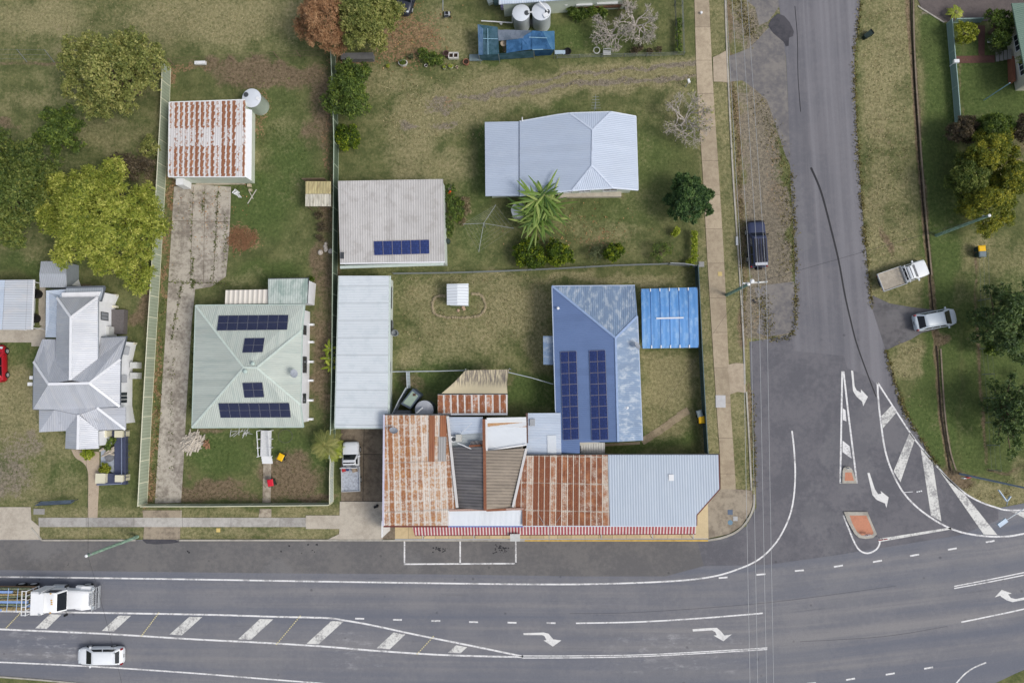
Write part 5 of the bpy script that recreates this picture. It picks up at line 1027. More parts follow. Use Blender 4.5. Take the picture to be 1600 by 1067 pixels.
# --- house at the top edge with timber deck
h = house('weatherboard_house', [(779, 7), (860, 1), (985, -10), (985, -80), (779, -80)], 'pale roofed house at the top edge above the two round tanks', 'house')
roof(h, [[(779.5, 7, 3.2), (843, 2.5, 3.2), (985, -7, 3.2), (985, -60, 4.5), (779, -60, 4.5)], [(779, -60, 4.5), (985, -60, 4.5), (985, -110, 3.2), (779, -110, 3.2)]], LBLUE); walls(h, [(781, 6), (984, -8), (984, -108), (781, -108)], 3.2, GBOARD, .3)
dk = house('timber_deck', [(858, 4), (985, 2), (985, 14), (858, 16)], 'reddish brown timber deck with white roofing sheets laid on it, top edge', 'deck')
P = [at(858, 13, .9), at(970, 11, .9), at(985, -14, .9), at(858, -8, .9)]; MB().prism([(p.x, p.y) for p in P], .7, .9).build('deck_boards', plain('red_brown_timber', S(104, 76, 62), .9, var=.3, scale=6), dk)
for u, v in ((862, 13), (900, 12), (940, 11), (968, 10.5)): p = at(u, v, .9); MB().box((p.x, p.y + .1, .38), (.12, .12, .74)).build('post', TIMBER, dk)
for k, (u, v, sx, sy, lab) in enumerate(((867, 4, 1.1, .5, 'pale ribbed table top on the timber deck nearest the round tanks'), (884.5, 6, .3, .45, 'narrow white box standing on the timber deck'), (913, 4, 1.7, .7, 'white square roofing sheet on the timber deck'), (949, 1, 2.2, .8, 'long grey-white roofing sheet on the timber deck beside the bare tree'))):
    p = at(u, v, 1.5); tag(MB().box((p.x, p.y, 1.5), (sx, sy, .05)).box((p.x, p.y, 1.2), (.08, .08, .6)).box((p.x + sx * .4, p.y, 1.2), (.06, .06, .6)).box((p.x - sx * .4, p.y, 1.2), (.06, .06, .6)).build('table', plain('pale_table_%d' % k, S(206, 208, 210), .5)), lab, 'table')
# --- house at the top right
h = house('weatherboard_house', [(1575, 70), (1640, 70)], 'green roofed weatherboard house with white framed windows at the top right edge', 'house')
GN = roof_mat('mid_green_roof', S(116, 140, 126), .76, .19, .04, ribcol=.1); roof(h, [[(1581, 5.5, 3.3), (1660, 3, 4.4), (1690, 140, 4.4), (1607, 138, 3.3)]], GN)
poly, _ = walls(h, [(1581, 6), (1680, 4), (1690, 139), (1606, 138)], 3.3, CBOARD, 1.15); a, c = wall_pts(poly, 1588, 65)
if a.y < c.y: a, c = c, a
for f0, f1 in ((.18, .44), (.6, .84)): window(h, a, c, f0, f1, 1.1, 2.7, WHITE, WINDOWGLASS, 3)
m = MB(); B = at(1573, 90)
for k in range(4): m.box((B.x - .15 - .3 * k, B.y, .72 - .18 * k), (.3, 1.0, .1))
m.build('stair', plain('grey_stair', S(150, 148, 144), .8), h)
q = at(1577, 112); MB().box((q.x, q.y, .35), (.3, 2.6, .7)).build('base_board', plain('terracotta_base', S(140, 92, 74), .8), h)
dish(bpy.data.objects['weatherboard_house'], 462, 584, 3.9, .42, .2); dish(bpy.data.objects['weatherboard_house.003'], 993, 541, 4.2, .4, .5)
p = at(811, 334); e = empty('water_tank', (p.x, p.y, 0), 'small pale tank half hidden by the banana leaves at the pale blue house', 'water tank'); MB().lathe((p.x, p.y, 0), [(.75, 0), (.75, 1.5), (.78, 1.55), (.6, 1.65), (.02, 1.75)], 20).build('tank_wall', WHITE, e, smooth=True)
# ------------------------------------------------------------ fences
def rib_mat(name, c, pitch=.35, dark=.8):
    t = NT(name, .5, .3); u, v, _ = t.sep(t.uv()); f = t.math('FRACT', t.math('DIVIDE', u, pitch)); n = t.noise(t.pos(), 1.5, 5)
    k = t.math('MULTIPLY', t.rng(t.step(t.math('ABSOLUTE', t.math('SUBTRACT', f, .5)), .3, .42), 0, 1, 1, dark), t.rng(n, .3, .7, .93, 1.06)); t.color(t.mix(1.0, c, t.vec(k, k, k), 'MULTIPLY')); return t.m
def panel_fence(name, pts, hgt, m, mr, label, step=2.4, group=None, thick=.04, rail=.07, postw=.08, z0=0.0):
    P = [at(u, v) for u, v in pts]; root = empty(name, (P[0].x, P[0].y, 0), label, 'fence', group); q = []
    for a, c in zip(P[:-1], P[1:]):
        n = max(1, round((c - a).length / step)); q += [a.lerp(c, k / n) for k in range(n)]
    q.append(P[-1]); up = Vector((0, 0, 1))
    for i, (a, c) in enumerate(zip(q[:-1], q[1:])):
        d = (c - a).normalized(); n = Vector((-d.y, d.x, 0)) * thick / 2; L = (c - a).length; b = MB(); lo, hi = up * (z0 + .04), up * (hgt - .03)
        a2, c2 = a + d * postw / 2, c - d * postw / 2
        for s, fl in ((1, 0), (-1, 1)):
            f = [a2 + n * s + lo, c2 + n * s + lo, c2 + n * s + hi, a2 + n * s + hi]; b.add(f, [(0, 1, 2, 3) if fl else (3, 2, 1, 0)], [[(0, 0), (L, 0), (L, hgt), (0, hgt)] if fl else [(0, hgt), (L, hgt), (L, 0), (0, 0)]])
        b.build('panel', m, root)
        MB().beam(a2 + up * (hgt - .02), c2 + up * (hgt - .02), rail, .06).build('rail', mr, root); MB().beam(a2 + up * .07, c2 + up * .07, rail, .08).build('rail', mr, root)
    for p in q: MB().box((p.x, p.y, (hgt + .03) / 2), (postw, postw, hgt + .03)).build('post', mr, root)
    return root
SAGE = rib_mat('sage_fence_sheet', S(160, 170, 150)); CRM = plain('cream_fence_frame', S(220, 220, 196), .5, var=.05)
panel_fence('metal_fence', [(267, 109), (264, 190), (260, 262), (252, 400), (244, 530), (237, 650), (230, 786)], 1.75, SAGE, CRM, 'long sage green sheet fence with cream frames along the old concrete drive', 2.25, thick=.05, rail=.07)
panel_fence('metal_fence', [(232, 787.5), (330, 787.5), (430, 786.5), (519, 785.5)], 1.45, SAGE, CRM, 'low sage green front fence with cream frames beside the street footpath', 2.5)
panel_fence('picket_fence', [(521, 783), (521, 745), (522, 715)], 1.35, rib_mat('pale_picket', S(206, 214, 206), .16, .55), CRM, 'short pale ribbed fence between the front yard and the parked white ute', 2.4)
panel_fence('metal_fence', [(522, 713), (524, 670), (526, 560), (527, 430), (528, 330), (529, 230), (527, 160), (524, 90)], 1.7, rib_mat('dark_green_sheet', S(92, 108, 92)), plain('pale_sage_frame', S(176, 190, 170), .5), 'centre sheet fence with pale top rail between the two back yards', 2.35)
panel_fence('metal_fence', [(1086, 418), (1089, 480), (1092, 545), (1096, 620), (1101, 707)], 1.6, rib_mat('teal_sheet', S(60, 84, 88)), plain('dark_teal_frame', S(84, 104, 110), .5), 'dark teal sheet fence between the blue house yard and the street footpath', 2.4)
panel_fence('metal_fence', [(1479, 38), (1483, 85), (1488, 140), (1492, 192)], 1.05, rib_mat('sea_green_sheet', S(130, 154, 150), .2), plain('sea_green_frame', S(150, 172, 168), .5), 'low sea green ribbed fence along the right-hand lawn', 2.6)
panel_fence('metal_fence', [(1488, 36.5), (1510, 36), (1531, 35.5)], .9, rib_mat('sea_green_sheet', 0) if False else bpy.data.materials['sea_green_sheet'], plain('sea_green_frame', 0), 'short sea green return fence behind the yellow-green bush', 1.6)
panel_fence('metal_fence', [(1045, 414), (1066, 415), (1086, 418)], 1.2, rib_mat('grey_picket', S(150, 156, 160), .2, .5), STEEL, 'short grey ribbed panel at the corner of the dark teal fence', 1.5)
def wire_fence(pts, hgt, label, step=3.0, m=None, lean=None, rails=(1.0, .6, .25), rr=.02, pr=.035, name='wire_fence', mesh=None):
    m = m or STEEL; P = [at(u, v) for u, v in pts]; root = empty(name, (P[0].x, P[0].y, 0), label, 'fence'); q = []; lean = Vector(lean or (0, 0, 0))
    for a, c in zip(P[:-1], P[1:]):
        n = max(1, round((c - a).length / step)); q += [a.lerp(c, k / n) for k in range(n)]
    q.append(P[-1]); b = MB()
    for f in rails: MB().tube([p + Vector((0, 0, hgt * f)) + lean * f for p in q], rr, 4).build('rail' if rr > .015 else 'wire', m, root)
    for p in q: MB().tube([p, p + lean * 1.02 + Vector((0, 0, hgt * 1.03))], pr, 5).build('post', m, root)
    if mesh:
        b = MB(); 
        for a, c in zip(q[:-1], q[1:]):
            n = max(2, int((c - a).length / .22))
            for k in range(n): p = a.lerp(c, k / n); b.beam(p + Vector((0, 0, .05)), p + Vector((0, 0, hgt)) + lean, .02, .02)
        b.build('mesh', mesh, root)
    return root
GM = plain('grey_mesh', S(120, 126, 126), .6); wire_fence([(616, 428.5), (700, 427.5), (780, 425), (870, 421), (960, 416), (1045, 413.5)], .85, 'low grey mesh fence dividing the two middle back yards', 2.6, GM, rails=(1.0, .85, .5, .2), rr=.028, mesh=GM)
wire_fence([(-60, 96), (0, 97), (85, 98)], 1.1, 'slack wire fence with leaning posts across the left paddock', 3.6, GM, (-.35, .9, 0), rr=.012)
wire_fence([(272, 102), (330, 98), (400, 93), (470, 90), (520, 89)], .9, 'overgrown wire fence along the top of the brown soil yard', 3.0, TIMBER, (-.2, .3, 0), rr=.012)
wire_fence([(1526, 400), (1528, 470), (1529, 505)], 1.1, 'post and wire fence run beside the two bins on the right', 3.4, GM, (.5, .1, 0), rr=.012); wire_fence([(1530, 545), (1534, 585), (1537, 622), (1540, 660), (1542, 695), (1545, 734)], 1.0, 'star post fence along the lower right lawn edge', 2.5, GM, (.6, .05, 0), rr=.01)
wire_fence([(1545, 735), (1570, 741), (1600, 728), (1660, 706)], .8, 'low post fence turning along the corner verge at lower right', 3.0, TIMBER, rr=.012)
wire_fence([(1052, -20), (1055, 40), (1057, 84)], .8, 'inner rail fence of the narrow garden strip at the top', 2.6, DKSTEEL); wire_fence([(1064, -20), (1066, 40), (1068, 87), (1010, 89), (940, 90), (870, 92)], .8, 'low grey rail fence round the corner garden at the top', 2.6, GM)
wire_fence([(614, 581), (650, 580.5), (690, 580), (727, 579)], 1.9, 'tall thin rail fence behind the shops joining the beige sail', 2.6, plain('pale_rail', S(186, 194, 200), .5), rails=(1.0, .1), rr=.035)
wire_fence([(796, 582), (830, 590), (864, 600)], 1.7, 'thin rail running from the beige sail to the blue house', 2.6, plain('pale_rail', 0), rails=(1.0,), rr=.045)
panel_fence('metal_fence', [(640, 582), (641, 606)], 1.7, rib_mat('pale_blue_sheet', S(186, 200, 212)), plain('pale_rail', 0), 'short pale sheet fence beside the leaning shed behind the shops', 1.7); panel_fence('metal_fence', [(639, 606), (628, 625), (618, 646)], 1.7, bpy.data.materials['pale_blue_sheet'], plain('pale_rail', 0), 'slanting pale sheet fence next to the green skylight cupboard', 1.5)

# ------------------------------------------------------------ tanks and yard things
def corr_mat(name, c):
    t = NT(name, .45, .4, .1); _, _, z = t.sep(t.pos()); s = t.rng(t.math('SINE', t.math('MULTIPLY', z, 2 * math.pi / .16)), -1, 1, .84, 1.04); n = t.noise(t.pos(), 1.5, 5); k = t.math('MULTIPLY', s, t.rng(n, .3, .7, .92, 1.06)); t.color(t.mix(1.0, c, t.vec(k, k, k), 'MULTIPLY')); return t.m
TANKW = corr_mat('tank_wall_pale', S(196, 204, 210)); TANKT = plain('tank_lid', S(206, 212, 220), .45, var=.05)
def tank(bu, bv, r, hgt, label, wall=None, lid=None, inlet=True, group=None, ang=.8):
    p = at(bu, bv); e = empty('water_tank', (p.x, p.y, 0), label, 'water tank', group)
    MB().lathe((p.x, p.y, 0), [(r, 0), (r, hgt - .05), (r + .02, hgt)], 28).build('tank_wall', wall or TANKW, e, smooth=True)
    MB().lathe((p.x, p.y, hgt), [(r + .03, 0), (r + .03, .03), (r * .98, .05), (r * .5, .12), (.02, .16)], 28).build('lid', lid or TANKT, e, smooth=True)
    if inlet:
        c = Vector((p.x + math.cos(ang) * r * .66, p.y + math.sin(ang) * r * .66, hgt + .1)); MB().lathe(c, [(.26, -.04), (.26, .05), (.2, .07), (.02, .06)], 12).build('strainer', DKSTEEL, e)
    return e
t0 = tank(407, 167, .98, 2.3, 'pale corrugated round tank standing at the corner of the rusty shed', corr_mat('tank_wall_green', S(176, 188, 178)), ang=2.6)
p = at(401, 158, 2.42); MB().lathe((p.x + .1, p.y + .25, 2.42), [(.2, -.03), (.2, .05), (.16, .06), (.02, .05)], 12).build('strainer', WHITE, t0)
ta = tank(815.5, 39.5, .88, 2.5, 'left one of two pale round rainwater tanks behind the blue netting shelter', ang=-.15, group='paired tanks by the deck house'); tb = tank(846, 38, .96, 2.6, 'right one of two pale round rainwater tanks, with a white box on its lid', ang=-.2, group='paired tanks by the deck house')
m = MB(); m.tube([at(825, 19.5, 2.65), at(833, 19.5, 2.72)], .07, 6).tube([at(843, 3, 3.3), at(856, 18, 2.8)], .07, 6); m.build('inlet_pipe', WHITE, tb); p = at(853, 24, 2.8); MB().box((p.x, p.y, 2.8), (.5, .42, .12), .5).build('filter_box', WHITE, tb)
m = MB(); m.tube([at(752, 33, .6), at(799, 36, .6), at(800.5, 36, .7), at(801, 22, 2.5)], .06, 6); tag(m.build('downpipe', WHITE), 'white bent pipe running from the left round tank over the lawn', 'pipe')
tc = tank(668, 639, .92, 2.0, 'round grey tank tucked behind the patchwork rusty shop roof', corr_mat('tank_wall_dark', S(92, 100, 110)), plain('grey_tank_lid', S(172, 176, 184), .5), False)
m = MB(); m.tube([at(660, 637, 2.25), at(650, 646, 3.2)], .09, 6); m.build('inlet_pipe', WHITE, tc)
e = house('cupboard', [(628, 620), (655, 636)], 'tilted dark storage cupboard with a pale green translucent lid beside the round grey tank', 'cupboard')
Q = [at(u, v, 1.9) for u, v in ((645, 607), (657, 617), (641, 639), (626, 631))]; MB().prism([(p.x, p.y) for p in Q[::-1]], 0, 1.9).build('body', plain('slate_cupboard', S(84, 96, 110), .5), e)
c = sum(Q, Vector()) / 4; MB().add([c + (p - c) * .78 + Vector((0, 0, .03)) for p in Q[::-1]], [(0, 1, 2, 3)]).build('lid', plain('pale_green_lid', S(150, 168, 154), .3), e); p = c.lerp((Q[0] + Q[1]) / 2, .6); MB().box((p.x, p.y, 1.96), (.3, .25, .04)).build('hatch', plain('brown_patch', S(86, 66, 54), .8), e)
p = at(629, 645, 1.0); tag(MB().box((p.x, p.y, .5), (1.6, .5, 1.0)).box((p.x, p.y, 1.02), (1.66, .56, .05)).build('cabinet', plain('grey_cabinet', S(120, 126, 134), .5)), 'low grey cabinet against the back of the patchwork rusty shop', 'cabinet')
p = at(676, 634); tag(MB().lathe((p.x, p.y, 0), [(.3, 0), (.3, 1.7), (.26, 1.75), (.02, 1.76)], 12).build('gas_cylinder', plain('dark_cylinder', S(60, 66, 76), .5)), 'dark upright cylinder beside the round grey tank', 'cylinder')
p = at(619, 521); tag(MB().lathe((p.x, p.y, 0), [(.3, 0), (.36, .75), (.36, .8), (.30, .8), (.28, .4), (.02, .4)], 14).build('drum', plain('steel_drum', S(150, 156, 160), .4, .5, .4)), 'round steel drum standing beside the long white shed', 'drum')
# blue netting shelter
e = house('netting_shelter', [(750, 40), (867, 45), (867, 92), (748, 92)], 'patched blue and green shade cloth shelter with a torn roof at the top', 'shelter')
K = lambda q: pl(735, 0, 8.889, q)
def cloth(name, px, zs, m, sag=.12, n=8):
    A, B, C, D = [at(u, v, z) for (u, v), z in zip(px, zs)]; V = []; rr = random.Random(len(name) + int(px[0][0]))
    for j in range(n + 1):
        for i in range(n + 1):
            a, b2 = i / n, j / n; p = A.lerp(B, a).lerp(D.lerp(C, a), b2); p.z -= sag * math.sin(math.pi * a) * math.sin(math.pi * b2) + rr.uniform(-.03, .03); V.append(p)
    F = [(j * (n + 1) + i, (j + 1) * (n + 1) + i, (j + 1) * (n + 1) + i + 1, j * (n + 1) + i + 1) for j in range(n) for i in range(n)]
    return MB().add(V, F).add([p - Vector((0, 0, .015)) for p in V], [f[::-1] for f in F]).build(name, m, e, smooth=True)
def cl_mat(name, c, c2):
    t = NT(name, .75, .2); n = t.noise(t.pos(), 1.6, 6, .6); f = t.noise(t.pos(), 12, 3, .7); k = t.rng(f, .3, .7, .85, 1.12); t.color(t.mix(1.0, t.mix(t.step(n, .38, .62), c, c2), t.vec(k, k, k), 'MULTIPLY')); return t.m
CB, CG2, CGR = cl_mat('blue_tarp', S(44, 82, 120), S(62, 104, 146)), cl_mat('green_netting', S(52, 84, 94), S(74, 104, 120)), cl_mat('grey_netting', S(92, 104, 118), S(112, 122, 136))
cloth('netting', K([(100, 340), (380, 380), (400, 760), (115, 765)]), (2.1, 2.2, 1.9, 1.7), CG2); cloth('netting', K([(100, 340), (175, 400), (180, 765), (115, 770)]), (2.14, 2.24, 1.94, 1.74), cl_mat('pale_blue_netting', S(84, 116, 148), S(104, 132, 160)), .02)
cloth('netting', K([(380, 415), (850, 425), (720, 540), (390, 570)]), (2.2, 2.35, 2.2, 2.1), CGR); cloth('tarpaulin', K([(500, 560), (720, 535), (850, 690), (500, 740)]), (2.05, 2.2, 2.0, 1.8), CB, .1); cloth('tarpaulin', K([(720, 520), (860, 430), (860, 690), (720, 700)]), (2.22, 2.35, 2.05, 2.0), cl_mat('blue_tarp_light', S(54, 96, 138), S(74, 114, 158)), .05)
cloth('tarpaulin', K([(850, 430), (1000, 435), (1130, 690), (850, 690)]), (2.38, 2.38, 2.1, 2.1), CB, .12); cloth('netting', K([(1000, 435), (1168, 435), (1172, 690), (1130, 695)]), (2.36, 2.3, 2.0, 2.08), cl_mat('teal_netting', S(60, 104, 140), S(76, 118, 150)), .05)
cloth('side_netting', K([(390, 745), (880, 705), (890, 800), (400, 830)]), (1.75, 1.95, .3, .3), CG2, .05); cloth('side_netting', K([(115, 768), (400, 745), (420, 845), (150, 840)]), (1.7, 1.78, .3, .2), CG2, .05); cloth('side_netting', K([(880, 700), (1165, 695), (1120, 770), (900, 780)]), (2.0, 2.0, .6, .6), cl_mat('dark_blue_netting', S(30, 66, 100), S(44, 82, 116)), .05)
for a, c, z in (((815, 522), (1065, 532), 2.42), ((862, 694), (1010, 690), 2.12), ((240, 400), (245, 760), 2.1), ((175, 540), (380, 545), 2.15)): MB().tube([at(*K([a])[0], z), at(*K([c])[0], z)], .04, 5).build('frame', plain('pale_blue_pole', S(140, 176, 196), .5), e)
for a in ((105, 345), (370, 385), (390, 750), (115, 760), (850, 430), (1165, 440), (1168, 690), (880, 695)): post(e, *K([a])[0], 2.05, GM, .035)
p = at(*K([(465, 640)])[0], 1.0); pm = empty('potted_stand', (p.x, p.y, 0), 'small pale pedestal pot seen through the torn gap in the blue netting', 'pot'); MB().lathe((p.x, p.y, 0), [(.2, 0), (.14, .3), (.14, 1.2), (.3, 1.35), (.34, 1.6), (.28, 1.6), (.02, 1.5)], 12).build('pedestal', plain('stone_pot', S(168, 156, 140), .9), pm)
p = at(744, 92); tag(MB().box((p.x, p.y, .25), (1.4, .7, .08)).box((p.x, p.y, .12), (1.3, .6, .2)).build('cage', plain('wire_cage', S(120, 136, 140), .6)), 'flat pale wire cage lying at the left foot of the blue netting', 'cage')
p = at(875, 84); tag(MB().box((p.x, p.y, .3), (1.1, .4, .06)).box((p.x - .4, p.y, .14), (.06, .36, .28)).box((p.x + .4, p.y, .14), (.06, .36, .28)).build('bench', plain('blue_white_bench', S(170, 190, 206), .5)), 'small pale bench at the right foot of the blue netting', 'bench'); p = at(887, 82); tag(MB().lathe((p.x, p.y, 0), [(.34, 0), (.4, .25), (.3, .28), (.28, .12), (.02, .12)], 14).build('tyre', RUBBER), 'black tyre lying beside the pale bench', 'tyre')
# pots and bits along the yard edge
TERRA = plain('terracotta', S(150, 104, 84), .85); POTW = plain('white_pot', S(214, 212, 208), .7); PLUM = plain('plum_pot', S(92, 66, 70), .7); SOIL = plain('potting_soil', S(52, 42, 34), .95, var=.3, scale=12)
def pot(u, v, r, hgt, m, label, sx=1.0, plant=None):
    p = at(u, v); e = empty('plant_pot', (p.x, p.y, 0), label, 'plant pot'); b = MB(); b.lathe((0, 0, 0), [(r * .7, 0), (r, hgt), (r, hgt + .03), (r * .84, hgt + .03), (r * .8, hgt - .08)], 16)
    b.v = [(p.x + x * sx, p.y + y, z) for x, y, z in b.v]; b.build('pot', m, e); c = MB().lathe((0, 0, 0), [(r * .8, hgt - .12), (r * .8, hgt - .06), (.02, hgt - .04)], 12); c.v = [(p.x + x * sx, p.y + y, z) for x, y, z in c.v]; c.build('soil', SOIL, e)
    if plant: shrub_part(e, p.x, p.y, hgt, r * 1.0, plant)
    return e
def shrub_part(root, x, y, z, r, m):
    V, F, T = leaf_cloud([(Vector((x, y, z + r * .5)), r)], 60, r * .45, .4, 4, RNG); np_mesh('plant', V, F, m, root, T)
# (the pots themselves are placed after the foliage helpers)

# clothes hoist
e = house('clothes_hoist', [(757, 355)], 'rotary clothes hoist with four thin arms on the lawn beside the banana clump', 'clothes line'); c = at(758.5, 356); top = 2.1
MB().tube([(c.x, c.y, 0), (c.x, c.y, top + .1)], .04, 6).build('mast', STEEL, e); tips = [at(u, v, top + .15) for u, v in ((723, 350.5), (775, 320), (803, 357), (748, 394))]
for t_ in tips: MB().tube([(c.x, c.y, top), t_], .022, 5).build('arm', STEEL, e)
m = MB()
for f in (.35, .5, .65, .8, .98):
    R_ = [Vector((c.x, c.y, top)).lerp(t_, f) for t_ in tips]
    for k in range(4): m.tube([R_[k], R_[(k + 1) % 4]], .006, 3, False)
m.build('lines', plain('line_wire', S(150, 152, 150), .5), e)
# heaps and small debris
def heap(u, v, rx, ry, n, L, m, name, label, cat, seed, r=.05, hz=.5):
    rr = random.Random(seed); b = MB(); c0 = at(u, v)
    for k in range(n):
        a = rr.uniform(0, 6.28); q = math.sqrt(rr.random()); x, y = math.cos(a) * q * rx, math.sin(a) * q * ry; z = .05 + hz * (1 - q) * rr.random(); t = rr.gauss(.9, .6); l = L * rr.uniform(.4, 1.1) / 2; d = Vector((math.cos(t) * l, math.sin(t) * l, rr.uniform(-.08, .12)))
        p = c0 + Vector((x, y, z)); b.tube([p - d, p + d * .1 + Vector((0, 0, .03)), p + d], [r * rr.uniform(.7, 1.3), r, r * .6], 5)
    return tag(b.build(name, m), label, cat)
heap(302, 690, 1.05, .9, 110, 1.3, plain('bleached_wood', S(186, 178, 166), .9, var=.3, scale=5), 'firewood_heap', 'heap of bleached branches beside the old drive at the corner of the pale green house', 'branch heap', 3, .085); heap(324, 694, .45, .4, 16, .6, plain('brown_wood', S(146, 112, 86), .9, var=.3), 'firewood_heap', 'small pile of brown wood chunks next to the bleached branches', 'wood pile', 4, .07)
heap(379, 373, 1.5, 1.2, 160, 1.1, plain('dry_brown_leaves', S(134, 100, 74), .95, var=.35, scale=6), 'leaf_heap', 'heap of dry brown palm leaves on the lawn beside the old drive', 'leaf heap', 6, .025, .35); heap(375, 676, 1.4, .22, 14, .9, plain('pale_pipe', S(196, 198, 196), .6), 'pipe_pile', 'loose pale pipes and hose lying at the front wall of the pale green house', 'pipes', 8, .03, .12)
p = at(315, 100.5); tag(MB().box((p.x, p.y, .25), (1.2, .35, .3)).box((p.x + .1, p.y, .43), (1.0, .28, .06)).build('bath_tub', WHITE), 'white tub lying in the weeds beyond the rusty shed', 'tub')
p = at(372, 303); e = empty('lawn_chair', (p.x, p.y, 0), 'white plastic chair lying on its side on the lawn below the rusty shed', 'chair'); MB().box((p.x, p.y, .3), (.5, .12, .5), .6).build('seat', WHITE, e); MB().box((p.x - .3, p.y + .2, .15), (.55, .1, .5), .9).build('backrest', WHITE, e)
for k in range(4): MB().beam((p.x + .1 * k - .1, p.y - .1, .15 + .1 * (k % 2)), (p.x + .1 * k + .15, p.y - .45, .1), .04, .04).build('leg', WHITE, e)
p = at(394, 307); tag(MB().beam((p.x - .45, p.y - .8, .05), (p.x + .5, p.y + .7, .12), .08, .05).beam((p.x - .3, p.y + .5, .06), (p.x + .15, p.y - .3, .06), .06, .04).build('broken_frame', plain('pale_bits', S(196, 192, 182), .8)), 'crossed pale timber battens on the lawn below the rusty shed', 'battens'); p = at(391, 291); tag(MB().box((p.x, p.y, .2), (.35, .3, .4)).box((p.x + .1, p.y - .5, .15), (.3, .25, .3)).build('stone_blocks', plain('beige_block', S(184, 172, 148), .9)), 'beige blocks at the foot of the white side wall of the rusty shed', 'blocks')
def stones(u, v, n, sp, m, name, label, cat, seed, s=.2):
    rr = random.Random(seed); b = MB(); c0 = at(u, v)
    for k in range(n):
        x, y = c0.x + rr.gauss(0, sp), c0.y + rr.gauss(0, sp); q = s * rr.uniform(.5, 1.3); b.lathe((x, y, 0), [(q * .8, 0), (q, q * .5), (q * .6, q), (.02, q * 1.1)], 7)
    return tag(b.build(name, m), label, cat)
stones(508, 388, 9, .4, plain('pale_stone', S(190, 182, 172), .9, var=.25), 'garden_ornaments', 'cluster of pale ornaments and stones beside the centre fence', 'stones', 4, .26); stones(720, 481, 4, .22, plain('tan_stone', S(176, 150, 128), .9), 'garden_ornaments', 'little tan figures at the door of the tiny garden shed', 'ornaments', 5, .16)
m = MB(); rr = random.Random(2); ring = smooth_line([(694, 462), (682, 463), (676, 472), (677, 485), (683, 492), (700, 496), (730, 496), (748, 493), (757, 484), (757, 470), (750, 461), (738, 459)], 8)
for u, v in ring: p = at(u, v); q = rr.uniform(.11, .19); m.lathe((p.x + rr.uniform(-.05, .05), p.y + rr.uniform(-.05, .05), 0), [(q, 0), (q, q * .5), (q * .6, q * .9), (.02, q)], 6)
tag(m.build('stone_edging', plain('edging_stone', S(150, 138, 112), .95, var=.3, scale=4)), 'ring of rough edging stones round the tiny garden shed', 'edging')
m = MB()
for k in range(26):
    a = 2 * math.pi * k / 26; p = at(446, 681); m.tube([p + Vector((math.cos(a) * .75, math.sin(a) * .7, .05)), p + Vector((math.cos(a + .26) * .75, math.sin(a + .26) * .7, .05))], .03, 4)
tag(m.build('hose_ring', plain('dull_green_hose', S(96, 100, 84), .8)), 'faint coil of hose on the grass at the front of the pale green house', 'hose')
p = at(588, 791); tag(MB().box((p.x, p.y, .12), (.45, .22, .24), .3).lathe((p.x + .15, p.y + .12, .1), [(.12, -.1), (.16, .1), (.02, .16)], 8).build('bag', BLACK), 'small black bag dropped on the pale concrete apron', 'bag')
p = at(699, 24); e = empty('push_mower', (p.x, p.y, 0), 'small silver and black mower standing on the grass at the top', 'mower'); MB().box((p.x, p.y, .28), (.6, .42, .22), 0, .85).build('deck', plain('mower_silver', S(186, 190, 196), .4), e); MB().box((p.x, p.y, .44), (.3, .28, .14)).build('engine', BLACK, e)
for s in (-1, 1):
    for q in (-.22, .22): MB().lathe((p.x + s * .33, p.y + q, .12), [(.12, -.04), (.12, .04)], 10, 'x').build('wheel', RUBBER, e)
MB().beam((p.x, p.y - .2, .4), (p.x, p.y - .75, .9), .4, .03).build('handle', DKSTEEL, e)
m = MB(); m.tube([at(692, 17, 0), at(692, 17, .02), at(692, -6, 2.4)], .05, 5); tag(m.build('clothes_prop', plain('pale_rail', 0)), 'pale pole leaning up at the top edge beside the silver mower', 'pole')
m = MB(); A = at(85, 786); p1, p2 = at(66, 783), at(122, 780); e = empty('banner_sign', (A.x, A.y, 0), 'long leaning blue and white banner board on the lawn beside the garden path', 'sign')
for s in (p1, p2): MB().tube([(s.x, s.y, 0), (s.x, s.y, 1.1)], .04, 5).build('post', DKSTEEL, e)
MB().add([p1 + Vector((0, .02, .25)), p2 + Vector((0, .02, .25)), p2 + Vector((0, -.25, 1.1)), p1 + Vector((0, -.25, 1.1))], [(0, 1, 2, 3), (3, 2, 1, 0)]).build('board', plain('banner_blue_white', S(166, 180, 200), .5, var=.4, scale=2.5), e)
MB().beam(p1 + Vector((0, -.25, 1.1)), p2 + Vector((0, -.25, 1.1)), .06, .05).build('top_rail', plain('navy_rail', S(46, 56, 84), .5), e)
# loose things round the deck house
for k, (u, v, s, c, name, lab, cat) in enumerate(((766, 5, .5, S(196, 206, 200), 'crate', 'pale tilted crate at the left corner of the top edge house', 'crate'), (776, 5, .55, S(90, 112, 110), 'crate', 'dull green box beside the pale tilted crate', 'box'), (787.5, 12, .6, S(176, 164, 196), 'basket', 'lilac laundry basket under the top edge house wall', 'basket'))):
    p = at(u, v); tag(MB().box((p.x, p.y, s / 2), (s, s, s), .4 * (k == 0), 1.08).box((p.x, p.y, s * 1.0), (s * .8, s * .8, .03), .4 * (k == 0)).build(name, plain('%s_paint_%d' % (name, k), c, .6)), lab, cat)
for k, (u, v) in enumerate(((794, 19), (799.5, 18.5))):
    p = at(u, v); tag(MB().lathe((p.x, p.y, 0), [(.19, 0), (.19, 1.1), (.12, 1.25), (.08, 1.3), (.02, 1.3)], 12).build('gas_bottle', plain('gas_bottle_grey', S(186, 194, 198), .45)), ('gas bottle further from the round tanks', 'gas bottle nearer the round tanks')[k], 'gas bottle', 'grey gas bottles on the house wall')
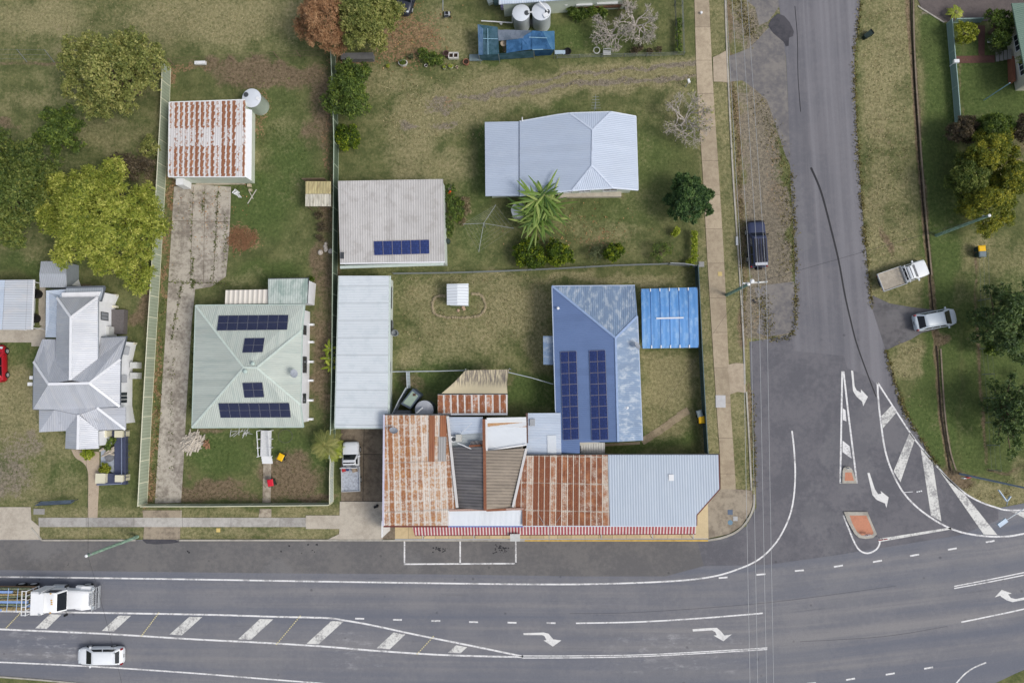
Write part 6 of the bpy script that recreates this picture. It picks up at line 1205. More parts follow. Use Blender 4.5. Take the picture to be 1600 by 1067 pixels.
p = at(833, 38); tag(MB().lathe((p.x, p.y, 0), [(.3, 0), (.34, .5), (.2, .55), (.02, .5)], 12).build('pump', plain('pump_grey', S(140, 140, 140), .5)), 'grey pump between the two round rainwater tanks', 'pump'); p = at(783, 38); tag(MB().lathe((p.x, p.y, 0), [(.14, 0), (.16, .2), (.02, .24)], 10).build('bucket', WHITE), 'white bucket on the grass under the bent white pipe', 'bucket')
p = at(932, 81); m = MB()
for k in range(22): a = 2 * math.pi * k / 22; m.tube([p + Vector((math.cos(a) * .32, math.sin(a) * .34, .3)), p + Vector((math.cos(a + .3) * .32, math.sin(a + .3) * .34, .3))], .05, 5)
tag(m.build('white_ring', plain('faded_ring', S(200, 202, 200), .6)), 'pale ring hanging beside the corner garden under the bare tree', 'ring')
p = at(948, 82); tag(MB().box((p.x, p.y, .8), (.8, .06, .06)).box((p.x - .4, p.y, .4), (.06, .06, .8)).box((p.x + .4, p.y, .4), (.06, .06, .8)).box((p.x, p.y - .25, .45), (.8, .5, .05)).build('garden_chair', plain('faded_ring', 0)), 'pale metal garden chair under the bare tree', 'chair')
p = at(1556, 58, 1.0); tag(MB().box((p.x, p.y, .5), (.5, .32, 1.0)).box((p.x, p.y, 1.03), (.55, .38, .06)).build('letterbox', WHITE), 'white box half hidden by the dark bush at the top right', 'letterbox'); p = at(1493, 97, 1.0); tag(MB().box((p.x, p.y, 1.1), (.5, .32, .3)).box((p.x, p.y, .5), (.08, .08, 1.0)).build('letterbox', WHITE), 'white letterbox on the low sea green fence', 'letterbox')
e = house('clothes_line', [(1537, 157)], 'leaning pale pole on the dark lawn by the top right house', 'pole'); m = MB(); b0 = at(1537, 157); m.tube([b0, at(1578, 130, 5.2)], .05, 6).build('pole', plain('pale_blue_pole', 0), e)
p = at(1071, 136); e = empty('water_meter', (p.x, p.y, 0), 'small white meter post beside the bare street tree', 'meter'); MB().tube([(p.x, p.y, 0), (p.x + .1, p.y + .1, 1.1)], .05, 5).build('post', STEEL, e); MB().box((p.x + .12, p.y + .12, 1.15), (.22, .4, .25), .3).build('meter_box', WHITE, e)
p = at(1095, 22); tag(MB().lathe((p.x, p.y, .05), [(.12, 0), (.14, .25), (.02, .3)], 8).build('bag', WHITE), 'scrap of white litter on the street footpath', 'litter')
p = at(1151, 377); tag(MB().box((p.x, p.y, .1), (.22, .9, .16)).box((p.x, p.y, .19), (.16, .8, .03)).build('kerb_marker', WHITE), 'short white marker at the kerb beside the parked dark four-wheel drive', 'marker')

# ------------------------------------------------------------ poles and wires
POLEM = bark_mat('green_treated_pole', S(138, 166, 148))
def util_pole(u, v, hgt, label, arm=None, name='power_pole'):
    p = at(u, v); e = empty(name, (p.x, p.y, 0), label, 'power pole'); MB().tube([(p.x, p.y, 0), (p.x, p.y, hgt)], [.17, .12], 10).build('pole', POLEM, e)
    MB().lathe((p.x, p.y, hgt), [(.13, -.02), (.14, .06), (.05, .1), (.02, .1)], 10).build('pole_cap', WHITE, e)
    for k, (dx, dz) in enumerate(((.2, -.35), (-.2, -.55))): MB().lathe((p.x + dx, p.y + .1, hgt + dz), [(.05, -.12), (.08, 0), (.05, .12)], 8).build('insulator', STEEL, e)
    return e, p
pA, A0 = util_pole(215, 838, 8.3, 'green tinted pole leaning out over the highway in front of the sage fence'); pB, B0 = util_pole(1463, 368, 8.6, 'green tinted pole on the right-hand lawn reaching across the golden bushes'); pC, C0 = util_pole(1135, 461, 7.9, 'pole with a white crossarm standing beside the street footpath')
a, c = at(1160, 443, 7.7), at(1198, 440.5, 7.7); MB().beam(a, c, .14, .14).build('crossarm', plain('pale_crossarm', S(206, 206, 202), .6), pC)
MB().lathe((C0.x + .35, C0.y + .3, 7.8), [(.16, -.1), (.2, .1), (.1, .2), (.02, .2)], 12).build('street_lamp', WHITE, pC)
for f in (.02, .34, .67, .98):
    q = a.lerp(c, f); MB().lathe((q.x, q.y, 7.86), [(.05, -.1), (.08, 0), (.04, .1)], 8).build('insulator', WHITE, pC)
WIREL = plain('bright_wire', S(176, 178, 180), .35, .5, .4); WIRED = plain('dark_wire', S(44, 44, 46), .6)
def wire(pts, label, m, r=.018, sag=.35, group=None):
    out = []
    for (a, c) in zip(pts[:-1], pts[1:]):
        for k in range(13): f = k / 12; q = Vector(a).lerp(Vector(c), f); q.z -= sag * 4 * f * (1 - f); out.append(q)
    return tag(MB().tube(out, r, 5).build('power_line', m), label, 'power line', group)
ws = (((1135, 0), (1160, 443), (1172, 1067)), ((1144, 0), (1172.5, 442.2), (1184, 1067)), ((1158, 0), (1185.5, 441.3), (1198, 1067)), ((1168, 0), (1197.5, 440.6), (1209, 1067)))
for k, (u0, u1, u2) in enumerate(ws):
    A, B, C = at(*u0, 7.6), at(*u1, 7.9), at(*u2, 7.6); A2 = B + (A - B) * 1.35; C2 = B + (C - B) * 1.25; wire([A2, B, C2], ('overhead line above the kerb, first of four counting from the footpath', 'second overhead line from the footpath running along the street', 'third overhead line from the footpath running along the street', 'overhead line furthest from the footpath, over the road edge')[k], WIREL, .017, .05, 'four overhead lines along the street')
wire([(C0.x, C0.y, 7.5), (B0.x, B0.y, 8.3)], 'dark service wire crossing the side street between two poles', WIRED, .014, .3); wire([(C0.x, C0.y, 7.4), at(1032, 640, 4.2)], 'dark service wire from the crossarm pole to the blue house', WIRED, .01, .2)
wire([at(133, 700, 4.0), (A0.x, A0.y, 8.1), at(200, 1110, 7.8)], 'dark service wire crossing the highway at the left pole', WIRED, .012, .2)
# street light at lower right with its long arm, name sign
p = at(1500, 740); e = empty('street_light', (p.x, p.y, 0), 'tall grey street light on the corner verge, red and white board at its foot', 'street light'); top = at(1633, 764, 12.0)
LM = plain('blue_grey_pole', S(128, 146, 170), .45); MB().tube([(p.x, p.y, 0), (p.x + .05, p.y, 12.0)], [.11, .06], 8).build('pole', LM, e)
tp = Vector((p.x + .05, p.y, 11.9)); hd = at(1571, 813, 12.0); MB().tube([tp, tp.lerp(hd, .5) + Vector((0, 0, .25)), hd], .045, 6).build('arm', plain('pale_arm', S(200, 206, 212), .5), e); d = (hd - tp).normalized(); MB().beam(hd - d * .1, hd + d * .75, .34, .16).build('lamp_head', plain('pale_blue_head', S(176, 196, 216), .4), e)
q = at(1517, 745, 1.3); MB().box((q.x, q.y, 1.2), (.9, .08, .5), .2).build('marker_board', plain('sign_red', 0), e); MB().box((q.x - .38, q.y - .12, 1.0), (.55, .08, .5), .2).build('marker_board', WHITE, e); m = MB()
p = at(1573, 789); e = empty('street_name_sign', (p.x, p.y, 0), 'pale blue street name blades in a Y shape on a short post at the corner', 'street sign'); hh = 2.2; j = at(1573, 783, hh); MB().tube([(p.x, p.y, 0), (j.x, j.y, hh + .1)], .04, 6).build('post', LM, e); SB2 = plain('pale_blue_blade', S(190, 208, 226), .5)
for u, v in ((1560, 765), (1579, 775)): q = at(u, v, hh); MB().beam(j, q, .07, .22).build('blade', SB2, e)
m = MB(); [m.box(at(1433 + k * 3.2, 768 + (-.6) * k, .06), (.14, .12, .06)) for k in range(3)]; m.beam(at(1412, 769, .05), at(1426, 768, .05), .05, .04); tag(m.build('road_debris', WHITE), 'small white broken marker pieces lying on the painted island', 'debris')

# ------------------------------------------------------------ wheelie bins
def bin_(u, v, body, lid, label, rz=0.0, tip=False, group=None):
    p = at(u, v); e = empty('wheelie_bin', (p.x, p.y, 0), label, 'bin', group, rz); o = dict(world=False)
    def rot(b):
        if tip: b.v = [(x, z - .0, .3 - y) for x, y, z in b.v]
        return b
    rot(MB().loft([[(-.2, -.24, .05), (.2, -.24, .05), (.2, .24, .05), (-.2, .24, .05)], [(-.28, -.33, .95), (.28, -.33, .95), (.28, .33, .95), (-.28, .33, .95)]])).build('bin_body', body, e, **o)
    rot(MB().loft([[(-.3, -.36, .95), (.3, -.36, .95), (.3, .36, .95), (-.3, .36, .95)], [(-.3, -.36, 1.0), (.3, -.36, 1.0), (.3, .36, 1.0), (-.3, .36, 1.0)], [(-.22, -.28, 1.06), (.22, -.28, 1.06), (.22, .28, 1.06), (-.22, .28, 1.06)]])).build('lid', lid, e, **o)
    for s in (-.24, .24): rot(MB().lathe((s, -.27, .1), [(.1, -.03), (.1, .03)], 12, 'x')).build('wheel', RUBBER, e, **o)
    rot(MB().tube([(-.24, -.36, .98), (-.24, -.42, .96), (.24, -.42, .96), (.24, -.36, .98)], .02, 5)).build('handle', BLACK, e, **o); return e
BING = plain('bin_green', S(44, 62, 56), .5); YL, GL_, RL_ = plain('yellow_lid', S(236, 186, 20), .5, var=.04), plain('grey_lid', S(112, 126, 132), .5), plain('red_lid', S(206, 34, 56), .5, var=.04)
bin_(1525, 391, BING, YL, 'yellow lidded bin beside the golden bushes on the right', R(95)); bin_(1526, 399.5, BING, GL_, 'grey lidded bin just below the yellow lidded one on the right lawn', R(90)); bin_(1090, 645.5, BING, GL_, 'grey lidded bin inside the dark teal fence', R(15)); bin_(1093, 655, BING, YL, 'yellow lidded bin inside the dark teal fence by the slab path', R(4))
bin_(444, 712.5, BING, YL, 'yellow lidded bin standing on the front lawn', R(-25)); bin_(428, 752, BING, RL_, 'red lidded bin at the edge of the front path', R(10)); bin_(1347, 62, plain('bin_dark', S(26, 44, 42), .5), plain('bin_dark_lid', S(20, 32, 34), .5), 'dark green bin tipped over at the verge of the side street', R(-55), tip=True)

# ------------------------------------------------------------ vehicles (x forward, y left)
def paint(name, c): return plain(name, c, .38, .5, var=.03)
def rr_outline(x0, x1, w, r, n=4, fr=None):
    fr = fr or r; pts = []
    for cx, cy, a0, q in ((x1 - fr, w - fr, 0, fr), (x0 + r, w - r, 90, r), (x0 + r, -w + r, 180, r), (x1 - fr, -w + fr, 270, fr)):
        for k in range(n + 1): a = R(a0 + 90 * k / n); pts.append((cx + q * math.cos(a), cy + q * math.sin(a)))
    return pts
def vehicle(front, rear, label, cat, z=0.0):
    f, r = at(*front), at(*rear); c = (f + r) / 2; e = empty('parked_car', (c.x, c.y, z), label, cat, None, math.atan2(f.y - r.y, f.x - r.x)); return e, (f - r).length
def body_loft(e, secs, m, name='body'):                # secs: (x, half width, z bottom, z top)
    S_ = []
    for x, w, zb, zt in secs: S_.append([(x, y, z) for y, z in ((-w * .86, zb), (-w * .97, zb + .08), (-w, zb + .3), (-w * .98, zt - .16), (-w * .90, zt - .04), (-w * .6, zt), (0, zt + .015), (w * .6, zt), (w * .90, zt - .04), (w * .98, zt - .16), (w, zb + .3), (w * .97, zb + .08), (w * .86, zb))])
    return MB().loft(S_).build(name, m, e, smooth=True, world=False, sharp=50)
def cabin(e, m, z0, z1, lo, hi, glass=GLASS, sides=2, rear=True, roofm=None):
    """lo/hi: (x rear, x front, half width) at belt and roof level"""
    q = lambda t, z: [(t[0], -t[2], z), (t[1], -t[2], z), (t[1], t[2], z), (t[0], t[2], z)]
    mid = tuple(a + (b - a) * .93 for a, b in zip(lo, hi)); top = (hi[0] + .1, hi[1] - .12, hi[2] - .09)
    def soft(t, z, r): return [(x, y, z) for x, y in rr_outline(t[0], t[1], t[2], r, 3)]
    MB().loft([soft(lo, z0, .12), soft(mid, z1 - .06, .14), soft(top, z1, .16)]).build('cabin', m, e, smooth=True, world=False, sharp=50)
    A, B = [Vector(p) for p in q(lo, z0)], [Vector(p) for p in q(mid, z1 - .06)]
    def pane(i, j, f0, f1, g0, g1, name, off=.02):
        P = lambda f, g: A[i].lerp(A[j], f).lerp(B[i].lerp(B[j], f), g); v = [P(f0, g0), P(f1, g0), P(f1, g1), P(f0, g1)]; n = (v[1] - v[0]).cross(v[3] - v[0]).normalized()
        mid_ = P((f0 + f1) / 2, g0) + n * .03, P((f0 + f1) / 2, g1) + n * .03
        MB().add([p + n * off for p in v], [(0, 1, 2, 3)]).build(name, glass, e, world=False)
    pane(1, 2, .07, .93, .06, .94, 'windscreen'); 
    if rear: pane(3, 0, .1, .9, .12, .9, 'rear_window')
    for i, j in ((0, 1), (2, 3)):
        w_ = [(.08, .5), (.53, .90)] if sides == 2 else [(.06, .34), (.37, .63), (.66, .90)] if sides == 3 else [(.15, .85)]
        for f0, f1 in (w_ if i == 0 else [(1 - b_, 1 - a_) for a_, b_ in w_]): pane(i, j, f0, f1, .2, .88, 'side_window')
def wheels(e, xs, w, r=.33, wd=.22):
    for x in xs:
        for s in (-1, 1):
            y = s * (w - wd / 2 + .015); o = MB().lathe((x, y, r), [(r * .9, -wd / 2), (r, -wd / 2 + .03), (r, wd / 2 - .03), (r * .9, wd / 2)], 18, 'y').build('wheel', RUBBER, e, world=False)
            MB().lathe((x, y + s * (wd / 2 + .005), r), [(r * .62, -.01), (r * .6, .01), (.05, .02)], 14, 'y').build('rim', ALU, o, world=False)
def lights(e, L, w, zf, zr, yf=None, big=.3):
    for s in (-1, 1):
        MB().box((L / 2 - .34, s * (w - .28), zf), (.24, big * .8, .1)).build('headlight', plain('headlamp', S(206, 214, 220), .15, .6), e, world=False); MB().box((-L / 2 + .08, s * (w - .12), zr), (.14, .14, .3)).build('tail_light', plain('tail_lamp', S(150, 26, 30), .3), e, world=False)
def mirrors(e, x, w, z, m):
    for s in (-1, 1): MB().box((x, s * (w + .1), z), (.12, .22, .14)).build('mirror', m, e, world=False)
def plate(e, x, z): MB().box((x, 0, z), (.03, .36, .11)).build('number_plate', plain('plate_dark', S(60, 62, 60), .5), e, world=False)
# white hatchback on the highway
m_ = paint('white_car_paint', S(232, 236, 240)); e, L = vehicle((127.5, 1020.5), (199, 1020), 'white hatchback driving along the highway at lower left', 'car', .012); L = max(L, 4.2)
body_loft(e, [(-L / 2, .62, .35, .85), (-L / 2 + .12, .80, .22, .98), (-L / 2 + .5, .87, .2, 1.0), (-.2, .88, .2, .98), (.9, .88, .2, .98), (L / 2 - .6, .85, .2, .87), (L / 2 - .3, .76, .22, .78), (L / 2 - .1, .62, .24, .68), (L / 2, .42, .3, .58)], m_); cabin(e, m_, .93, 1.48, (-L / 2 + .22, 1.34, .80), (-L / 2 + .62, .36, .62)); wheels(e, (-1.25, 1.3), .88); lights(e, L, .86, .74, .86); mirrors(e, .85, .86, 1.0, m_); plate(e, -L / 2 - .0, .6); MB().box((-L / 2 + .5, 0, 1.5), (.2, 1.1, .03)).build('spoiler', m_, e, world=False)
# silver wagon on the verge
m_ = paint('silver_car_paint', S(196, 206, 214)); e, L = vehicle((1488, 494.5), (1423, 506), 'silver station wagon nosed onto the lawn below the white flat-tray ute', 'car', .01)
body_loft(e, [(-L / 2, .66, .35, .92), (-L / 2 + .12, .84, .22, 1.0), (-L / 2 + .5, .9, .2, 1.0), (0, .91, .2, .98), (1.0, .91, .2, .97), (L / 2 - .6, .88, .2, .88), (L / 2 - .2, .74, .22, .78), (L / 2, .5, .3, .62)], m_); cabin(e, m_, .93, 1.5, (-L / 2 + .16, 1.42, .83), (-L / 2 + .85, .5, .64), sides=3); wheels(e, (-1.35, 1.4), .91); lights(e, L, .88, .78, .9); mirrors(e, 1.0, .88, 1.0, m_); plate(e, -L / 2, .6)
for s in (-.6, .6): MB().beam((-1.3, s, 1.54), (.4, s, 1.54), .05, .05).build('roof_rail', m_, e, world=False)
# dark four-wheel drive
m_ = paint('dark_blue_car_paint', S(52, 60, 88)); e, L = vehicle((1177, 354), (1181, 416), 'dark blue four-wheel drive with a ribbed roof parked under the overhead lines', 'car', .01); L = 4.7
body_loft(e, [(-L / 2, .8, .45, 1.05), (-L / 2 + .1, .9, .35, 1.12), (0, .93, .32, 1.14), (.9, .93, .32, 1.14), (L / 2 - .4, .92, .34, 1.1), (L / 2 - .1, .86, .36, 1.02), (L / 2, .72, .4, .9)], m_); cabin(e, m_, 1.1, 1.86, (-L / 2 + .08, 1.2, .84), (-L / 2 + .2, .65, .70), sides=3); wheels(e, (-1.4, 1.4), .93, .38, .26); lights(e, L, .9, .96, 1.0); mirrors(e, .95, .92, 1.2, BLACK); plate(e, -L / 2 - .01, .7)
rk = MB(); 
for k in range(5): rk.beam((-L / 2 + .35, -.52 + .26 * k, 1.92), (.42, -.52 + .26 * k, 1.92), .12, .05)
rk.build('roof_rack', plain('rack_dark', S(40, 42, 50), .5), e, world=False); MB().box((-L / 2 + .2, .0, 1.89), (.28, 1.2, .05)).build('rear_spoiler', plain('pale_spoiler', S(186, 190, 198), .4), e, world=False); MB().box((L / 2 + .06, 0, .6), (.18, 1.7, .3)).box((L / 2 + .1, 0, .9), (.08, 1.0, .08)).build('bull_bar', BLACK, e, world=False); MB().lathe((-L / 2 - .12, .05, .95), [(.36, -.1), (.38, .1), (.02, .12)], 16, 'x').build('spare_wheel', RUBBER, e, world=False); MB().box((.2, 0, 1.89), (.7, 1.2, .02)).build('roof_front', m_, e, world=False)
# flat-tray ute
def ute(front, rear, label, tray, m_, trl, sides_h, name):
    e, L = vehicle(front, rear, label, 'ute', .01); L = max(L, 5.0); x0 = -L / 2 + trl
    body_loft(e, [(x0 - .05, .82, .4, .96), (x0 + .1, .86, .3, 1.0), (L / 2 - 1.7, .87, .3, 1.02), (L / 2 - .5, .86, .3, .98), (L / 2 - .1, .8, .32, .9), (L / 2, .68, .38, .74)], m_); cabin(e, m_, .98, 1.62, (x0 + .02, L / 2 - 1.25, .80), (x0 + .18, L / 2 - 1.85, .66), sides=1); MB().box((-L / 2 + trl / 2, 0, .55), (trl, .8, .2)).build('chassis', DKSTEEL, e, world=False)
    MB().box((-L / 2 + trl / 2 - .03, 0, .84), (trl - .06, 1.86, .1)).build('tray_floor', tray, e, world=False); sm = plain(name, S(190, 194, 198), .45)
    for s in (-1, 1): MB().box((-L / 2 + trl / 2 - .03, s * .93, .86 + sides_h / 2), (trl - .04, .05, sides_h + .08)).build('tray_side', sm, e, world=False)
    MB().box((-L / 2 - .02, 0, .86 + sides_h / 2), (.05, 1.9, sides_h + .08)).build('tail_gate', sm, e, world=False); b = MB()
    for y in (-.85, -.3, .3, .85): b.box((x0 - .12, y, 1.3), (.06, .06, .9))
    b.box((x0 - .12, 0, 1.74), (.08, 1.8, .08)).box((x0 - .12, 0, 1.0), (.05, 1.8, .3)); b.build('headboard', sm, e, world=False); wheels(e, (-L / 2 + trl * .42, L / 2 - .85), .88, .34); lights(e, L, .84, .86, .7); mirrors(e, L / 2 - 1.45, .86, 1.15, m_); plate(e, -L / 2 - .06, .6); return e, L, x0
ute((1438, 420), (1373.5, 442.5), 'white flat-tray ute parked on the grass beside the open drain', concrete_mat('beige_tray_floor', S(176, 168, 154), S(146, 138, 126), amt=.6), paint('white_ute_paint', S(226, 230, 234)), 2.5, .12, 'tray_steel')
TF = NT('checker_tray', .4, .5, .2); n_t = TF.noise(TF.obj(), 5, 6, .7); TF.color(TF.mix(TF.step(n_t, .4, .65), S(190, 196, 204), S(150, 154, 162)))
e, L, x0 = ute((551, 691), (552.5, 763), 'white ute with a bright alloy tray parked on the stained concrete driveway', TF.m, paint('white_ute_paint_two', S(216, 220, 224)), 2.55, .25, 'tray_alloy')
for k, (x, y, s, c, nm, lab) in enumerate(((x0 - .4, .68, .34, S(186, 56, 62), 'red_crate', 'red box in the front corner of the alloy ute tray'), (x0 - .35, .3, .26, S(54, 66, 120), 'blue_crate', 'dark blue bag beside the red box in the alloy ute tray'), (x0 - .38, -.45, .5, S(150, 134, 116), 'sack', 'brown sack lying in the alloy ute tray'))):
    a_ = e.rotation_euler.z; q = Vector(e.location) + Vector((x * math.cos(a_) - y * math.sin(a_), x * math.sin(a_) + y * math.cos(a_), 0)); tag(MB().box((q.x, q.y, .9 + s / 2), (s, s * .9, s), a_ + .2, .9).box((q.x, q.y, .91 + s), (s * .5, s * .5, .03), a_).build(nm.split('_')[-1], plain(nm, c, .7, var=.3)), lab, nm.split('_')[-1])
# red car at the left edge, dark car at the top edge
m_ = paint('red_car_paint', S(168, 20, 36)); e, L = vehicle((2.5, 539), (3.5, 598), 'red car parked at the left edge beside the white house lawn', 'car', .0); L = 4.0
body_loft(e, [(-L / 2, .62, .35, .85), (-L / 2 + .2, .84, .22, .98), (0, .88, .2, .98), (.8, .88, .2, .97), (L / 2 - .5, .84, .2, .86), (L / 2 - .15, .72, .22, .74), (L / 2, .5, .3, .6)], m_); cabin(e, m_, .93, 1.45, (-L / 2 + .3, 1.15, .79), (-L / 2 + .8, .4, .62)); wheels(e, (-1.25, 1.3), .88); lights(e, L, .86, .78, .86, big=.34); mirrors(e, .8, .86, 1.0, m_)
m_ = paint('black_car_paint', S(44, 48, 60)); e, L = vehicle((629, 27), (650, -34), 'dark car under the green tree at the top edge, its bonnet showing', 'car', .0); L = 4.5
body_loft(e, [(-L / 2, .62, .35, .9), (-L / 2 + .2, .84, .22, 1.0), (0, .9, .2, 1.0), (.8, .9, .2, .99), (L / 2 - .5, .88, .2, .92), (L / 2 - .15, .78, .22, .82), (L / 2, .6, .3, .66)], m_); cabin(e, m_, .95, 1.5, (-L / 2 + .3, 1.0, .8), (-L / 2 + .8, .3, .64)); wheels(e, (-1.3, 1.4), .9); lights(e, L, .9, .82, .9, big=.3); mirrors(e, .8, .88, 1.05, m_); plate(e, L / 2 + .01, .5)
# truck with a load of timber
e, L = vehicle((163, 929), (-74, 927.5), 'white bonneted truck carrying a load of timber poles and blue steel on the highway', 'truck', .012); e.name = 'flatbed_truck'; WT = paint('white_truck_paint', S(238, 240, 242)); X = L / 2
o = dict(world=False)
body_loft(e, [(X - 3.2, 1.0, .9, 1.8), (X - 3.1, 1.02, .8, 1.85), (X - 1.4, .92, .8, 1.78), (X - .75, .85, .8, 1.7), (X - .55, .78, .85, 1.6)], WT, 'bonnet')
for s in (-1, 1): MB().loft([[(X - 2.4, s * .9, .7), (X - 2.4, s * 1.22, .7), (X - 2.4, s * 1.2, 1.0), (X - 2.4, s * .9, 1.1)], [(X - 1.6, s * .9, .9), (X - 1.6, s * 1.24, .9), (X - 1.6, s * 1.22, 1.25), (X - 1.6, s * .9, 1.4)], [(X - .7, s * .8, .7), (X - .7, s * 1.18, .7), (X - .7, s * 1.14, 1.05), (X - .7, s * .8, 1.2)]]).build('mudguard', WT, e, **o)
cabin(e, WT, 1.8, 2.85, (X - 4.7, X - 2.75, 1.06), (X - 4.7, X - 3.25, .98), sides=1, rear=False); MB().loft([[(X - 5.75, -1.18, .9), (X - 4.6, -1.18, .9), (X - 4.6, 1.18, .9), (X - 5.75, 1.18, .9)], [(X - 5.75, -1.18, 3.0), (X - 4.6, -1.15, 3.0), (X - 4.6, 1.15, 3.0), (X - 5.75, 1.18, 3.0)], [(X - 5.65, -1.05, 3.12), (X - 4.3, -.95, 3.12), (X - 4.3, .95, 3.12), (X - 5.65, 1.05, 3.12)]]).build('sleeper_box', WT, e, **o)
MB().box((X - 4.0, 0, 1.35), (1.6, 2.1, .95)).build('cab_base', WT, e, **o)
b = MB(); bx = X - .18
for y in (-1.05, -.6, .6, 1.05): b.tube([(bx, y, .5), (bx, y, 1.75)], .04, 6)
for z_ in (.6, 1.1, 1.75): b.tube([(bx, -1.12, z_), (bx, 1.12, z_)], .045, 6)
b.box((bx + .02, 0, .6), (.08, 2.2, .3)).build('bull_bar', ALU, e, **o); b = MB()
for k in range(6): b.box((X - .48, -.5 + .2 * k, 1.2), (.05, .05, .9))
b.box((X - .5, 0, 1.66), (.1, 1.2, .06)).build('grille', ALU, e, **o)
for y in (-.1, .1, .3, -.95, .95): MB().box((X - 3.6 - .15 * abs(y), y, 2.9), (.14, .09, .08)).build('marker_light', plain('amber_lamp', S(206, 160, 70), .4), e, **o)
for s in (-1, 1):
    MB().tube([(X - 2.9, s * 1.0, 1.8), (X - 2.75, s * 1.4, 1.85)], .03, 5).build('mirror_arm', DKSTEEL, e, **o); MB().box((X - 2.75, s * 1.45, 1.95), (.12, .22, .5)).build('mirror', BLACK, e, **o); MB().tube([(X - 4.65, s * 1.05, .9), (X - 4.65, s * 1.05, 3.3)], .08, 8).build('exhaust_stack', ALU, e, **o); MB().lathe((X - 3.6, s * .98, .8), [(.3, -.01), (.3, .01)], 12, 'y'); MB().tube([(X - 4.9, s * 1.0, .75), (X - 3.5, s * 1.0, .75)], .28, 12).build('fuel_tank', ALU, e, **o); MB().box((X - .45, s * .95, 1.15), (.16, .3, .24)).build('headlight', plain('headlamp', 0), e, **o)
wheels(e, (X - 1.45,), 1.22, .5, .3); wheels(e, (X - 7.3, X - 8.6, X - 13.0, X - 14.3), 1.24, .5, .5); MB().box((X - 8.8, 0, .75), (13.5, .9, .25)).build('chassis', DKSTEEL, e, **o); MB().box((X - 11.2, 0, 1.12), (9.3, 2.36, .14)).build('tray_floor', plain('timber_deck_brown', S(150, 122, 94), .9, var=.25, scale=5), e, **o)
b = MB(); hx = X - 6.25
for y in (-1.2, -.72, -.24, .24, .72, 1.2): b.box((hx, y, 2.05), (.07, .06, 1.9))
for z_ in (1.2, 2.0, 3.0): b.box((hx + .02, 0, z_), (.06, 2.5, .09))
b.box((hx - .45, 0, 2.95), (.06, 2.5, .07));
for y in (-1.2, -.4, .4, 1.2): b.box((hx - .22, y, 2.96), (.45, .06, .06))
b.build('headache_rack', WHITE, e, **o)
a_ = e.rotation_euler.z; E0 = Vector(e.location); W_ = lambda x, y, z: E0 + Vector((x * math.cos(a_) - y * math.sin(a_), x * math.sin(a_) + y * math.cos(a_), z)); rr = random.Random(9)
WD = [bark_mat('timber_pole_%d' % k, c) for k, c in enumerate((S(168, 150, 112), S(140, 128, 96), S(124, 132, 108)))]; BS = plain('blue_steel', S(132, 160, 206), .5, var=.15)
for k in range(26):
    row = k // 9; y = -1.05 + (k % 9) * .26 + rr.uniform(-.04, .04); z_ = 1.32 + .24 * row; x1 = X - 6.6 - rr.uniform(.1, 1.4); blue = k in (1, 6, 10, 13, 18, 21, 25)
    b = MB()
    if blue: b.beam(W_(x1 - .1 if rr.random() > .5 else x1 - 1.8, y, z_), W_(X - 15.5, y, z_), .24, .14)
    else: b.tube([W_(x1, y, z_), W_(X - 10, y + rr.uniform(-.05, .05), z_ + .03), W_(X - 15.5, y, z_)], [.11, .12, .12], 7)
    tag(b.build('steel_beam' if blue else 'timber_pole', BS if blue else WD[k % 3]), 'blue steel beam lying in the load on the white truck' if blue else 'rough timber pole lying in the load on the white truck', 'steel beam' if blue else 'timber pole', 'blue beams loaded on the truck' if blue else 'timber poles loaded on the truck')
for k, x in enumerate((X - 8.0, X - 9.0, X - 10.7, X - 11.6)): MB().beam((x, -1.2, 1.98), (x + .15, 1.2, 1.98), .06, .02).build('load_strap', plain('pale_strap', S(170, 190, 220), .6), e, **o)
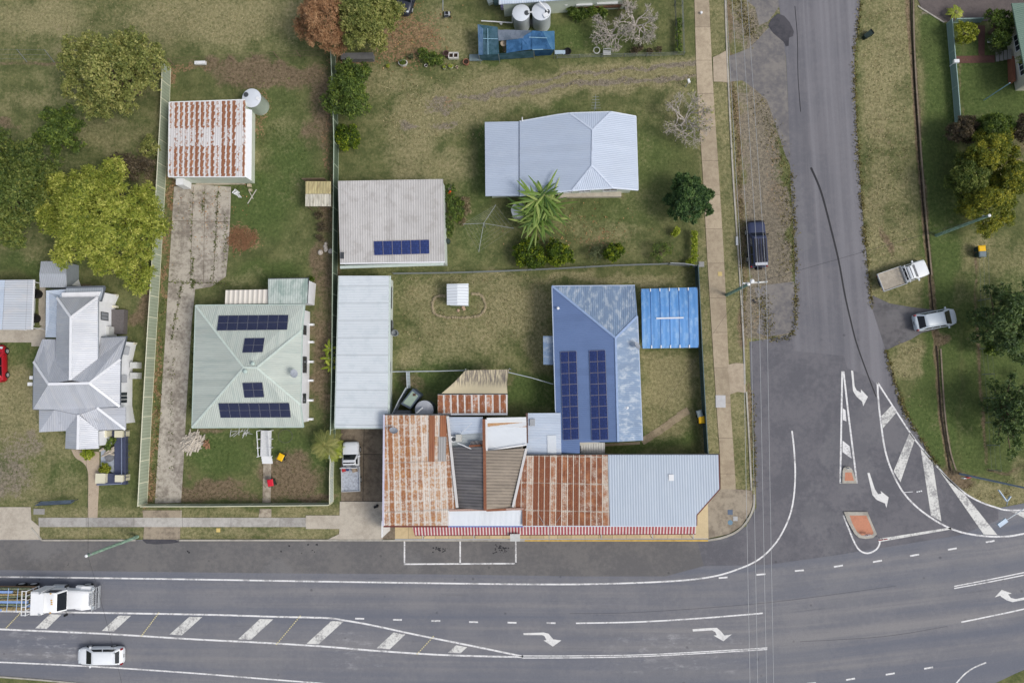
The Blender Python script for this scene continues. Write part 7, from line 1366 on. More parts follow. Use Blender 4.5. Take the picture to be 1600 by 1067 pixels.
# ------------------------------------------------------------ foliage
def _unit(a): return a / np.maximum(np.linalg.norm(a, axis=1, keepdims=True), 1e-6)
def leaf_cloud(lobes, dens, leaf, wr, k, rng, inner=.35, up=.15, low=-.35, spread=.75, jit=.12, droop=.0):
    """whorls of k leaves over the surface of overlapping lobes; returns vertices, quads, per-leaf tint"""
    PC, NC, TC = [], [], []
    tot = sum(r * r for _, r in lobes)
    for i, (c, r) in enumerate(lobes):
        n = max(4, int(dens * r * r / tot)); d = _unit(rng.normal(size=(n, 3))); d[:, 2] = np.where(d[:, 2] < low, -d[:, 2], d[:, 2])
        rad = np.where(rng.random(n) < inner, rng.uniform(.45, .85, n), rng.uniform(.86, 1.06, n)) * (1 + jit * np.sin(d[:, 0] * 5 + i) * np.cos(d[:, 1] * 6 + 2 * i))
        p = np.array(c)[None] + d * rad[:, None] * r * np.array([1, 1, .85]); keep = np.ones(n, bool)
        for j, (c2, r2) in enumerate(lobes if len(lobes) < 40 else []):
            if j != i: keep &= np.linalg.norm((p - np.array(c2)) / np.array([1, 1, .85]), axis=1) > r2 * .72
        p, d = p[keep], d[keep]; PC.append(p); NC.append(d); TC.append(np.full(len(p), rng.uniform(-.2, .2)))
    P = np.concatenate(PC); N = np.concatenate(NC); T = np.concatenate(TC); m = len(P)
    tc = np.clip(.5 + T + rng.normal(0, .17, m), 0, 1)
    P = np.repeat(P, k, 0); N = np.repeat(N, k, 0); T = np.clip(np.repeat(tc, k) + rng.normal(0, .13, m * k), 0, 1); n = len(P)
    D = _unit(N * .25 + _unit(rng.normal(size=(n, 3))) * spread + np.array([0, 0, up * .5])); S_ = _unit(np.cross(D, _unit(N * 1.3 + np.array([0, 0, .35]) + rng.normal(size=(n, 3)) * .34)))
    L = leaf * rng.uniform(.65, 1.25, n)[:, None]; W = L * wr * .5
    tip = P + D * L; tip[:, 2] -= droop * L[:, 0]; mid = P + D * L * .5; 
    V = np.stack([P, mid + S_ * W, tip, mid - S_ * W], 1).reshape(-1, 3); V[:, 2] = np.maximum(V[:, 2], .03)
    return V, np.arange(n * 4).reshape(n, 4), T
BARK = bark_mat('grey_brown_bark', S(112, 98, 84)); BARKP = bark_mat('pale_twig_bark', S(188, 180, 172))
def limbs(root, base_pt, lobes, r0, m):
    b = MB(); B = Vector(base_pt); cz = min(c[2] for c, _ in lobes); fork = Vector((B.x, B.y, 0)).lerp(Vector(sum((Vector(c) for c, _ in lobes), Vector()) / len(lobes)), .35); fork.z = max(.5, cz * .55)
    b.tube([B - Vector((0, 0, .1)), B.lerp(fork, .5) + Vector((.05, 0, 0)), fork], [r0 * 1.25, r0, r0 * .8], 9).build('trunk', m, root); bb = MB()
    for c, r in lobes: c = Vector(c); mid = fork.lerp(c, .5) + Vector((0, 0, .15)); bb.tube([fork, mid, c], [r0 * .55, r0 * .35, r0 * .14], 6)
    bb.build('limbs', m, root)
def tree(name, label, cat, lobes_px, mat, leaf=.42, wr=.36, k=5, dens=20.0, group=None, r0=.2, base_px=None, **kw):
    """lobes_px: (x, y, radius in photo pixels, height of lobe centre)"""
    lobes = []
    for u, v, r, z in lobes_px:
        rm = r / 15.0 * (1 - z / CAM_H); lobes.append((at(u, v, z), rm))
    if base_px: bp = at(*base_px)
    else:
        s = sum((Vector(c) * r for c, r in lobes), Vector()) / sum(r for _, r in lobes); bp = Vector((s.x, s.y, 0))
    root = empty(name, (bp.x, bp.y, 0), label, cat, group); area_ = sum(r * r for _, r in lobes)
    clumps = []
    for c, r in lobes:                                 # clumps of leaves over every limb's dome, with gaps between them
        nn = max(7, int(11 * r)) if r > .9 else 7
        for q in range(nn):
            z_ = RNG.uniform(-.25, 1.0); a_ = 2.399 * q + RNG.uniform(-.4, .4); h_ = math.sqrt(max(0, 1 - z_ * z_)); f_ = RNG.uniform(.66, .9); pc = Vector(c) + Vector((math.cos(a_) * h_, math.sin(a_) * h_, z_ * .85)) * r * f_
            if not any((pc - Vector(c2)).length < r2 * .78 for c2, r2 in lobes if c2 is not c): clumps.append((pc, r * RNG.uniform(.22, .4)))
    cl = leaf * (.74 if max(r for _, r in lobes) > .8 else .95)
    V, F, T = leaf_cloud(clumps, 4.6 * dens * area_, cl, wr * 1.2, k, RNG, **kw); V2, F2, T2 = leaf_cloud([(c, r * .74) for c, r in lobes], 1.5 * dens * area_, cl, wr * 1.3, k, RNG)
    np_mesh('crown', np.concatenate([V, V2]), np.concatenate([F, F2 + len(V)]), mat, root, np.concatenate([T, T2]))
    if max(z for *_, z in lobes_px) > .9: limbs(root, (bp.x, bp.y, 0), lobes, r0, BARK)
    return root
def lobes_in(cx, cy, rx, ry, n, r0, r1, z0, z1, seed):
    rr = random.Random(seed); out = [(cx, cy, min(rx, ry) * .62, z1)]
    for i in range(n):
        a = 2.399 * i + rr.uniform(-.3, .3); q = math.sqrt((i + .5) / n); r = rr.uniform(r0, r1); out.append((cx + math.cos(a) * q * (rx - r * .7), cy + math.sin(a) * q * (ry - r * .7), r, z1 - (z1 - z0) * q * q + rr.uniform(-.55, .55)))
    return out
LM_MANGO = leaf_mat('mango_leaves', S(90, 110, 44), S(150, 160, 66), S(206, 206, 112)); LM_DKOL = leaf_mat('dark_olive_leaves', S(62, 84, 42), S(104, 120, 58), S(152, 158, 84)); LM_YEL = leaf_mat('yellow_green_leaves', S(92, 106, 56), S(138, 144, 80), S(186, 182, 116))
LM_GRN = leaf_mat('mid_green_leaves', S(56, 74, 36), S(92, 114, 52), S(139, 155, 69)); LM_DK = leaf_mat('dark_leaves', S(42, 66, 42), S(74, 104, 60), S(124, 150, 88)); LM_DKG = leaf_mat('deep_green_leaves', S(54, 74, 46), S(86, 108, 66), S(134, 152, 92)); LM_CIT = leaf_mat('citrus_leaves', S(44, 64, 22), S(84, 108, 31), S(165, 176, 48)); LM_GOLD = leaf_mat('golden_leaves', S(76, 96, 40), S(124, 132, 52), S(188, 180, 66))
LM_BRN = leaf_mat('brown_leaves', S(128, 98, 70), S(164, 124, 90), S(194, 158, 120), .1); LM_RED = leaf_mat('dull_brown_leaves', S(70, 62, 52), S(98, 88, 70), S(134, 120, 98)); LM_GRY = leaf_mat('grey_green_leaves', S(72, 82, 58), S(100, 110, 78), S(140, 146, 108)); LM_LIME = leaf_mat('lime_leaves', S(108, 128, 36), S(154, 168, 56), S(196, 202, 92)); LM_BAN = leaf_mat('banana_leaves', S(78, 106, 52), S(118, 146, 70), S(176, 188, 112), .35)
# big trees on the left
t1 = tree('spreading_tree', 'spreading yellow-green tree with pinkish bare twigs in the left paddock', 'tree', lobes_in(172, 115, 94, 72, 15, 17, 27, 4.2, 6.0, 1) + [(215, 75, 26, 5.0), (115, 100, 24, 4.6), (165, 165, 24, 4.2)], LM_YEL, .36, .4, 5, 22, r0=.28, inner=.3)
tree('leafy_tree', 'small dark green round tree between the spreading tree and the mango', 'tree', lobes_in(95, 208, 46, 44, 11, 11, 18, 2.0, 3.8, 23), LM_GRN, .36, .4, 5, 30, r0=.15)
tree('leafy_tree', 'dense olive green tree cut by the left edge of the photo', 'tree', lobes_in(12, 300, 92, 94, 16, 22, 32, 3.8, 6.6, 3), LM_DKOL, .34, .36, 6, 32, r0=.32)
tree('mango_tree', 'huge bright yellow-green mango tree beside the sage fence', 'tree', lobes_in(158, 342, 108, 94, 26, 20, 29, 4.2, 7.6, 4) + [(213, 428, 30, 3.4), (228, 320, 30, 4.4), (80, 320, 28, 4.2)], LM_MANGO, .36, .28, 7, 32, r0=.42, spread=.8)
tree('leafy_shrub', 'loose shrub with yellow flecks leaning on the sage fence', 'shrub', [(236, 222, 12, 1.6), (230, 236, 11, 1.3), (243, 234, 9, 1.6)], LM_YEL, .2, .45, 4, 50, inner=.5); tree('leafy_shrub', 'brown and green scrub below the sage fence top, above the mango', 'shrub', [(205, 262, 22, 1.5), (232, 258, 15, 1.6), (185, 252, 14, 1.3)], LM_RED, .28, .4, 5, 44)
# top middle
tree('half_dead_tree', 'tree with rust-brown dying foliage at the top edge', 'tree', lobes_in(510, 30, 52, 56, 12, 18, 26, 3.2, 5.6, 6), LM_BRN, .34, .16, 7, 42, r0=.25, spread=1.1); tree('leafy_tree', 'bright green tree joined to the rust-brown one at the top edge', 'tree', lobes_in(568, 28, 60, 64, 14, 17, 25, 3.2, 5.6, 7), LM_YEL, .34, .34, 6, 34, r0=.25)
p = at(558, 88, .8); tag(MB().box((p.x, p.y, .4), (3.4, .6, .8)).box((p.x, p.y, .83), (3.5, .7, .05)).build('garden_bench', plain('old_bench', S(104, 104, 104), .8)), 'grey low bench under the bright green tree at the top', 'bench')
tree('leafy_tree', 'mottled green tree overhanging the centre fence', 'tree', [(548, 140, 32, 2.9), (556, 165, 26, 2.7), (530, 162, 20, 2.8), (562, 118, 20, 2.4), (540, 112, 18, 2.2), (515, 158, 14, 2.4)], LM_GRN, .3, .4, 5, 44, r0=.16); tree('round_bush', 'rounded bright lime-flecked bush below the mottled green tree at the centre fence', 'bush', [(544, 214, 20, 1.0), (538, 208, 12, 1.2), (553, 220, 11, 1.1)], LM_CIT, .24, .5, 6, 70)
# bare trees
def bare_tree(u, v, rpx, hgt, label, seed, forks=3, leaves=None, nl=0, depth=5, m=None):
    rr = random.Random(seed); p0 = at(u, v); root = empty('bare_tree', (p0.x, p0.y, 0), label, 'tree'); b = MB(); tr = MB(); ends = []; Rm = rpx / 15
    tr.tube([p0, p0 + Vector((.05, .03, hgt * .3))], [.14, .11], 8); tr.build('trunk', m or BARKP, root)
    def grow(p, d, L, r, k):
        q = p + d * L * .5 + Vector((rr.uniform(-.06, .06), rr.uniform(-.06, .06), 0)) * L; e_ = p + d * L; b.tube([p, q, e_], [r, r * .85, r * .65], 4 if r < .05 else 6, False)
        if k == 0: ends.append(e_); return
        for i in range(3 if rr.random() < .55 else 2):
            nd = (d + Vector((rr.gauss(0, .62), rr.gauss(0, .62), rr.gauss(.05, .32)))).normalized(); grow(e_, nd, L * rr.uniform(.62, .86), r * .7, k - 1)
    for i in range(forks):
        a = 2 * math.pi * i / forks + rr.uniform(-.3, .3); d = Vector((math.cos(a) * .9, math.sin(a) * .9, .55)).normalized(); grow(p0 + Vector((.05, .03, hgt * .3)), d, Rm * .31, .095, depth)
    b.build('branches', m or BARKP, root)
    if leaves:
        rng = np.random.default_rng(seed); E = np.array([tuple(x) for x in ends]); c = E[rng.integers(0, len(E), nl)] + rng.normal(0, .12, (nl, 3)); lob = [(tuple(x), .08) for x in c]; D = _unit(rng.normal(size=(nl, 3)) + np.array([0, 0, .4])); Sd = _unit(np.cross(D, rng.normal(size=(nl, 3)))); Lf = rng.uniform(.14, .3, nl)[:, None]
        V = np.stack([c, c + D * Lf * .5 + Sd * Lf * .25, c + D * Lf, c + D * Lf * .5 - Sd * Lf * .25], 1).reshape(-1, 3); np_mesh('leaves', V, np.arange(nl * 4).reshape(nl, 4), leaves, root, rng.random(nl))
    return root
bare_tree(952, 62, 36, 2.6, 'silvery bare tree with many crooked twigs in the top garden, lower left of its neighbours', 3, 6, LM_GRY, 160, 6); bare_tree(990, 48, 38, 2.8, 'silvery bare tree standing rightmost in the top garden', 4, 6, LM_GRY, 160, 6); bare_tree(978, 14, 22, 2.8, 'silvery bare tree over the end of the timber deck', 5, 4, LM_GRY, 60, 5)
bare_tree(1067, 194, 46, 2.8, 'bare twiggy street tree with a few yellow-green leaves beside the footpath', 8, 8, LM_YEL, 420, 6)
# right half gardens
tree('round_tree', 'round dark glossy tree standing against the street footpath', 'tree', lobes_in(1077, 312, 40, 42, 18, 11, 15, 1.9, 3.3, 9), LM_DK, .26, .45, 6, 60, r0=.14)
tree('citrus_bush', 'dark citrus bush below the banana clump, left of the pair', 'bush', [(828, 397, 22, 1.4), (816, 392, 14, 1.2), (838, 406, 14, 1.2), (830, 382, 13, 1.3)], LM_CIT, .26, .48, 6, 60); tree('citrus_bush', 'dark citrus bush below the banana clump, right of the pair', 'bush', [(873, 397, 18, 1.3), (866, 386, 12, 1.2), (884, 402, 12, 1.1), (864, 405, 11, 1.0)], LM_CIT, .26, .48, 6, 60)
tree('citrus_bush', 'small neat round citrus bush alone on the lawn above the mesh fence', 'bush', [(958, 393, 15, 1.1), (953, 400, 10, .9), (964, 388, 9, 1.1)], LM_CIT, .22, .5, 6, 80); tree('sparse_shrub', 'thin grey-green shrub touching the neat round citrus bush', 'shrub', [(930, 397, 14, .9), (938, 390, 9, .9)], LM_GRY, .16, .4, 4, 60, inner=.6); tree('sparse_shrub', 'thin grey-green shrub near the hedge end of the mesh fence', 'shrub', [(1032, 394, 15, .95), (1044, 388, 10, .9), (1024, 400, 9, .8)], LM_GRN, .16, .4, 4, 60, inner=.6)
tree('small_bush', 'tiny lime green sapling below the round dark tree', 'bush', [(1057, 361, 5, .7), (1054, 366, 4, .5)], LM_LIME, .22, .5, 4, 90); tree('narrow_hedge', 'narrow yellowing hedge strip along the footpath side', 'hedge', [(1084.5, 366 + 8 * k, 5, .7) for k in range(6)] + [(1078, 412, 7, .5)], LM_LIME, .18, .5, 4, 90)
tree('garden_bed', 'rambling garden shrubs along the end of the grey shed', 'shrub', [(704, 296, 9, .5), (706, 312, 11, .7), (712, 325, 14, .8), (708, 340, 13, .8), (718, 335, 9, .6), (702, 353, 9, .5), (701, 366, 6, .4)], LM_GRN, .2, .45, 4, 60, inner=.5); tree('dry_grass_clump', 'dry grey-tan shrub on the outer side of the garden bed', 'shrub', [(726, 316, 9, .4), (729, 328, 7, .3), (722, 345, 7, .3)], LM_RED if False else leaf_mat('dry_tan_leaves', S(120, 106, 82), S(154, 140, 112), S(184, 170, 140)), .22, .2, 5, 70)
m = MB(); p = at(703.5, 306); m.lathe((p.x, p.y, .7), [(.02, 0), (.16, .05), (.02, .1)], 8); m.lathe((p.x + .1, p.y + .25, .7), [(.02, 0), (.12, .05), (.02, .1)], 8); tag(m.build('orange_flower', plain('orange_petals', S(206, 86, 40), .8)), 'orange blooms at the top of the garden bed by the grey shed', 'flowers')
p = at(705, 295); tag(MB().lathe((p.x, p.y, 0), [(.2, 0), (.16, .2), (.3, .3), (.32, .4), (.02, .36)], 12).build('bird_bath', plain('stone_pot', 0)), 'small stone bowl at the top end of the garden bed', 'bird bath'); p = at(700.5, 378); tag(MB().lathe((p.x, p.y, 0), [(.26, 0), (.26, .6), (.2, .66), (.02, .68)], 12).build('drum', plain('dark_green_drum', S(50, 62, 58), .5)), 'small dark green drum at the lower end of the grey shed', 'drum')
# banana clump and palms
def frond(b, p, d, L, w, droop, n=7, notch=True, rr=random):
    """one arching leaf blade as a strip with a ridge"""
    side = Vector((-d.y, d.x, 0)).normalized(); pts = []
    for i in range(n + 1):
        f = i / n; q = p + Vector((d.x * L * f, d.y * L * f, d.z * L * f - droop * L * f * f)); hw = w * (math.sin(math.pi * min(f * .93 + .05, 1)) ** .6) * (rr.uniform(.6, 1.1) if notch else 1); pts.append((q - side * hw - Vector((0, 0, hw * .35)), q, q + side * hw - Vector((0, 0, hw * .35))))
    for i in range(n):
        a, c = pts[i], pts[i + 1]; k = len(b)
        b.append((a[0], a[1], c[1], c[0])); b.append((a[1], a[2], c[2], c[1]))
def fronds_mesh(name, quads, m, root, tint):
    V = np.array([[tuple(p) for p in q] for q in quads], np.float32).reshape(-1, 3); return np_mesh(name, V, np.arange(len(V)).reshape(-1, 4), m, root, tint)
def banana(plants, label, seed, L0, L1, w, mat, name='banana_clump', cat='banana plant', nf=11, stem=2.0, rise=.55, droop=.55):
    rr = random.Random(seed); c = at(*plants[0][:2]); root = empty(name, (c.x, c.y, 0), label, cat)
    for (u, v, h_) in plants:
        p = at(u, v); MB().tube([(p.x, p.y, 0), (p.x, p.y, h_)], [.14, .1], 8).build('stem', plain('banana_stem', S(128, 132, 88), .8, var=.25), root); q = []; T = []
        for k in range(nf):
            a = 2.399 * k + rr.uniform(-.3, .3); s = len(q); frond(q, Vector((p.x, p.y, h_ - .1)), Vector((math.cos(a), math.sin(a), rise * rr.uniform(.4, 1.3))), rr.uniform(L0, L1), w, droop * rr.uniform(.6, 1.2), rr=rr); T += [min(1, max(0, rr.gauss(.5, .28)))] * (len(q) - s)
        fronds_mesh('leaves', q, mat, root, T)
    return root
banana([(838, 328, 3.9), (847, 350, 2.7), (857, 334, 3.4), (829, 343, 2.6), (850, 320, 3.9), (839, 358, 2.0), (844, 338, 3.2)], 'tall banana clump with long arching leaves at the back of the pale blue house', 4, 1.5, 2.9, .12, LM_BAN, nf=19, droop=.42)
banana([(520, 545, 1.4), (519, 560, 1.2), (521, 573, 1.2)], 'narrow banana-like plants squeezed between the centre fence and the long white shed', 5, .6, 1.1, .14, LM_LIME, 'strap_leaf_plant', 'plant', 8)
def palm(u, v, h_, L, label, seed, mat, nf=14, leaflets=16, lw=.05):
    rr = random.Random(seed); p = at(u, v); root = empty('palm_tree', (p.x, p.y, 0), label, 'palm'); MB().tube([(p.x, p.y, 0), (p.x, p.y, h_)], [.14, .09], 8).build('trunk', BARK, root); q = []; T = []; b = MB()
    for k in range(nf):
        a = 2.399 * k + rr.uniform(-.2, .2); el = rr.uniform(.1, .8); d = Vector((math.cos(a), math.sin(a), el)); l = L * rr.uniform(.75, 1.1); sp = [Vector((p.x, p.y, h_)) + Vector((d.x * l * f, d.y * l * f, d.z * l * f * .8 - .7 * l * f * f)) for f in [i / leaflets for i in range(leaflets + 1)]]; b.tube(sp, .018, 3, False); t = min(1, max(0, rr.gauss(.55, .25)))
        for i in range(2, leaflets + 1):
            tg = (sp[i] - sp[i - 1]).normalized(); sd = Vector((-tg.y, tg.x, 0)).normalized(); ll = l * .34 * math.sin(math.pi * min(.25 + .7 * i / leaflets, .97))
            for s in (-1, 1):
                e_ = sp[i] + (sd * s * .8 + tg * .6) * ll - Vector((0, 0, .2 * ll)); m_ = sp[i].lerp(e_, .5); w_ = tg * lw; q.append((sp[i], m_ + w_, e_, m_ - w_)); T.append(t)
    b.build('frond_stems', plain('frond_stem', S(150, 150, 90), .8), root); fronds_mesh('fronds', q, mat, root, T); return root
palm(516, 692, 1.9, 1.7, 'feathery pale palm leaning over the fence in front of the long white shed', 3, LM_YEL, 34, 14, .035); palm(524, 702, 1.5, 1.3, 'lime green leafy palm beside the bonnet of the parked white ute', 4, LM_LIME, 26, 10, .05)
palm(1587, 112, 2.6, 1.4, 'small palm against the stairs of the green roofed house at the right edge', 5, LM_GRN, 12, 12, .06); palm(1487, 26, .8, .9, 'small bright palm beside the sea green return fence', 6, LM_LIME, 12, 9, .06)
# right edge shrubs
tree('yellow_bush', 'round yellow-green bush behind the low sea green fence', 'bush', [(1508, 54, 14, 1.5), (1502, 46, 10, 1.7), (1516, 48, 10, 1.6), (1506, 63, 9, 1.2)], LM_LIME if False else leaf_mat('olive_lime_leaves', S(96, 108, 36), S(142, 150, 50), S(182, 184, 80)), .24, .5, 5, 55); tree('leafy_shrub', 'dark green shrub in front of the windows of the green roofed house', 'shrub', [(1556, 32, 16, 1.6), (1570, 42, 15, 1.6), (1562, 60, 16, 1.4), (1546, 26, 9, 1.5), (1575, 28, 10, 1.8)], LM_GRN, .28, .42, 5, 50); tree('grey_shrub', 'small grey twiggy shrub by the stairs of the green roofed house', 'shrub', [(1551, 76, 8, .7), (1558, 82, 6, .5)], LM_GRY, .16, .35, 4, 70)
tree('brown_shrub', 'dull brown shrub at the lower end of the sea green fence', 'shrub', lobes_in(1503, 206, 24, 24, 6, 9, 13, 1.4, 2.4, 11), LM_RED, .26, .4, 5, 60); tree('leafy_tree', 'blue-green dense tree just above the golden trees', 'tree', lobes_in(1552, 200, 34, 26, 7, 11, 16, 1.8, 3.2, 12), LM_GRN, .28, .36, 6, 60); tree('brown_shrub', 'dark brownish shrub at the right edge beside the blue-green tree', 'shrub', lobes_in(1598, 205, 20, 34, 6, 10, 14, 1.6, 2.8, 13), LM_RED, .26, .4, 5, 60)
tree('golden_tree', 'golden-tipped tree nearest the blue-green one', 'tree', lobes_in(1544, 236, 44, 38, 11, 13, 19, 1.9, 3.9, 14), LM_GOLD, .26, .34, 6, 60, group='golden foliage trees'); tree('golden_tree', 'golden-tipped tree at the far right of its group', 'tree', lobes_in(1580, 280, 34, 32, 8, 12, 17, 1.9, 3.5, 15), LM_GOLD, .26, .34, 6, 60, group='golden foliage trees'); tree('golden_tree', 'dark-hearted golden tree in the middle of its group', 'tree', lobes_in(1516, 278, 36, 44, 10, 12, 18, 1.9, 3.6, 16), LM_DKOL, .26, .34, 6, 60, group='golden foliage trees'); tree('golden_tree', 'golden tree lowest of its group, under the pole top', 'tree', lobes_in(1542, 322, 48, 48, 12, 13, 20, 1.9, 3.9, 17), LM_GOLD, .26, .34, 6, 60, group='golden foliage trees')
tree('leafy_tree', 'dark sprawling tree at the right edge below the two bins', 'tree', lobes_in(1576, 502, 64, 72, 26, 8, 16, 1.8, 4.2, 18), LM_DKG, .32, .42, 5, 30, inner=.5); tree('leafy_tree', 'dark loose tree lower down the right edge above the corner verge', 'tree', lobes_in(1586, 645, 56, 74, 22, 7, 14, 1.6, 3.8, 19), LM_DKG, .32, .42, 5, 26, inner=.5); tree('leafy_shrub', 'light green sprig at the front of the dark sprawling tree', 'shrub', [(1590, 475, 9, 2.4), (1583, 500, 6, 2.0), (1548, 545, 10, 1.6)], LM_GRN, .3, .45, 5, 70)
# left house planting, deck shrubs, misc
tree('yellow_bush', 'small clipped yellow bush at the foot of the grey gabled porch', 'bush', [(134, 708, 6.5, .5), (141, 708, 6.5, .5), (137, 712, 6, .45)], LM_LIME, .16, .55, 5, 120); tree('small_bush', 'small yellow-green bush at the inner corner of the navy deck', 'bush', [(163, 733, 7, .5), (168, 732, 6, .5), (164, 728, 5, .5)], LM_CIT if False else bpy.data.materials['olive_lime_leaves'], .18, .5, 5, 100); tree('small_bush', 'dark green bush beside the white cabinet on the navy deck', 'bush', [(170, 692, 7, .8), (176, 688, 5, .8), (169, 698, 5, .6)], LM_GRN, .18, .45, 5, 100)
tree('leafy_shrub', 'dark broad-leaved plants below the timber deck', 'shrub', [(895, 20, 8, .6), (910, 22, 9, .6), (925, 19, 9, .6), (940, 20, 8, .6), (902, 28, 6, .4)], LM_GRN, .32, .3, 5, 70); tree('leafy_shrub', 'leafy strip inside the narrow garden by the street', 'shrub', [(1060, 34 + 9 * k, 5, .5) for k in range(6)], LM_GRN, .2, .4, 4, 70); tree('leafy_shrub', 'reddish and green bedding along the corner garden rail', 'shrub', [(992, 80, 6, .4), (1000, 76, 5, .5), (1015, 80, 5, .3), (1030, 78, 4, .3)], LM_RED, .2, .4, 4, 70)
tree('leafy_shrub', 'loose green shrub among the pots on the upper lawn', 'shrub', [(664, 88, 9, .8), (675, 92, 10, .7), (684, 95, 9, .6), (660, 82, 7, .7)], LM_YEL if False else LM_GRN, .22, .4, 4, 60, inner=.5); tree('small_bush', 'weedy tuft at the fence by the gable of the white house shed', 'bush', [(480, 442, 5, .5), (484, 452, 4, .4), (487, 436, 4, .4)], LM_CIT, .18, .5, 4, 80)
tree('sparse_shrub', 'straggly shrub on the soil beside the centre fence, above the ornaments', 'shrub', [(498, 338, 7, .5), (504, 356, 8, .5), (500, 372, 6, .4)], LM_RED, .2, .35, 4, 60, inner=.6)
pot(631, 101.5, .34, .5, POTW, 'oval white planter with a leafy plant on the upper lawn', 1.5, LM_GRN); pot(729, 100, .34, .5, TERRA, 'round terracotta pot nearest the blue netting shelter'); pot(698, 87.5, .3, .6, PLUM, 'plum coloured pot with a pale rim beside the white crate planter'); pot(643, 90.5, .26, .3, BLACK, 'black pot of twigs behind the oval white planter', 1.0, LM_GRY); pot(666, 104, .16, .2, POTW, 'small white pot saucer in front of the loose green shrub'); pot(607, 105.5, .2, .25, TERRA, 'small clay pot with a yellow sprout on the lawn edge', 1.0, LM_LIME); pot(695, 107, .2, .25, POTW, 'little white pot with a lime plant, left of two', 1.0, LM_LIME); pot(705, 106, .22, .25, POTW, 'little white pot with a lime plant, right of two', 1.0, LM_LIME); pot(714.5, 107, .14, .3, plain('pale_peach_pot', S(206, 184, 160), .8), 'tiny pale peach pot at the end of the lime pots')
p = at(709, 89); e = empty('planter_crate', (p.x, p.y, 0), 'white open crate planter divided in two beside the plum pot', 'planter'); m = MB()
for x in (-.5, 0, .5): m.box((p.x + x, p.y, .2), (.08, .6, .4))
for y in (-.28, .28): m.box((p.x, p.y + y, .2), (1.0, .08, .4))
m.build('crate', POTW, e); MB().box((p.x, p.y, .1), (.9, .5, .16)).build('soil', SOIL, e)

# ------------------------------------------------------------ weeds and grass tufts (uncountable)
def tufts(name, pts, m, size, seed, hz=.6, kind='stuff', wr=.5):
    rng = np.random.default_rng(seed); P = np.array([tuple(p) for p in pts], np.float32); n = len(P); D = _unit(rng.normal(size=(n, 3)) * np.array([1, 1, .3]) + np.array([0, 0, hz])); Sd = _unit(np.cross(D, _unit(rng.normal(size=(n, 3))))); L = size * rng.uniform(.5, 1.4, n)[:, None]
    V = np.stack([P, P + D * L * .5 + Sd * L * wr * .5, P + D * L, P + D * L * .5 - Sd * L * wr * .5], 1).reshape(-1, 3); o = np_mesh(name, V, np.arange(n * 4).reshape(n, 4), m, None, rng.random(n)); o['kind'] = kind; return o
WEED = leaf_mat('weed_leaves', S(92, 88, 54), S(124, 116, 74), S(166, 154, 108)); STRAW = leaf_mat('straw_blades', S(124, 112, 78), S(158, 146, 108), S(190, 178, 140), .15); GRASSB = leaf_mat('grass_blades', S(62, 76, 36), S(92, 104, 54), S(130, 136, 78)); DLEAF = leaf_mat('fallen_leaves', S(120, 84, 54), S(160, 116, 78), S(196, 160, 112), .05)
def along(pts, n, sp, seed, clump=1):
    rr = random.Random(seed); q = [Vector(p) for p in resample([(u, v, 0) for u, v in smooth_line(pts, 4)], 200)]; out = []
    while len(out) < n:
        c = q[rr.randrange(len(q))]; 
        for k in range(clump): out.append(at(c.x + rr.gauss(0, sp), c.y + rr.gauss(0, sp), .03))
    return out
W = along([(1237, 268), (1240, 330), (1242, 400), (1244, 470), (1238, 522), (1205, 530)], 1000, 2.2, 1, 5) + along(SIDE_R[1:9], 1800, 2.2, 2, 5) + along(SIDE_R[9:14], 900, 2.0, 3, 5) + along([(1146, 140), (1158, 330), (1163, 520)], 900, 3.0, 4, 5) + along([(1176, 610), (1180, 760)], 300, 1.8, 5, 4) + along([(1185, 160), (1215, 230), (1228, 330), (1225, 430)], 750, 8, 6, 5) + along([(1190, 460), (1200, 520)], 400, 6, 7, 6) + along([(1150, -10), (1175, 60)], 500, 6, 27, 6)
tufts('roadside_weeds', W, WEED, .19, 2)
D2 = along([(285, 440), (268, 530)], 190, 1.0, 11, 3) + along([(320, 300), (316, 340)], 90, 1.4, 12, 3) + along([(341, 300), (335, 400), (331, 440)], 300, 1.6, 13, 4) + along([(300, 300), (298, 400)], 120, 1.6, 31, 3) + along([(302, 400), (299, 445)], 120, 1.2, 14, 3) + along([(352, 330), (353, 420)], 140, 2.2, 15, 4) + along([(263, 441), (355, 443)], 160, 1.4, 16, 3) + along([(284, 480), (270, 560), (268, 740)], 160, 2.5, 17, 4) + along([(256, 470), (250, 600), (240, 770)], 500, 3.0, 18, 5) + along([(300, 450), (304, 440)], 80, 1.2, 19, 3) + along([(303, 510), (298, 640)], 200, 1.6, 28, 3)
tufts('driveway_weeds', D2, GRASSB, .2, 3)
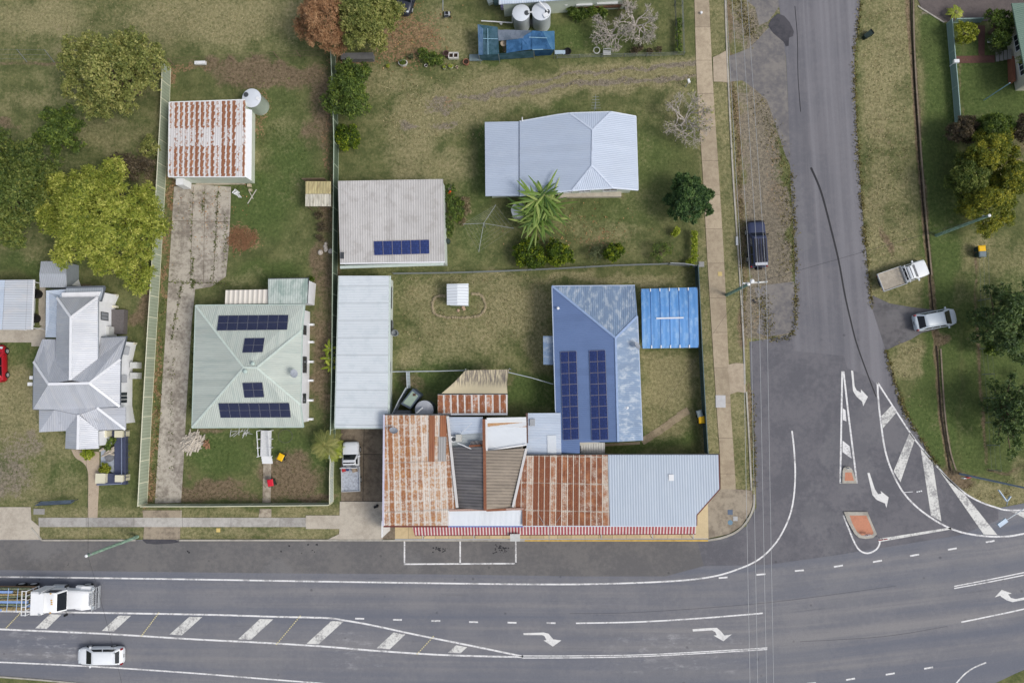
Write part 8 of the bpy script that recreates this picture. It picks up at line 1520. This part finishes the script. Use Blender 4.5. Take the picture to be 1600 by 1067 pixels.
rr = random.Random(21); L3 = [at(rr.gauss(c[0], c[2]), rr.gauss(c[1], c[3]), .03) for c in ((640, 55, 36, 28), (266, 310, 5, 50), (379, 373, 14, 10), (330, 345, 20, 30), (310, 330, 30, 30), (246, 640, 5, 60), (560, 100, 30, 14), (900, 360, 50, 20)) for _ in range(int(4 + c[2] * c[3] * .28))]
tufts('fallen_leaves', L3, DLEAF, .16, 4, .25, wr=.7)
G = []
for c in ((760, 480, 130, 50, 2200, 1), (690, 170, 90, 50, 1600, 1), (980, 120, 110, 16, 700, 1), (1045, 620, 40, 60, 900, 1), (1385, 200, 34, 220, 2600, 1), (300, 30, 200, 40, 1200, 1), (1125, 300, 8, 300, 600, 1), (1545, 765, 40, 14, 500, 1), (1420, 585, 18, 50, 300, 1)):
    for _ in range(c[4]):
        u, v = c[0] + rr.uniform(-1, 1) * c[2], c[1] + rr.uniform(-1, 1) * c[3]
        if vnoise(np.array([u / 9.0]), np.array([v / 9.0]), 77)[0] > .45: G.append((u, v))
def clear(u, v):
    for x0, y0, x1, y1 in ((525, 275, 700, 420), (520, 428, 618, 672), (692, 440, 735, 480), (754, 170, 1000, 318), (860, 440, 1110, 700), (1085, -50, 1145, 850), (1340, 400, 1495, 520), (740, 0, 870, 95), (255, 150, 400, 290)):
        if x0 < u < x1 and y0 < v < y1: return False
    return True
tufts('dry_grass', [at(u, v, .02) for u, v in G if clear(u, v)], STRAW, .2, 6, .5, wr=.3)
GT = []
for x0, y0, x1, y1, n in ((268, 100, 522, 455, 3000), (540, 100, 1085, 425, 4200), (615, 430, 1000, 580, 1800), (1440, 20, 1600, 730, 2400), (0, 0, 480, 300, 3600), (285, 672, 520, 780, 900), (0, 540, 220, 800, 1200), (1350, 60, 1440, 460, 1200), (880, 10, 1060, 90, 500)):
    for _ in range(n):
        u, v = rr.uniform(x0, x1), rr.uniform(y0, y1)
        if clear(u, v) and vnoise(np.array([u / 14.0]), np.array([v / 14.0]), 78)[0] > .35 and not (282 < u < 365 and y0 == 100 and v > 285): GT.append(at(u, v, .02))
tufts('grass_tufts', GT, GRASSB, .17, 8, .55, wr=.34)
